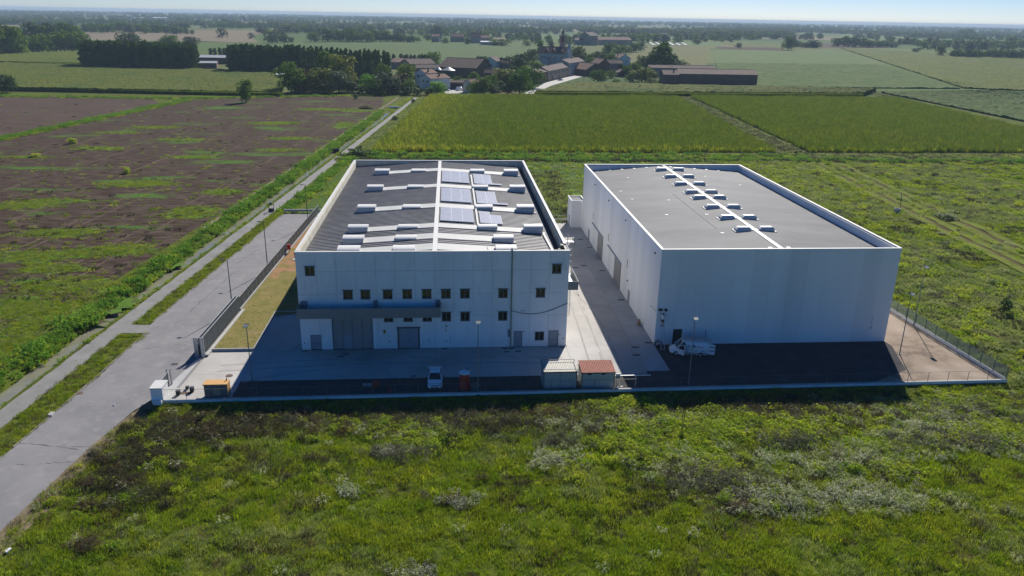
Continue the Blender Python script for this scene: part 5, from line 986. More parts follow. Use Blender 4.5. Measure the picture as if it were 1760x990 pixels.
x, y = rect_pts(-9, 135, 67, 136, .22); k = y > 67.5; add(x[k], y[k], NR.choice([0, 1, 5, 5, 2], k.sum()))
x, y = rect_pts(-9, 40, 67, 130, .35); add(x, y, NR.choice([5, 1, 5], len(x)))
x, y = rect_pts(38, 48, 64, 120, .9); add(x, y, NR.choice([0, 2, 3], len(x)))
x, y = rect_pts(-14, 210, 136.5, 141.5, 1.1); add(x, y, NR.choice([3, 3, 4, 1, 6], len(x)))
x, y = rect_pts(-14, 132, 143.5, 150.5, .9); add(x, y, NR.choice([5, 1, 1, 6, 3], len(x)))
x, y = rect_pts(132, 300, 141, 152, .8); add(x, y, NR.choice([0, 2, 4, 3, 0], len(x)))
y = NR.uniform(150, 322, 5200); x = px_(y)+2.5+NR.rand(5200)*8; add(x, y, NR.choice([0, 2, 1, 5, 4], 5200))
k = inview(np.array(bx), np.array(by)); bx, by, bi = np.array(bx)[k], np.array(by)[k], np.array(bi)[k]
scatter('field_margin', 'bright grass and dark weed bands behind the warehouses', np.stack([bx, by, np.zeros(len(bx))-.05], 1), C2, bi, NR.uniform(.55, 1.3, len(bx)), cat='grass')
# ---------------------------------------------------------------- canal banks, verges, ditch strip
bx, by, bi, bs_ = [], [], [], []
def addo(y, off, w, i, s_):
    n = len(y); bx.extend(px_(y)+off+NR.normal(size=n)*w*.5); by.extend(y); bi.extend(np.broadcast_to(i, n)); bs_.extend(NR.uniform(.6, 1.2, n)*s_)
def ys_(a, b_, per): return NR.uniform(a, b_, int((b_-a)*per))
q = ys_(-50, 262, 7); addo(q, -6.4-.003*q, 1.15, NR.choice([6, 6, 6, 1, 3, 5], len(q)), 1.0)       # lush left bank
q = ys_(-50, 262, 3); addo(q, -4.9-.002*q, .4, NR.choice([6, 6, 5], len(q)), .95)
q = ys_(-50, 262, 4); addo(q, -2.0, .5, NR.choice([1, 5, 6], len(q), p=[.5, .4, .1]), .5)
q = ys_(60, 320, 2.5); addo(q, -9.0-.006*q, .8, NR.choice([0, 4, 5], len(q)), .4)
q = ys_(74, 150, 9); addo(q, 3.2, 1.7, NR.choice([6, 1, 6, 5], len(q)), 1.0)                        # hedge right of the path
q = ys_(150, 320, 4); addo(q, 3.4, 2.2, NR.choice([0, 5, 1, 2], len(q)), .75)
q = ys_(85, 150, 5); addo(q, 8.5, 2.5, NR.choice([5, 5, 1], len(q)), .6)
q = ys_(265, 320, 3); addo(q, -4, 2.5, NR.choice([1, 5, 0], len(q)), .8)
bx, by, bi, bs_ = map(np.array, (bx, by, bi, bs_)); rg = fbm(bx, by, .22); bs_ = bs_*np.clip(.25+1.5*(rg-.2), .35, 1.15); bi = np.where((rg > .55) & (NR.rand(len(bi)) < .5), 5, bi); k = ~((np.abs(bx-(px_(by)+canal_off(by))) < .75) & (by < 262)) & ~(np.abs(bx-px_(by)) < 1.5)
k &= ~((by > 250) & (by < 262) & (bx > px_(by)-6) & (bx < px_(by)-3))
scatter('bank_plants', 'lush green plants along both banks of the canal', np.stack([bx, by, zg(bx, by)-.05], 1)[k], C2, bi[k], bs_[k], cat='plants')
vx, vy, vi = [], [], []
y = ys_(-60, 73, 30); a_ = px_(y)+1.2; b_ = vl(y)-.15+.5*(fbm(y, y*0, .4)-.5)*2; b_ = np.where(y < -23, px_(y)+1.2+(vl(-23)-px_(-23)-1.2)*np.clip((y+60)/37, 0, 1), b_)
x = a_+(b_-a_)*NR.rand(len(y)); k = (b_ > a_) & ~((y > 6.2) & (y < 9.6)); vx.extend(x[k]); vy.extend(y[k])
vi = list(NR.choice([0, 1, 2, 3, 4, 5], k.sum(), p=[.25, .2, .15, .15, .12, .13]))
x, y = rect_pts(-70, -34, -20, 28, 1.6); k = inview(x, y, 200) & (x < px_(y)-8.5); vx.extend(x[k]); vy.extend(y[k]); vi += list(NR.choice([0, 1, 2, 3], k.sum()))
x, y = rect_pts(-12, .0, 14, 64, 1.0); k = (x > lx(y)+.4) & (x < -.3); vx.extend(x[k]); vy.extend(y[k]); vi += list(NR.choice([3, 4], k.sum()))
x, y = rect_pts(-12, -6.3, .4, 14, 3.5); k = (x > lx(y)+.4); vx.extend(x[k]); vy.extend(y[k]); vi += list(NR.choice([3, 3, 4], k.sum()))
vx, vy, vi = map(np.array, (vx, vy, vi)); lawnk = (vx > lx(vy)) & (vy > 0)
scatter('verge_grass', 'short weedy grass on the road verges and lawn edges', np.stack([vx, vy, np.where(lawnk, .14, zg(vx, vy)-.02)], 1), G1, vi, np.where(lawnk, .28, NR.uniform(.5, 1.0, len(vx))), cat='grass')
# green patches and seedlings on the ploughed field
sx_, sy_, si_, ss_ = [], [], [], []; GP = MB()
for (u, v, rx_, ry_, n) in [(45, 353, 7, 3, 300), (240, 316, 9, 3, 420), (330, 365, 6, 5, 300), (110, 400, 8, 3, 260), (120, 490, 7, 3, 380), (90, 462, 6, 2.5, 200), (280, 455, 4, 3, 120), (60, 440, 9, 3, 300), (200, 430, 9, 3, 300), (170, 255, 9, 3, 160), (265, 219, 9, 3, 260), (470, 212, 10, 4, 260), (500, 238, 9, 3, 160), (340, 270, 9, 3, 140), (480, 258, 8, 3, 140), (555, 188, 12, 4, 220), (90, 345, 8, 2, 100),
                          (310, 240, 9, 3, 90), (200, 228, 9, 2, 90), (20, 530, 9, 4, 460), (110, 545, 8, 4, 420), (190, 520, 5, 3, 220), (20, 590, 6, 5, 420), (610, 190, 9, 5, 160), (40, 270, 9, 2, 120), (380, 330, 5, 3, 100), (590, 215, 4, 9, 120)]:
    cx_, cy_, _ = at(u, v); n = int(n*1.5); nb = 26; gb_ = [(cx_+rx_*(.62+.5*rnd.random())*math.cos(6.283*k_/nb), cy_+ry_*1.3*(.6+.5*rnd.random())*math.sin(6.283*k_/nb), .006) for k_ in range(nb)]; GP.add([(cx_, cy_, .006)]+gb_, [(0, 1+k_, 1+(k_+1) % nb) for k_ in range(nb)])
    q = NR.normal(size=(n, 2))*.5; sx_.extend(cx_+q[:, 0]*rx_); sy_.extend(cy_+q[:, 1]*ry_*1.2); si_.extend(NR.choice([0, 1, 1, 5], n)); ss_.extend(NR.uniform(.25, .5, n))
n = 1500; u = NR.uniform(0, 620, n); v = NR.uniform(180, 520, n)
for a_, c_ in zip(u, v):
    q = at(a_, c_); sx_.append(q[0]); sy_.append(q[1]); si_.append(NR.choice([0, 1, 2, 3, 5])); ss_.append(NR.uniform(.25, .8))
y = NR.uniform(170, 296, 1500); x = -127+.165*(y-173)+NR.normal(size=1500)*1.6; sx_.extend(x); sy_.extend(y); si_.extend(NR.choice([5, 5, 1, 6], 1500)); ss_.extend(NR.uniform(.5, 1.0, 1500))
n = 700; x = NR.uniform(-260, -15, n); sx_.extend(x); sy_.extend(np.interp(x, [-260, -110, -60, -15], [309, 306, 320, 333])+NR.normal(size=n)*2.0); si_.extend(NR.choice([5, 1, 6], n)); ss_.extend(NR.uniform(.5, 1.1, n))
struct('weed_carpet', GP.mesh('weed_carpet', mat('weed_carpet_green', (.075, .16, .02), .95, (.11, .19, .03), .6, .9, .05, 3, col3=(.075, .06, .035), scale3=.35, c3=(.5, .6))), 'low green weed carpet in patches over the ploughed soil', 'stuff', 'weeds')
sx_, sy_, si_, ss_ = map(np.array, (sx_, sy_, si_, ss_)); k = sx_ < px_(sy_)-8.5
scatter('field_weeds', 'green weed patches and seedlings scattered over the ploughed field', np.stack([sx_, sy_, np.zeros(len(sx_))], 1)[k], C2, si_[k], ss_[k], cat='weeds')
# ---------------------------------------------------------------- maize
def maize(seed, m_leaf, h=1.9):
    V, F = tuft(seed, 17, h*.92, .40, .07, .85); mi = [0]*len(F); V2, F2 = tuft(seed+50, 4, h*1.02, .35, .035, .3)
    V2[:, 2] = np.where(V2[:, 2] < h*.5, h*.55, V2[:, 2]); F2 = F2+len(V); return source('maize', npmesh('maize', np.concatenate([V, V2]), np.concatenate([F, F2]), [m_leaf, M['tassel']], mi+[1]*len(F2)))
MZ = [maize(1, M['corn']), maize(2, M['corn']), maize(3, M['corn'], 2.0), maize(4, M['cornlit'], 1.7), maize(5, M['cornlit'], 1.9)]
earth = mat('maize_shade_soil', (.05, .055, .02), .95)  # dark green-brown ground colour under the maize
def maize_field(name, label, poly, rowp=1.15, plantp=.95, lit=None, gaps=()):
    poly = np.array(poly, float); x0, y0 = poly.min(0); x1, y1 = poly.max(0); X_, Y_ = np.meshgrid(np.arange(x0, x1, plantp), np.arange(y0, y1, rowp)); x = X_.ravel()+NR.uniform(-.3, .3, X_.size); y = Y_.ravel()+NR.uniform(-.12, .12, X_.size)
    ins = np.zeros(len(x), bool)
    for i in range(len(poly)):
        a_, c_ = poly[i], poly[(i+1) % len(poly)]; cr_ = ((a_[1] > y) != (c_[1] > y)); xx = (c_[0]-a_[0])*(y-a_[1])/(c_[1]-a_[1]+1e-9)+a_[0]; ins ^= cr_ & (x < xx)
    ins &= inview(x, y, 20)
    for (gy, xa, xb, w_) in gaps: ins &= ~((np.abs(y-gy-(fbm(x, y, .05)-.5)*6) < w_) & (x > xa) & (x < xb))
    x, y = x[ins], y[ins]; idx = NR.randint(0, 3, len(x))
    if lit is not None: idx = np.where(NR.rand(len(x)) < lit(x, y), 3+NR.randint(0, 2, len(x)), idx)  # brighter leaf copies where the mask paints the field edges sunlit
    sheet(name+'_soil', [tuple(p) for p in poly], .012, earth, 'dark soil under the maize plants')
    return scatter(name, label, np.stack([x, y, np.zeros(len(x))], 1), MZ, idx, NR.uniform(.65, 1.15, len(x))*(.75+.5*fbm(x, y, .08)), cat='maize')
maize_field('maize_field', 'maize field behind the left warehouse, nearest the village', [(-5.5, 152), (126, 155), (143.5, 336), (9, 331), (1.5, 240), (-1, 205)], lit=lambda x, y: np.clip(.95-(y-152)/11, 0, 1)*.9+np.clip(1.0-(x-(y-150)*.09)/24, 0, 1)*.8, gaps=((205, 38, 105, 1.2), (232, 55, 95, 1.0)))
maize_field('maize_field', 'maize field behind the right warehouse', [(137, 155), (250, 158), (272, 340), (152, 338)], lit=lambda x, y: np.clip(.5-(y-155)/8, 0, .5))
# slabs of standing crop farther off: bumpy top, ragged sides
def crop(name, label, c4, h, m_, nx_, ny_, amp=.35, cat='field', noise=.25):
    c = np.array([at(*p)[:2] for p in c4]); P = np.zeros((ny_+2, nx_+2, 3))
    for j in range(ny_+2):
        v = min(max((j-1)/(ny_-1), 0), 1)
        for i in range(nx_+2):
            u = min(max((i-1)/(nx_-1), 0), 1); p = (c[0]*(1-u)+c[1]*u)*(1-v)+(c[3]*(1-u)+c[2]*u)*v
            edge = i in (0, nx_+1) or j in (0, ny_+1); P[j, i] = (p[0]+(rnd.random()-.5)*amp, p[1]+(rnd.random()-.5)*amp, -.05 if edge else h+amp*(rnd.random()-.5)+amp*(float(vn(p[0]*noise, p[1]*noise))-.5))
    ob = link(name, MB().grid(P).mesh(name, m_)); tag(ob, label, None, None, 'structure'); return ob
ex, ey = [], []
for (u0, v0, u1, v1, n, off) in ((-60, 154.5, 482, 165.5, 5200, 4.0), (921, 163.5, 1482, 166.5, 4200, 3.5), (-80, 108.5, 146, 113.5, 900, 4.0), (921, 163.5, 985, 146.5, 500, 2.0)):
    a_ = np.array(at(u0, v0)[:2]); c_ = np.array(at(u1, v1)[:2]); t_ = NR.rand(n); P_ = a_+(c_-a_)*t_[:, None]; nn = np.array([-(c_-a_)[1], (c_-a_)[0]]); nn /= np.linalg.norm(nn); P_ = P_+nn*(NR.rand(n)**1.5*off-.5)[:, None]; ex += list(P_[:, 0]); ey += list(P_[:, 1])
scatter('maize_edge', 'leafy front rows of the farther maize fields', np.column_stack([ex, ey, np.zeros(len(ex))]), MZ, NR.choice([0, 1, 2, 3], len(ex), p=[.3, .3, .25, .15]), NR.uniform(.9, 1.15, len(ex)), cat='maize')
cm = mat('far_maize', (.085, .115, .018), .9, (.120, .128, .026), .3, .9, .15, 2.5, col3=(.075, .11, .022), scale3=.03)
cm2 = mat('far_green_crop', (.075, .125, .035), .9, (.10, .15, .045), .08, .9, .10, 1.5, col3=(.11, .14, .04), scale3=.02)
cm3 = mat('olive_crop', (.125, .135, .05), .95, (.15, .145, .06), .05, .9, .05, 1.0)
crop('crop_left', 'tall olive maize field in front of the poplar grove', [(-120, 154), (482, 165), (500, 128), (-100, 109)], 2.2, cm, 200, 120, .4)
crop('crop_left_far', 'maize field farther left behind the grassy baulk', [(-120, 108), (146, 113), (150, 92), (-60, 95)], 2.2, cm, 90, 60, .4)
crop('crop_strip', 'strip of tall maize in front of the long brick barn', [(921, 163), (1482, 166), (1505, 158), (985, 146)], 2.3, cm, 200, 40, .5)
crop('crop_rough', 'patchy green crop right of the long brick barn', [(1242, 150), (1650, 153), (1505, 112), (1230, 109)], .8, mat('rough_crop', (.06, .115, .03), .95, (.12, .15, .055), .09, 1, .25, .5), 130, 100, .5, noise=.1)
crop('crop_right', 'wide olive crop field at the far right', [(1655, 152), (1840, 160), (1860, 108), (1445, 83)], .9, cm, 110, 110, .6)
crop('crop_scrub', 'leafy green field beyond the ditch at the right edge', [(1515, 160), (1900, 238), (1960, 172), (1700, 157)], .9, mat('scrub_crop', (.06, .11, .03), .95, (.11, .13, .045), .12, 1, .25, .6), 130, 70, .5, noise=.2)
for nm, lb, c4, m_ in (('hay_field', 'smooth bright green field beyond the rough crop', [(1226, 108), (1560, 113), (1432, 86), (1226, 86)], cm2), ('olive_field', 'brownish olive field behind the village trees', [(1050, 112), (1213, 116), (1221, 79), (1098, 79)], cm3),
        ('green_field', 'long green field behind the poplars and farm roofs', [(420, 94), (962, 110), (940, 77), (380, 72)], mat('mid_green', (.085, .125, .045), .95, (.10, .14, .05), .04, .9)), ('stubble_field', 'pinkish bare field beyond the left grove', [(130, 68), (445, 73), (430, 61), (150, 54)], mat('pink_stubble', (.22, .17, .135), .95, (.18, .16, .09), .03, .9)),
        ('pale_field', 'pale green field right of the left grove', [(330, 92), (520, 96), (500, 76), (330, 70)], cm2), ('brown_field', 'narrow brown field below the horizon woods', [(1236, 84), (1352, 88), (1335, 82), (1228, 80)], M['soil2']), ('brown_field', 'brown field between the tree belts at the right', [(1395, 81), (1530, 83), (1500, 76), (1340, 74)], M['soil2']),
        ('light_field', 'light field strip behind the church', [(880, 74), (1240, 80), (1240, 62), (880, 58)], cm2), ('light_field', 'light green field below the horizon at the right', [(1450, 70), (1800, 84), (1800, 66), (1450, 58)], cm2), ('tan_field', 'tan field in the far left corner', [(-40, 62), (140, 66), (120, 54), (-40, 50)], mat('tan_land', (.19, .17, .09), .95))):
    q = [at(*p)[:2] for p in c4]; sheet(nm, q, .02+.004*len(lb) % .03, m_, lb)
cl = [at(*p)[:2] for p in ((1112, 77), (1185, 79), (1170, 71), (1108, 71))]; sheet('plot', cl, .03, M['soil2'], 'brown plot with white crop covers')
for i in range(6):
    u = 1116+i*11; a_, b_ = at(u+9, 78.5), at(u, 73); tag(link('crop_cover', MB().bar((a_[0], a_[1], .5), (b_[0], b_[1], .5), 4, .6).mesh('crop_cover', M['conc2'])), 'white plastic crop cover strip in the far brown plot', 'crop cover', 'white crop covers in the far plot')
# pale grassy tracks between fields
pg = mat('pale_grass', (.15, .16, .06), .95, (.11, .14, .04), .2, .9, .05, 1.5)
for nm, lb, pts in (('grass_baulk', 'pale grassy strip between the two maize fields', [(1160, 169), (1180, 167), (1388, 262), (1330, 262)]), ('grass_baulk', 'pale track leading up to the far fields', [(1214, 109), (1226, 109), (1225, 86), (1219, 86)]), ('grass_baulk', 'pale strip running to the right edge past the maize', [(1490, 160), (1516, 160), (1800, 232), (1780, 236)]),
                    ('village_road', 'pale road climbing through the village street', [(895, 164), (912, 164), (948, 147), (1003, 131), (1007, 126), (995, 127), (938, 142)]), ('court', 'pale gravelled court between the farm buildings', [(765, 162), (812, 163), (800, 151), (764, 150)])):
    sheet(nm, [at(*p)[:2] for p in pts], .026, mat('village_paving', (.42, .41, .38), .9) if nm in ('village_road', 'court') else pg, lb)
n = 2600; t_ = NR.rand(n); a_ = np.array(at(1172, 168)[:2]); b_ = np.array(at(1362, 262)[:2]); P2 = a_+(b_-a_)*t_[:, None]+NR.normal(size=(n, 2))*1.6; a_ = np.array(at(1500, 160)[:2]); b_ = np.array(at(1790, 234)[:2]); P3 = a_+(b_-a_)*t_[:, None]+NR.normal(size=(n, 2))*1.6
P2 = np.concatenate([P2, P3]); scatter('ditch_plants', 'pale weeds along the ditches between the fields', np.column_stack([P2, np.zeros(len(P2))]), C2, NR.choice([0, 2, 4, 3], len(P2)), NR.uniform(.6, 1.3, len(P2)), cat='weeds')
# ================================================================ TREES
def trunk_mesh(h0, r_, limbs, seed):
    rs = np.random.RandomState(seed); b = MB().cyl((0, 0, 0), (0, 0, h0), r_, r_*.45, 7)
    for i in range(limbs): a_ = rs.rand()*6.28; z = h0*rs.uniform(.45, .9); b.cyl((0, 0, z), (math.cos(a_)*.26, math.sin(a_)*.26, z+.25), r_*.4, r_*.12, 5)
    return b.mesh('trunk', M['bark'])
CROWN = {}
def crown(kind, tone, v):
    key = (kind, tone, v)
    if key not in CROWN:
        sd_ = 100+v*7+len(kind)
        V, F = crown_poplar(sd_) if kind == 'poplar' else (crown_round(sd_, 1100, low=.0, lobes=20, pointed=True, s=.045) if kind == 'spire' else (crown_round(sd_, 520, low=.0, lobes=10, s=.055) if kind == 'bush' else (crown_round(sd_, 1500, low=.0, lobes=20, s=.038) if kind == 'big' else crown_round(sd_, 900, low=.0, lobes=15, s=.046))))
        CROWN[key] = npmesh(kind+'_crown', V, F, M[tone])
    return CROWN[key]
TRUNK = {k: trunk_mesh(.62 if k != 'poplar' else .8, .035 if k != 'poplar' else .05, 4, 5) for k in ('round', 'poplar', 'bush', 'big', 'spire')}
PRO = {}
NM = dict(poplar='poplar_tree', round='tree', big='tree', spire='pointed_tree', bush='shrub')
def tree(u, v, top, w, kind, tone, lab, group=None, x=None, y=None, h=None, wm=None):
    w = w*(1.34 if kind != 'poplar' else 1.1)
    if tone == 'foldark' and kind != 'bush' and rnd.random() < .5: tone = 'fol'
    if x is None: x, y, _ = at(u, v); h = rise(u, v, top); wm = span(u, v, w)
    var = rnd.randint(0, 3); key = (kind, tone, var)
    if key not in PRO:
        t = thing(NM[kind], lab, 'shrub' if kind == 'bush' else 'tree', (x, y, -.05), rnd.random()*6.28, group); link('crown', crown(*key), t); link('trunk' if kind != 'bush' else 'stem', TRUNK[kind], t); PRO[key] = t
    else:
        t = dup(PRO[key], (x, y, -.05), rnd.random()*6.28, lab); t['category'] = 'shrub' if kind == 'bush' else 'tree'
        if 'group' in t.keys(): del t['group']
        if group: t['group'] = group
    t.scale = (wm, wm, h); return t
TL = [(423, 176, 135, 21, 'big', 'foldark', 'lone two-topped tree standing between the ploughed field and the maize'), (12, 159, 127, 24, 'big', 'foldark', 'lone dark tree at the left edge beside the maize'),
 (501, 159, 104, 36, 'big', 'fol', 'tall ragged tree beside the small white topped hut'), (524, 157, 118, 24, 'round', 'folbrown', 'brownish small-crowned tree next to the tall ragged tree'), (550, 158, 115, 40, 'big', 'folyel', 'wide olive tree in the middle of the garden trees'),
 (566, 146, 87, 36, 'big', 'fol', 'large dark tree rising in front of the poplar rows'), (590, 150, 93, 34, 'big', 'folyel', 'yellowish large tree leaning beside the dark one'), (583, 159, 120, 34, 'big', 'folgrey', 'grey green tree in front of the yellowish one'), (607, 159, 140, 22, 'round', 'foldark', 'small dark tree left of the garden clearing'),
 (634, 161, 127, 24, 'round', 'lush', 'bright green weeping tree right of the garden clearing'), (667, 161, 122, 34, 'big', 'folgrey', 'silver grey round tree at the field edge'), (658, 142, 109, 20, 'round', 'fol', 'slim green tree behind the silver grey one'), (690, 158, 124, 24, 'round', 'folbrown', 'rust coloured tree left of the white house'),
 (699, 146, 107, 28, 'big', 'foldark', 'dark tree behind the rust coloured one'), (752, 163, 139, 26, 'big', 'lush', 'bright round tree in front of the white house corner'), (815, 162, 139, 20, 'round', 'foldark', 'dark tree in front of the small gabled house'), (832, 162, 131, 22, 'big', 'fol', 'tall green tree right of the small gabled house'),
 (848, 163, 146, 20, 'round', 'foldark', 'low round tree at the edge of the lawn'), (802, 132, 116, 17, 'round', 'fol', 'round tree in front of the large barn'), (816, 141, 123, 18, 'round', 'foldark', 'dark tree below the large barn wall'), (826, 128, 95, 22, 'big', 'foldark', 'tall dark tree between the barn and the gabled farmhouse'),
 (865, 148, 117, 30, 'big', 'folyel', 'yellow green tree below the gabled farmhouse'), (892, 127, 91, 34, 'big', 'foldark', 'very dark broad tree left of the church'), (893, 161, 118, 32, 'big', 'fol', 'tall dark green tree by the village road'), (911, 151, 115, 34, 'big', 'fol', 'broad green tree at the bend of the village road'),
 (872, 162, 144, 18, 'round', 'foldark', 'small dark tree standing alone on the lawn'), (920, 123, 104, 25, 'round', 'fol', 'green tree below the church wall'), (744, 114, 88, 20, 'big', 'foldark', 'dark tree behind the red farm roofs'), (928, 94, 69, 11, 'poplar', 'foldark', 'narrow cypress left of the church tower'), (947, 85, 70, 12, 'poplar', 'foldark', 'narrow cypress just behind the church nave'),
 (914, 109, 83, 21, 'big', 'foldark', 'dark tree at the left end of the church'), (991, 112, 78, 22, 'big', 'foldark', 'tall dark tree right of the church front'), (1013, 111, 89, 18, 'round', 'foldark', 'first round tree right of the church front'), (1030, 113, 87, 19, 'big', 'foldark', 'dark round tree behind the red roofed cluster'), (1046, 114, 91, 19, 'round', 'foldark', 'dark tree left of the white gabled house'),
 (1047, 97, 73, 20, 'round', 'fol', 'nearest tree of the row along the far road'), (1062, 95, 74, 18, 'round', 'fol', 'second tree of the row along the far road'), (1075, 93, 75, 16, 'round', 'fol', 'third tree of the row along the far road'), (1089, 90, 72, 18, 'round', 'fol', 'fourth tree of the row along the far road'), (1101, 87, 71, 16, 'round', 'fol', 'farthest tree of the row along the far road'),
 (1027, 140, 119, 22, 'big', 'fol', 'green bushy tree in front of the red roofed cluster'), (1103, 141, 115, 34, 'big', 'folyel', 'bright olive tree left of the long brick barn'), (1109, 123, 94, 24, 'big', 'foldark', 'dark round tree left of the tall pointed tree'), (1136, 124, 69, 34, 'spire', 'fol', 'tall pointed tree rising above the barn'), (1124, 124, 88, 22, 'round', 'foldark', 'dark tree at the left foot of the pointed tree'),
 (1150, 124, 92, 22, 'round', 'foldark', 'dark tree at the right foot of the pointed tree'), (1165, 123, 102, 26, 'big', 'foldark', 'spreading dark tree behind the barn roofs'), (1194, 124, 112, 16, 'round', 'foldark', 'low dark tree behind the middle of the barn'), (1090, 130, 108, 20, 'round', 'foldark', 'dark tree behind the bright olive one'), (1078, 132, 112, 14, 'round', 'fol', 'small tree beside the white gabled house'),
 (976, 77, 60, 12, 'round', 'foldark', 'lone round tree right of the church tower'), (1003, 73, 55, 19, 'big', 'fol', 'tree left of the far farmstead'), (1064, 71, 59, 13, 'round', 'foldark', 'tree behind the far farmstead'), (1086, 73, 58, 14, 'round', 'fol', 'tree at the right end of the far farmstead'), (1104, 74, 64, 6, 'round', 'fol', 'left sapling by the far plot'), (1113, 74, 65, 6, 'round', 'fol', 'right sapling by the far plot'),
 (1165, 74, 63, 13, 'round', 'foldark', 'round tree right of the far plot'), (895, 68, 53, 9, 'round', 'foldark', 'left of three round trees beyond the church'), (911, 68, 53, 11, 'round', 'foldark', 'middle of three round trees beyond the church'), (921, 67, 55, 8, 'round', 'foldark', 'right of three round trees beyond the church'), (1355, 86, 61, 17, 'big', 'foldark', 'tall tree standing free left of the right hand belt'),
 (1391, 67, 56, 12, 'round', 'foldark', 'left of two far trees above the belt'), (1408, 67, 57, 9, 'round', 'foldark', 'right of two far trees above the belt'), (1575, 90, 82, 13, 'bush', 'foldark', 'dark rounded bush standing in the right hand fields'), (1616, 96, 76, 13, 'round', 'folyel', 'thin pale tree left of the long copse'), (1679, 81, 64, 17, 'big', 'foldark', 'round tree beyond the copse'),
 (1645, 74, 64, 13, 'round', 'foldark', 'smaller tree left of the round one beyond the copse'), (1707, 81, 65, 15, 'round', 'foldark', 'tree right of the round one beyond the copse'), (1736, 79, 62, 20, 'big', 'foldark', 'broad tree near the right edge beyond the copse'), (1755, 80, 66, 14, 'round', 'foldark', 'tree at the right edge beyond the copse'), (1660, 64, 49, 22, 'big', 'foldark', 'large hazy tree below the horizon at the right'), (1269, 82, 73, 13, 'bush', 'fol', 'round bush standing alone in the olive field'),
 (320, 59, 46, 8, 'round', 'foldark', 'left of two small trees on the pink field'), (331, 59, 51, 8, 'bush', 'foldark', 'right of two small trees on the pink field'), (330, 81, 62, 22, 'big', 'foldark', 'round tree right behind the dense grove'), (223, 82, 55, 30, 'big', 'foldark', 'broad crown rising behind the middle of the dense grove'), (293, 86, 59, 28, 'big', 'foldark', 'broad crown rising behind the right of the dense grove'),
 (468, 74, 59, 20, 'round', 'foldark', 'wide tree left in the pale field'), (489, 74, 59, 12, 'round', 'foldark', 'small tree in the middle of the pale field'), (540, 72, 54, 18, 'big', 'fol', 'round tree right in the pale field'), (501, 73, 62, 9, 'round', 'folgrey', 'thin pale tree between the round ones'), (450, 57, 45, 22, 'round', 'foldark', 'tree pair beyond the pale field, left'), (491, 58, 42, 24, 'big', 'foldark', 'large tree beyond the pale field'),
 (752, 62, 43, 19, 'big', 'foldark', 'large tree at the left of the far hamlet'), (387, 45, 33, 15, 'round', 'foldark', 'hazy tree on the far green'), (345, 44, 33, 12, 'round', 'foldark', 'hazy tree near the far barn'), (765, 75, 64, 10, 'round', 'fol', 'tree in front of the far hamlet, left'), (803, 76, 64, 12, 'round', 'foldark', 'tree in front of the far hamlet, right'), (863, 78, 66, 34, 'bush', 'fol', 'wide low green tree right of the far hamlet'),
 (736, 70, 58, 12, 'round', 'foldark', 'tree left of the far hamlet roofs'), (815, 62, 53, 12, 'round', 'foldark', 'left tree behind the far hamlet'), (827, 62, 52, 14, 'round', 'foldark', 'right tree behind the far hamlet')]
for q in TL: tree(*q)
def SPOT(u):
    for a_, s_ in ((525, 'left of the wide olive garden tree'), (555, 'under the wide olive garden tree'), (590, 'between the olive and the grey green tree'), (612, 'beside the small dark garden tree'), (632, 'at the left of the garden clearing'), (650, 'at the right of the garden clearing'), (662, 'under the silver grey tree'), (685, 'under the rust coloured tree'), (705, 'left of the white house'), (725, 'before the white house'), (745, 'right of the white house'), (782, 'on the low brick shed'), (800, 'beside the low brick shed'), (830, 'by the small gabled house'), (850, 'before the white farmhouse'), (875, 'below the white farmhouse'), (895, 'left of the church'), (915, 'below the church'), (930, 'just left of the first street house'), (944, 'beside the first street house'), (970, 'above the street houses'), (1003, 'at the top of the street'), (1015, 'right of the church front'), (1045, 'behind the red roofed houses'), (1070, 'beside the tiny brick hut'), (1085, 'near the white gabled house'), (1100, 'left of the long brick barn'), (1125, 'at the barn courtyard'), (1150, 'at the left end of the brick barn'), (1190, 'behind the brick barn'), (1205, 'first from the left on the far plot'), (1225, 'second from the left on the far plot'), (1250, 'third from the left on the far plot'), (9999, 'farthest right beyond the far plot')):
        if u < a_: return s_
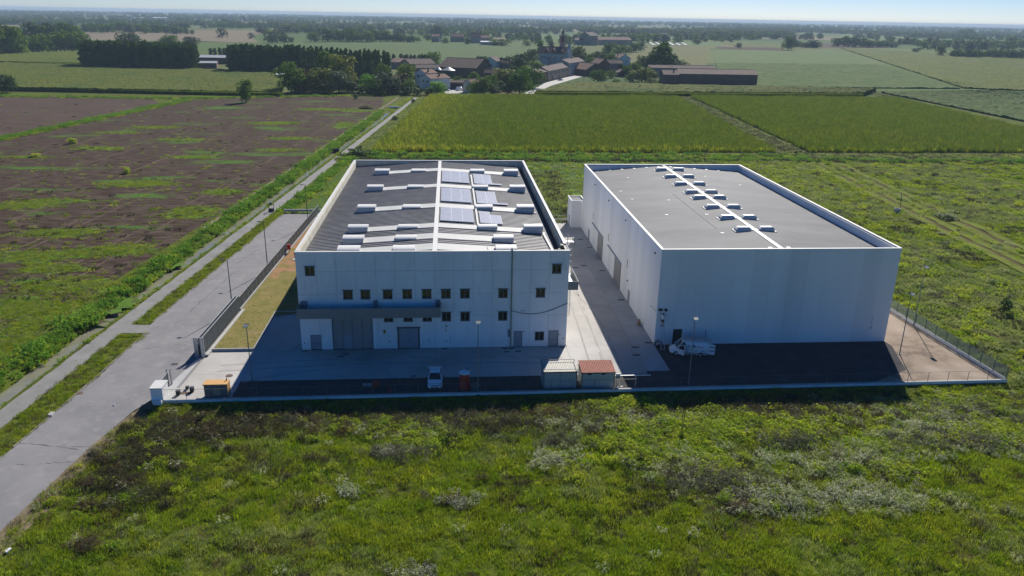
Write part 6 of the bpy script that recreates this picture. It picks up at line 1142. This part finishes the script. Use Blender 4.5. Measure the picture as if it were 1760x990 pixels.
for i, (u, v, top, w, k_, tn) in enumerate([(843, 152, 128, 18, 'big', 'fol'), (757, 128, 112, 14, 'round', 'foldark'), (730, 136, 119, 16, 'round', 'fol'), (742, 150, 134, 14, 'round', 'foldark'), (812, 128, 112, 14, 'round', 'foldark'), (882, 136, 112, 20, 'big', 'fol'), (928, 128, 110, 14, 'round', 'foldark'), (1037, 138, 124, 13, 'round', 'fol'), (1050, 134, 120, 13, 'round', 'foldark'), (1068, 124, 108, 12, 'round', 'foldark'), (1112, 134, 114, 16, 'round', 'fol'), (858, 158, 136, 16, 'round', 'foldark'), (880, 150, 124, 20, 'big', 'foldark'), (903, 138, 112, 20, 'big', 'fol'), (770, 132, 118, 16, 'round', 'fol'), (787, 142, 130, 14, 'round', 'fol'), (820, 150, 134, 14, 'round', 'foldark'), (845, 143, 128, 14, 'round', 'foldark'), (960, 118, 106, 12, 'round', 'fol'), (1000, 112, 96, 14, 'round', 'fol'),
    (1022, 114, 98, 16, 'big', 'fol'), (1055, 118, 104, 13, 'round', 'fol'), (1092, 122, 106, 16, 'big', 'foldark'), (1083, 140, 126, 13, 'round', 'fol'), (1120, 138, 120, 16, 'round', 'foldark'), (1142, 122, 98, 18, 'big', 'foldark'), (1178, 124, 110, 18, 'round', 'fol'), (646, 158, 132, 20, 'round', 'fol'), (616, 150, 134, 18, 'round', 'foldark'), (703, 160, 136, 18, 'big', 'foldark'), (676, 150, 128, 18, 'round', 'folbrown'), (512, 158, 130, 20, 'big', 'fol'), (537, 150, 120, 22, 'big', 'foldark'), (597, 158, 134, 20, 'round', 'foldark'), (1008, 122, 112, 10, 'bush', 'fol')]):
    tree(u, v, top, w, k_, tn, f'{"dark" if tn == "foldark" else "rusty" if tn == "folbrown" else "green"} garden tree {SPOT(u)}, {"taller" if v-top > 18 else "lower"} among its neighbours', 'garden trees between the village houses')
for i, (u, v, top, w, tone) in enumerate([(620, 160, 148, 22, 'foldark'), (645, 162, 150, 22, 'foldark'), (655, 163, 152, 20, 'foldark'), (680, 162, 149, 22, 'foldark'), (700, 163, 148, 22, 'foldark'), (718, 164, 150, 20, 'foldark'), (736, 163, 150, 18, 'foldark'), (538, 159, 147, 22, 'fol'), (562, 160, 146, 22, 'fol'), (518, 160, 148, 20, 'foldark'), (1120, 145, 133, 18, 'folyel'), (1135, 147, 138, 14, 'fol'), (1060, 143, 135, 12, 'fol'),
                                      (775, 146, 137, 24, 'folyel'), (795, 145, 136, 22, 'folbrown'), (940, 132, 112, 12, 'fol'), (948, 130, 113, 12, 'fol'), (1197, 76, 66, 14, 'foldark'), (1212, 72, 65, 9, 'fol'), (1240, 72, 65, 9, 'fol'), (1256, 72, 64, 12, 'foldark'), (905, 79, 68, 14, 'fol'), (925, 78, 67, 14, 'fol'), (842, 73, 63, 14, 'fol'), (880, 70, 61, 14, 'fol')]):
    tree(u, v, top, w, 'bush', tone, f'{"dark" if tone == "foldark" else "green"} rounded shrub {SPOT(u)}', 'shrubs of the village gardens')
# rows and groves
ORD = 'first second third fourth fifth sixth seventh eighth ninth tenth eleventh twelfth thirteenth fourteenth fifteenth sixteenth seventeenth eighteenth nineteenth twentieth twenty-first twenty-second twenty-third'.split()
gA = 'poplars of the dense dark grove'
for r_ in range(3):
    for i in range(21):
        u = 146+(334-146)*i/20+rnd.uniform(-2.5, 2.5)+r_*3; v = 117+(121.5-117)*i/20-r_*1.7
        tree(u, v, 67+(72-67)*i/20+rnd.uniform(-2, 3)-r_*.6, 15, 'poplar', 'pop', 'slender poplar behind the front row of the dense dark grove' if r_ else f'front row poplar of the dense dark grove, {ORD[i]} from the left', gA)
gB = 'poplars of the second grove by the farm'
for r_ in range(3):
    for i in range(13):
        u = 400+(512-400)*i/12+rnd.uniform(-2, 2); tree(u, 125-r_*2+i*.15, 73+rnd.uniform(-2, 4)+i*.4, 15, 'poplar', 'pop', 'slender poplar behind the front row of the second grove' if r_ else f'front row poplar of the second grove by the farm, {ORD[i]} from the left', gB)
for r_ in range(2):
    for i in range(22):
        u = 500+(668-500)*i/21+rnd.uniform(-1.5, 1.5); tree(u, 127-r_*3+i*.25, 74+i*.55+rnd.uniform(-2, 3)+r_, 9.5, 'poplar', 'pop', 'slim poplar in the rear of the long rows behind the garden trees' if r_ else f'slim poplar in the front of the long rows, {ORD[i]} from the left', 'slim poplars in long rows')
for i, u in enumerate((676, 689, 695, 700, 707, 713, 721, 726, 731)): tree(u, 108, 91+rnd.uniform(0, 3), 7, 'poplar', 'pop', f'small young poplar in the short row behind the farm roofs, {ORD[i]} from the left', 'young poplars behind the farm')
for i, u in enumerate((363, 370, 378, 385)): tree(u, 96, 81+rnd.uniform(-1, 1), 7, 'poplar', 'pop', f'{ORD[i]} small sapling from the left in the row behind the sheds', 'saplings behind the sheds')
for (n, u0, u1, v0, v1, t0, t1, w, lab) in [(9, -6, 34, 96, 94, 40, 44, 26, 'dense roadside tree in the wood at the left edge'), (8, 40, 140, 92, 88, 58, 54, 26, 'bushy tree at the front of the left wood'), (6, 62, 130, 78, 74, 38, 42, 24, 'tall tree at the back of the left wood'),
        (14, 150, 305, 54, 56, 38, 44, 17, 'tree in the belt behind the pink field'), (5, 510, 562, 57, 57, 43, 46, 15, 'tree in the belt beyond the pale field'), (14, 562, 712, 71, 72, 46, 60, 19, 'tree in the dark belt behind the poplar rows'), (10, 1437, 1535, 80, 82, 61, 70, 16, 'tree in the belt at the right of the brown field'),
        (8, 1362, 1402, 80, 82, 67, 70, 13, 'tree in the clump beside the tall free tree'), (20, 1636, 1770, 98, 101, 85, 85, 11, 'tree in the long narrow copse at the right')]:
    for i in range(n):
        f = i/(n-1); tree(u0+(u1-u0)*f+rnd.uniform(-2, 2), v0+(v1-v0)*f+rnd.uniform(-.7, .7), t0+(t1-t0)*f+rnd.uniform(-3, 4), w*rnd.uniform(.85, 1.2), rnd.choice(['round', 'big', 'round']), rnd.choice(['foldark', 'fol', 'fol']), f'{lab}, {ORD[i]} from the left', lab.replace('tree in the ', 'trees of the ').replace('tree at the ', 'trees at the '))
# roadside scrub near the path
for (u, v, top, w, lab) in [(611, 150+20, 160, 8, 'dark shrub beside the cycle path near the village'), (678, 208, 198, 9, 'dark shrub beside the middle of the cycle path'), (727-17, 178, 169, 7, 'thin shrub right of the path near the village'), (617, 262, 250, 9, 'small shrub at the left corner of the maize'), (1726, 535, 513, 18, 'bushy shrub in the rough pasture right of the fence'), (1626, 375, 366, 30, 'low dark bush in the rough pasture'), (62, 270, 262, 12, 'green seedling bush on the ploughed field, left'), (125, 247, 236, 14, 'green seedling bush high on the ploughed field'), (218, 298, 287, 14, 'green bush in the middle of the ploughed field'), (508, 364, 355, 9, 'lime green bush behind the end of the road')]:
    tree(u, v, top, w, 'bush', 'glime' if 'green' in lab else 'foldark', lab)
# far-off woodland reading as one mass
rs = np.random.RandomState(11); FX_, FY_, FS = [], [], []
def wood(u0, u1, v0, v1, n, s0=9, s1=15):
    for i in range(n):
        u = rs.uniform(u0, u1); v = v0+(v1-v0)*(u-u0)/(u1-u0)+rs.normal()*.5; p = at(u, v); FX_.append(p[0]); FY_.append(p[1]); FS.append(rs.uniform(s0, s1))
hz = lambda u: 10.6+.0182*u
for a_ in ((1152, 1360, 61, 64, 300, 11, 17), (1000, 1160, 56, 57, 220, 11, 15), (1190, 1440, 54, 56, 360, 10, 16), (1440, 1570, 55, 59, 70), (1570, 1760, 60, 64, 140), (0, 130, 42, 45, 60), (130, 420, 40, 44, 120), (420, 640, 47, 50, 160), (640, 900, 50, 54, 150), (960, 1010, 50, 51, 40), (870, 1010, 53, 55, 50)): wood(*a_)
for d_, n, w_ in ((1500, 260, 30), (1900, 420, 40), (2400, 640, 60), (3000, 900, 80), (3800, 1200, 120), (4800, 1500, 160), (6200, 1500, 250), (8000, 1500, 300)):
    for i in range(n):
        u = rs.uniform(-60, 1820); a_ = CAM_YAW+math.atan((u-880)/FPX); dd_ = d_*(1+.10*math.sin(u*.013+d_))+rs.normal()*w_; x = CAM[0]+dd_*math.sin(a_); y = CAM[1]+dd_*math.cos(a_)
        if float(fbm(np.array([x*.006+d_]), np.array([y*.003]), 1)[0]) > .43: FX_.append(x); FY_.append(y); FS.append(rs.uniform(9, 17)*(1.0 if d_ < 4000 else 1.25))
FX_, FY_, FS = map(np.array, (FX_, FY_, FS))
TP = []
for k in range(5):
    V, F = crown_round(300+k, 260, low=.0, lobes=9, s=.075); V = V*np.array([1.15, 1.15, 1.0]); TP.append(source('far_tree', npmesh('far_tree', V, F, M['fol' if k < 3 else 'folgrey'])))
scatter('distant_woodland', 'hazy woods and hedgerows merging towards the horizon', np.stack([FX_, FY_, np.zeros(len(FX_))], 1), TP, None, FS, cat='woodland')
# ================================================================ VILLAGE
def gable(name, label, cat, uL, vL, uR, vR, depth, h, rh, wall_m, roof_m, wins_=(), ridge='x', eave=.35, wh=1.1, over=None, doors_=(), chim=()):
    """house whose front wall stands on the ground between two picture points; ridge along the front ('x') or across it ('y')"""
    a_ = np.array(at(uL, vL)[:2]); b_ = np.array(at(uR, vR)[:2]); w = float(np.linalg.norm(b_-a_)); t = thing(name, label, cat, (a_[0], a_[1], 0), math.atan2(b_[1]-a_[1], b_[0]-a_[0]))
    wt = .3; wl = MB().box(0, w, 0, wt, -.2, h).box(0, w, depth-wt, depth, -.2, h).box(0, wt, wt+.002, depth-wt-.002, -.2, h).box(w-wt, w, wt+.002, depth-wt-.002, -.2, h)
    if ridge == 'x':
        for x in (0, w-wt): wl.add([(x, .0, h), (x, depth, h), (x, depth/2, h+rh), (x+wt, .0, h), (x+wt, depth, h), (x+wt, depth/2, h+rh)], [(0, 1, 2), (5, 4, 3), (0, 2, 5, 3), (1, 4, 5, 2)])
        sl = [((-eave, -eave), (w+eave, -eave), (w+eave, depth/2), (-eave, depth/2), -1), ((-eave, depth/2), (w+eave, depth/2), (w+eave, depth+eave), (-eave, depth+eave), 1)]
        def zz(x, y): return h+rh*(1-abs(y-depth/2)/(depth/2))+.06
    else:
        for y in (0, depth-wt): wl.add([(0, y, h), (w, y, h), (w/2, y, h+rh), (0, y+wt, h), (w, y+wt, h), (w/2, y+wt, h+rh)], [(0, 1, 2), (5, 4, 3), (0, 2, 5, 3), (1, 4, 5, 2)])
        sl = [((-eave, -eave), (w/2, -eave), (w/2, depth+eave), (-eave, depth+eave), -1), ((w/2, -eave), (w+eave, -eave), (w+eave, depth+eave), (w/2, depth+eave), 1)]
        def zz(x, y): return h+rh*(1-abs(x-w/2)/(w/2))+.06
    part('house_wall', wl, wall_m, t)
    for q in sl:
        bot = [(x, y, zz(x, y)) for x, y in q[:4]]; vs = bot+[(x, y, z+.22) for x, y, z in bot]
        r_ = part('roof', MB().add(vs, [(0, 3, 2, 1), (4, 5, 6, 7), (0, 1, 5, 4), (1, 2, 6, 5), (2, 3, 7, 6), (3, 0, 4, 7)]), roof_m, t)
    part('ridge_tiles', MB().box(-eave, w+eave, depth/2-.18, depth/2+.18, h+rh+.2, h+rh+.36) if ridge == 'x' else MB().box(w/2-.18, w/2+.18, -eave, depth+eave, h+rh+.2, h+rh+.36), M['stucco'], t)
    for (fx, z) in wins_:
        x = fx*w; f = part('window', MB().box(x-.5*wh-.08, x+.5*wh+.08, -.06, -.003, z-.08, z+wh*1.25+.08), M['stucco'], t); part('pane', MB().box(x-.5*wh, x+.5*wh, -.09, -.062, z, z+wh*1.25), M['glass'], f)
    for (fx, dw, dh) in doors_: x = fx*w; part('door', MB().box(x-dw/2, x+dw/2, -.08, -.003, 0, dh), M['dark'], t)
    for (fx, fy) in chim: x = fx*w; y = fy*depth; part('chimney', MB().box(x-.35, x+.35, y-.35, y+.35, h, h+rh+1.2), M['brick'], t)
    return t, w
gable('white_house', 'white house with a low red roof and side wing at the field edge', 'house', 722, 152, 741, 155, 13, 6.2, 1.9, M['whitewash'], M['terracotta'], [(.3, 3.8), (.7, 3.8)], 'y', chim=[(.7, .6)])
gable('white_house_wing', 'taller rear wing of the white house at the field edge', 'house', 713, 147, 733, 149, 9, 7.6, 1.8, M['whitewash'], M['terracotta'], [(.3, 5.0)], 'y', chim=[(.8, .4)])
gable('gabled_house', 'small gabled house with a red roof behind the garden trees', 'house', 796, 158, 812, 160, 11, 4.8, 2.2, M['plaster'], M['terracotta'], [(.5, 2.2)], 'y')
gable('brick_shed', 'low brick shed with four dark bays on the court', 'shed', 763, 153, 797, 154, 6, 3.8, .8, M['brick'], M['terradark'], (), 'x', doors_=[(.14, 5, 3), (.38, 5, 3), (.62, 5, 3), (.86, 5, 3)])
gable('large_barn', 'largest barn with a wide dark red roof', 'barn', 756, 131, 818, 134, 26, 6.5, 5.5, M['brick'], M['terradark'], [(.3, 2.5), (.7, 2.5)], 'x', .8)
gable('low_barn', 'low barn with a faded pink roof behind the poplars', 'barn', 672, 118, 702, 119, 18, 5, 2.5, M['stucco'], M['terracotta'], (), 'x', .6)
gable('low_barn', 'long low barn with a dark red roof left of the silos', 'barn', 706, 122, 748, 121, 18, 5.0, 3.2, M['stucco'], M['terradark'], (), 'x', .6)
gable('farm_range', 'long lower farm range with a grey brown roof behind the silos', 'barn', 716, 131, 785, 131, 9, 5.5, 2.2, M['stucco'], mat('grey_tiles', (.20, .155, .125), .9), (), 'x', .5)
gable('farmhouse', 'white gabled farmhouse right of the large barn', 'house', 831, 125, 853, 126, 12, 8.5, 3.0, M['whitewash'], M['terradark'], [(.25, 5), (.6, 5)], 'y'); gable('farmhouse_range', 'brown roofed range attached right of the white farmhouse', 'house', 853, 125, 877, 126, 11, 7, 3.2, M['stucco'], M['terradark'], [(.3, 3), (.7, 3)], 'x', chim=[(.2, .5)])
gable('lean_barn', 'low dark roofed outbuilding in front of the white farmhouse', 'shed', 832, 136, 861, 137, 9, 4, 2.4, M['brick'], M['terradark'], (), 'x')
gable('hut', 'small hut with a white roof beside the tall ragged tree', 'hut', 476, 137, 488, 137, 5, 3.0, .5, M['brick'], M['white'], (), 'x', doors_=[(.5, 1.6, 2.1)])
gable('cattle_shed', 'nearer cattle shed with a pale sheet roof beside the dense grove', 'shed', 335, 119, 373, 119, 14, 4.2, 1.0, M['brick'], M['zinc'], (), 'x', doors_=[(.84, 4, 3.6)]); gable('cattle_shed', 'longer dark cattle shed with a white roof edge between the two groves', 'shed', 336, 109, 396, 110, 22, 4.6, 1.4, M['brick'], M['zinc'], (), 'x')
gable('street_house', 'dark brick house at the lower end of the village street', 'house', 925, 144, 940, 141, 12, 6.5, 1.6, M['brick'], M['terradark'], [(.3, 3), (.7, 3)], 'x', doors_=[(.5, 1.4, 2.3)])
gable('street_house', 'long terrace house with a brown roof along the village street', 'house', 942, 140, 978, 131, 10, 6.5, 2.6, M['stucco'], M['terradark'], [(.12, 4), (.3, 4), (.5, 4), (.7, 4), (.88, 4), (.3, 1), (.7, 1)], 'x', doors_=[(.5, 1.6, 2.4), (.18, 2.6, 2.8)], chim=[(.3, .5)])
gable('street_house', 'pale terrace house higher up the village street', 'house', 977, 131, 1004, 126, 11, 9, 2.4, M['plaster'], M['terradark'], [(.15, 5.5), (.4, 5.5), (.65, 5.5), (.88, 5.5), (.3, 1.6), (.75, 1.6)], 'x', doors_=[(.5, 1.6, 2.4)], chim=[(.6, .5)])
gable('red_roof_house', 'dark brick house with the nearest red gable right of the street', 'house', 1007, 131, 1036, 130, 16, 4.5, 4.2, M['brick'], M['terracotta'], [(.5, 3)], 'y'); gable('red_roof_house', 'second gabled brick house right of the street', 'house', 1029, 127, 1047, 127, 18, 7.5, 3.4, M['brick'], M['terracotta'], [(.4, 4)], 'y')
gable('red_roof_house', 'long red roofed range behind the gabled brick houses', 'house', 1044, 124, 1070, 124, 10, 6.5, 2.6, M['stucco'], M['terradark'], [(.3, 3), (.7, 3)], 'x'); gable('white_gable_house', 'white gabled house on the right of the village', 'house', 1063, 113, 1083, 113, 16, 6.5, 3.2, M['whitewash'], M['terracotta'], [(.3, 3.5), (.7, 3.5)], 'y', chim=[(.2, .5)])
gable('tool_house', 'tiny brick gable hut right of the green bushy tree', 'hut', 1062, 132, 1077, 132, 7, 2.8, 2.0, M['brick'], M['terradark'], (), 'y', doors_=[(.5, 1.2, 2)])
gable('long_barn', 'long windowless brick barn with a brown tile roof', 'barn', 1166, 149.5, 1300, 151.5, 16, 8.0, 2.6, M['brick'], mat('barn_tiles', (.165, .11, .088), .9, (.11, .078, .065), .25, .9), [(.10, 2.6)], 'x', .3, 1.6)
gable('barn_end', 'lower left end of the long brick barn with a patched roof', 'barn', 1139, 149.5, 1165.6, 150, 15, 7.4, 2.4, M['brick'], M['terradark'], (), 'x', .2, chim=[(.75, .4)]); gable('rear_barn', 'long narrow barn standing behind the brick barn', 'barn', 1115, 131, 1228, 132.5, 10, 6.0, 1.8, M['stucco'], mat('barn_tiles', (.2, .14, .11)), (), 'x')
gable('far_farm', 'left wing of the far farmstead beyond the church', 'farm', 988, 77, 1014, 77.5, 22, 7, 3, M['stucco'], M['terradark'], (), 'x'); gable('far_farm', 'tall middle block of the far farmstead', 'farm', 1014, 78, 1027, 78, 30, 14, 5, M['stucco'], M['terradark'], [(.3, 8), (.7, 8)], 'x', .5, 2.4); gable('far_farm', 'long right wing of the far farmstead', 'farm', 1028, 77.5, 1085, 78, 22, 8, 4, M['stucco'], M['terracotta'], (), 'x')
for q in (('hamlet roof farthest left in the far hamlet', 742, 72, 754, 8, 4), ('reddish hamlet house behind the left trees', 775, 72, 797, 8, 5), ('broad hamlet house in the middle of the far hamlet', 808, 74, 826, 9, 6), ('hamlet house with the brightest roof', 824, 73, 840, 7, 4)): gable('hamlet_house', q[0], 'house', q[1], q[2], q[3], q[2]+.3, 18, q[4], q[5], M['stucco'], M['terracotta'], (), 'x')
gable('hamlet_shed', 'long white roofed shed in front of the far hamlet', 'shed', 826, 77, 855, 77.5, 24, 4, 1, M['stucco'], M['white'], (), 'x')
for q in (('long pale warehouse far off at the left', 232, 33, 262, 6), ('bright white warehouse far off at the left', 262, 33.5, 291, 7), ('dark greenhouse block far off at the left', 98, 38, 150, 5), ('small red roofed farm near the left horizon', 214, 31, 224, 9)): gable('far_warehouse', q[0], 'warehouse', q[1], q[2], q[3], q[2]+.3, 60, q[4], 2, M['plaster'] if 'dark' not in q[0] else M['silo'], M['white'] if 'white' in q[0] else M['zinc'], (), 'x')
def silo(u, v, w, top, lab):
    x, y, _ = at(u, v); r_ = span(u, v, w)/2; h = rise(u, v, top); t = thing('silo', lab, 'silo', (x, y+r_, 0)); part('silo_wall', MB().cyl((0, 0, 0), (0, 0, h*.68), r_, n=24), M['silo'], t, smooth=False)
    part('silo_roof', MB().cyl((0, 0, h*.68+.01), (0, 0, h*.96), r_*1.03, .4, n=24), M['zinc'], t); part('silo_cap', MB().cyl((0, 0, h*.961), (0, 0, h), .5, .3, n=10), M['zinc'], t)
    for k in range(3): part('hoop', MB().cyl((0, 0, h*(.16+k*.18)), (0, 0, h*(.17+k*.18)), r_*1.012, n=24), M['dark'], t)
silo(771, 135, 23, 115, 'larger green silo with a grey cone roof'); silo(753, 132, 15, 115, 'smaller green silo left of the larger one')
# church
P0 = at(926, 113); P1 = at(972, 114.5); ang = math.atan2(P1[1]-P0[1], P1[0]-P0[0]); w = math.dist(P0[:2], P1[:2])
t = thing('church', 'old pale church with a long nave, dark roof and slender bell tower', 'church', (P0[0], P0[1], 0), ang)
part('nave_wall', MB().box(0, w, 0, .5, 0, 10.5).box(0, w, 15.5, 16, 0, 10.5).box(0, .5, .51, 15.49, 0, 10.5).box(w-.5, w, .51, 15.49, 0, 10.5), M['plaster'], t)
part('nave_roof', MB().add([(-.5, -.6, 10.4), (w+.3, -.6, 10.4), (w+.3, 8, 16.2), (-.5, 8, 16.2), (-.5, 16.6, 10.4), (w+.3, 16.6, 10.4)], [(0, 1, 2, 3), (3, 2, 5, 4), (0, 3, 4), (1, 5, 2), (0, 4, 5, 1)]), M['terracotta'], t)
for fx in (.27, .52, .80): part('roof_dormer', MB().add([(fx*w-2, 1, 11.6), (fx*w+2, 1, 11.6), (fx*w, 1, 14.6), (fx*w-2, 6, 14.7), (fx*w+2, 6, 14.7), (fx*w, 6, 15.4)], [(0, 1, 2), (0, 2, 5, 3), (1, 4, 5, 2)]), M['terradark'], t)
part('side_chapel', MB().add([(1, -4, 0), (9, -4, 0), (9, -.01, 0), (1, -.01, 0), (1, -4, 5.5), (9, -4, 5.5), (9, -.01, 5.5), (1, -.01, 5.5), (5, -4, 7.8), (5, -.01, 7.8)], [(0, 1, 5, 8, 4), (1, 2, 6, 5), (3, 0, 4, 7), (2, 3, 7, 9, 6)]), M['plaster'], t)
part('chapel_roof', MB().add([(.7, -4.3, 5.5), (5, -4.3, 8.0), (5, -.02, 8.0), (.7, -.02, 5.5), (9.3, -4.3, 5.5), (9.3, -.02, 5.5)], [(0, 1, 2, 3), (1, 4, 5, 2)]), M['terradark'], t)
for fx in (.12, .42, .62, .85): f = part('arched_window', MB().box(fx*w-.7, fx*w+.7, -.08, -.01, 6, 8.6), M['stucco'], t); part('pane', MB().box(fx*w-.5, fx*w+.5, -.12, -.081, 6.2, 8.4), M['glass'], f)
part('facade', MB().add([(w+.31, -1.2, 0), (w+.31, 17.2, 0), (w+.31, 17.2, 12.5), (w+.31, 13, 13.5), (w+.31, 8, 18.6), (w+.31, 3, 13.5), (w+.31, -1.2, 12.5), (w+2.3, -1.2, 0), (w+2.3, 17.2, 0), (w+2.3, 17.2, 12.5), (w+2.3, 13, 13.5), (w+2.3, 8, 18.6), (w+2.3, 3, 13.5), (w+2.3, -1.2, 12.5)],
     [tuple(range(6, -1, -1)), tuple(range(7, 14))]+[(i, (i+1) % 7, 7+(i+1) % 7, 7+i) for i in range(7)]), M['plaster'], t)
for y in (-1, 16.6): part('pinnacle', MB().cyl((w+1.3, y+.2, 12.55), (w+1.3, y+.2, 15.4), .8, .15, 8), M['plaster'], t)
bt = part('bell_tower', MB().box(w*.72-2.3, w*.72+2.3, 16.02, 20.6, 0, 19.5), M['stucco'], t); cx_ = w*.72; cyy = 18.3
for dx in (-1.9, 1.9):
    for dy in (-1.9, 1.9): part('belfry_pier', MB().box(cx_+dx-.5, cx_+dx+.5, cyy+dy-.5, cyy+dy+.5, 19.51, 24.4), M['stucco'], bt)
part('belfry_core', MB().box(cx_-.9, cx_+.9, cyy-.9, cyy+.9, 19.52, 24.4), M['terradark'], bt); part('belfry_cornice', MB().box(cx_-2.8, cx_+2.8, cyy-2.8, cyy+2.8, 24.41, 25.2), M['stucco'], bt)
for dx in (-2.3, 2.3):
    for dy in (-2.3, 2.3): part('corner_pinnacle', MB().cyl((cx_+dx, cyy+dy, 25.21), (cx_+dx, cyy+dy, 26.6), .4, .08, 6), M['stucco'], bt)
part('lantern', MB().cyl((cx_, cyy, 25.21), (cx_, cyy, 27.4), 1.3, 1.2, 8), M['stucco'], bt); part('spire', MB().cyl((cx_, cyy, 27.41), (cx_, cyy, 30.6), 1.35, .12, 8), M['terradark'], bt)
# vehicles of the village, simple but shaped
def small_car(u, v, lab, rot, m_, L_=4.3, h=1.45, name='parked_car'):
    x, y, _ = at(u, v); c = thing(name, lab, 'car' if h < 2 else 'van', (x, y, .03), rot)
    loft([ring(-L_/2, .35, .85, .70, .62), ring(-L_*.45, .25, .95, .86, .8), ring(L_*.2, .25, .92, .87, .8), ring(L_*.45, .25, .75, .84, .7), ring(L_/2, .35, .6, .66, .55)], m_, 'body', c)
    loft([ring(-L_*.45, .9, 1.0, .74, .6, .05), ring(-L_*.3, .9, h, .76, .58, .06), ring(L_*.05 if h < 2 else L_*.2, .9, h, .76, .58, .06), ring(L_*.25 if h < 2 else L_*.4, .9, .95, .7, .62, .03)], cglass if h < 2 else m_, 'cabin', c)
    for s in (-1, 1):
        for x_ in (-L_*.3, L_*.3): wheel(c, x_, s*.78, .32, s)
small_car(963, 138.5, 'pale car driving up the village street', R(35), paint); small_car(790, 156, 'white van parked in the farm court', R(8), paint, 5.0, 2.1, 'parked_van'); small_car(767, 156.5, 'dark car parked at the left of the farm court', R(8), mat('car_paint_dark', (.03, .035, .04), .3)); small_car(1122, 137.5, 'white car parked left of the long brick barn', R(5), paint)
# small things out in the fields
t = thing('concrete_well', 'small concrete well ring in the rough pasture', 'well', (120.2, 72.2, 0)); part('well_ring', MB().lathe((0, 0, -.1), [(.7, 0), (.7, 1.2), (.55, 1.2), (.55, 1.0)], 12), M['conc2'], t); 
t = thing('leaning_stake', 'dark stake leaning out of the pasture beside the well ring', 'stake', (122, 74, 0)); part('stake_pole', MB().cyl((0, 0, 0), (1.6, 3.2, 3.6), .07, n=6), M['dark'], t)
t = thing('guard_rail', 'grey concrete barrier closing the end of the road', 'barrier', (-16.6, 73.3, 0)); part('barrier_beam', MB().box(0, 8, -.12, .12, .35, .8), M['conc2'], t)
for i in range(5): part('barrier_post', MB().box(.2+i*1.85, .4+i*1.85, .121, .3, 0, .8), M['conc2'], t)
t = thing('sluice', 'small dark sluice gate where the canal meets the path', 'sluice', (-19.5, 74.6, 0)); part('sluice_frame', MB().box(-.6, -.5, -.06, .06, -.6, 1.5).box(.5, .6, -.06, .06, -.6, 1.5).box(-.6, .6, -.06, .06, 1.503, 1.6), M['dark'], t); part('sluice_plate', MB().box(-.49, .49, -.03, .03, -.6, .7), M['dark'], t); part('sluice_wheel', MB().cyl((0, -.12, 1.75), (0, .0, 1.75), .3, n=12), M['dark'], t)
x, y, _ = at(571, 259); t = thing('culvert', 'dark culvert mouth where the canal dips beside the path', 'culvert', (x, y, 0)); part('culvert_wall', MB().box(-2.2, 2.2, -.2, .2, -.7, .7), M['gravel'], t); part('culvert_mouth', MB().box(-.9, .9, -.24, -.202, -.6, .25), M['black'], t)
x, y, _ = at(676, 186); t = thing('white_culvert', 'white concrete headwall on the canal near the village', 'culvert', (x, y, 0)); part('culvert_wall', MB().box(-2.4, 2.4, -.3, .3, -.6, .9), M['whitewash'], t)
x, y, _ = at(598, 268); tag(link('bramble_mound', crown('bush', 'foldark', 1), None, (x+3, y, -.1), 0, (7, 7, 2.4)), 'dark bramble mound at the far left roof corner', 'shrub')
x, y, _ = at(630, 186); tag(link('soil_heap', MB().lathe((0, 0, -.1), [(4.0, 0), (3.2, .6), (1.8, 1.1), (.4, 1.5)], 11).mesh('soil_heap', M['soil']), None, (x, y, 0)), 'dark heap of soil at the far corner of the ploughed field', 'heap')
for (u, v, top, lab) in ((1003, 145, 118, 'thin utility pole standing left of the street mouth'), (1078, 143, 122, 'thin utility pole right of the green bushy tree'), (325, 124, 108, 'thin pole at the right end of the dense grove'), (796, 162, 145, 'thin pole beside the farm court'), (1171, 740, 668, 'thin iron stake standing in the meadow weeds')):
    x, y, _ = at(u, v, 0 if v < 700 else -.4); h = rise(u, v, top) if v < 700 else 3.4; t = thing('utility_pole', lab, 'pole', (x, y, -.4 if v > 700 else 0)); part('pole_shaft', MB().cyl((0, 0, 0), (0, 0, h), .12 if v < 700 else .03, .08 if v < 700 else .025, 7), M['bark'], t)
# ================================================================ AIR
hb = MB().box(-14500, 14500, -450, 16500, -1.9, 46)
hz_ = hb.mesh('haze', [])
hm = bpy.data.materials.new('haze_air'); hm.use_nodes = True; hn = hm.node_tree; hn.nodes.remove(hn.nodes['Principled BSDF'])
pv = hn.nodes.new('ShaderNodeVolumePrincipled'); pv.inputs['Color'].default_value = (.62, .81, 1.0, 1); pv.inputs['Density'].default_value = 0.00012; pv.inputs['Anisotropy'].default_value = 0.0
hn.links.new(pv.outputs[0], hn.nodes['Material Output'].inputs['Volume']); hz_.materials.append(hm)
tag(link('haze', hz_), 'thin pale summer haze over the whole plain', 'haze', None, 'stuff')
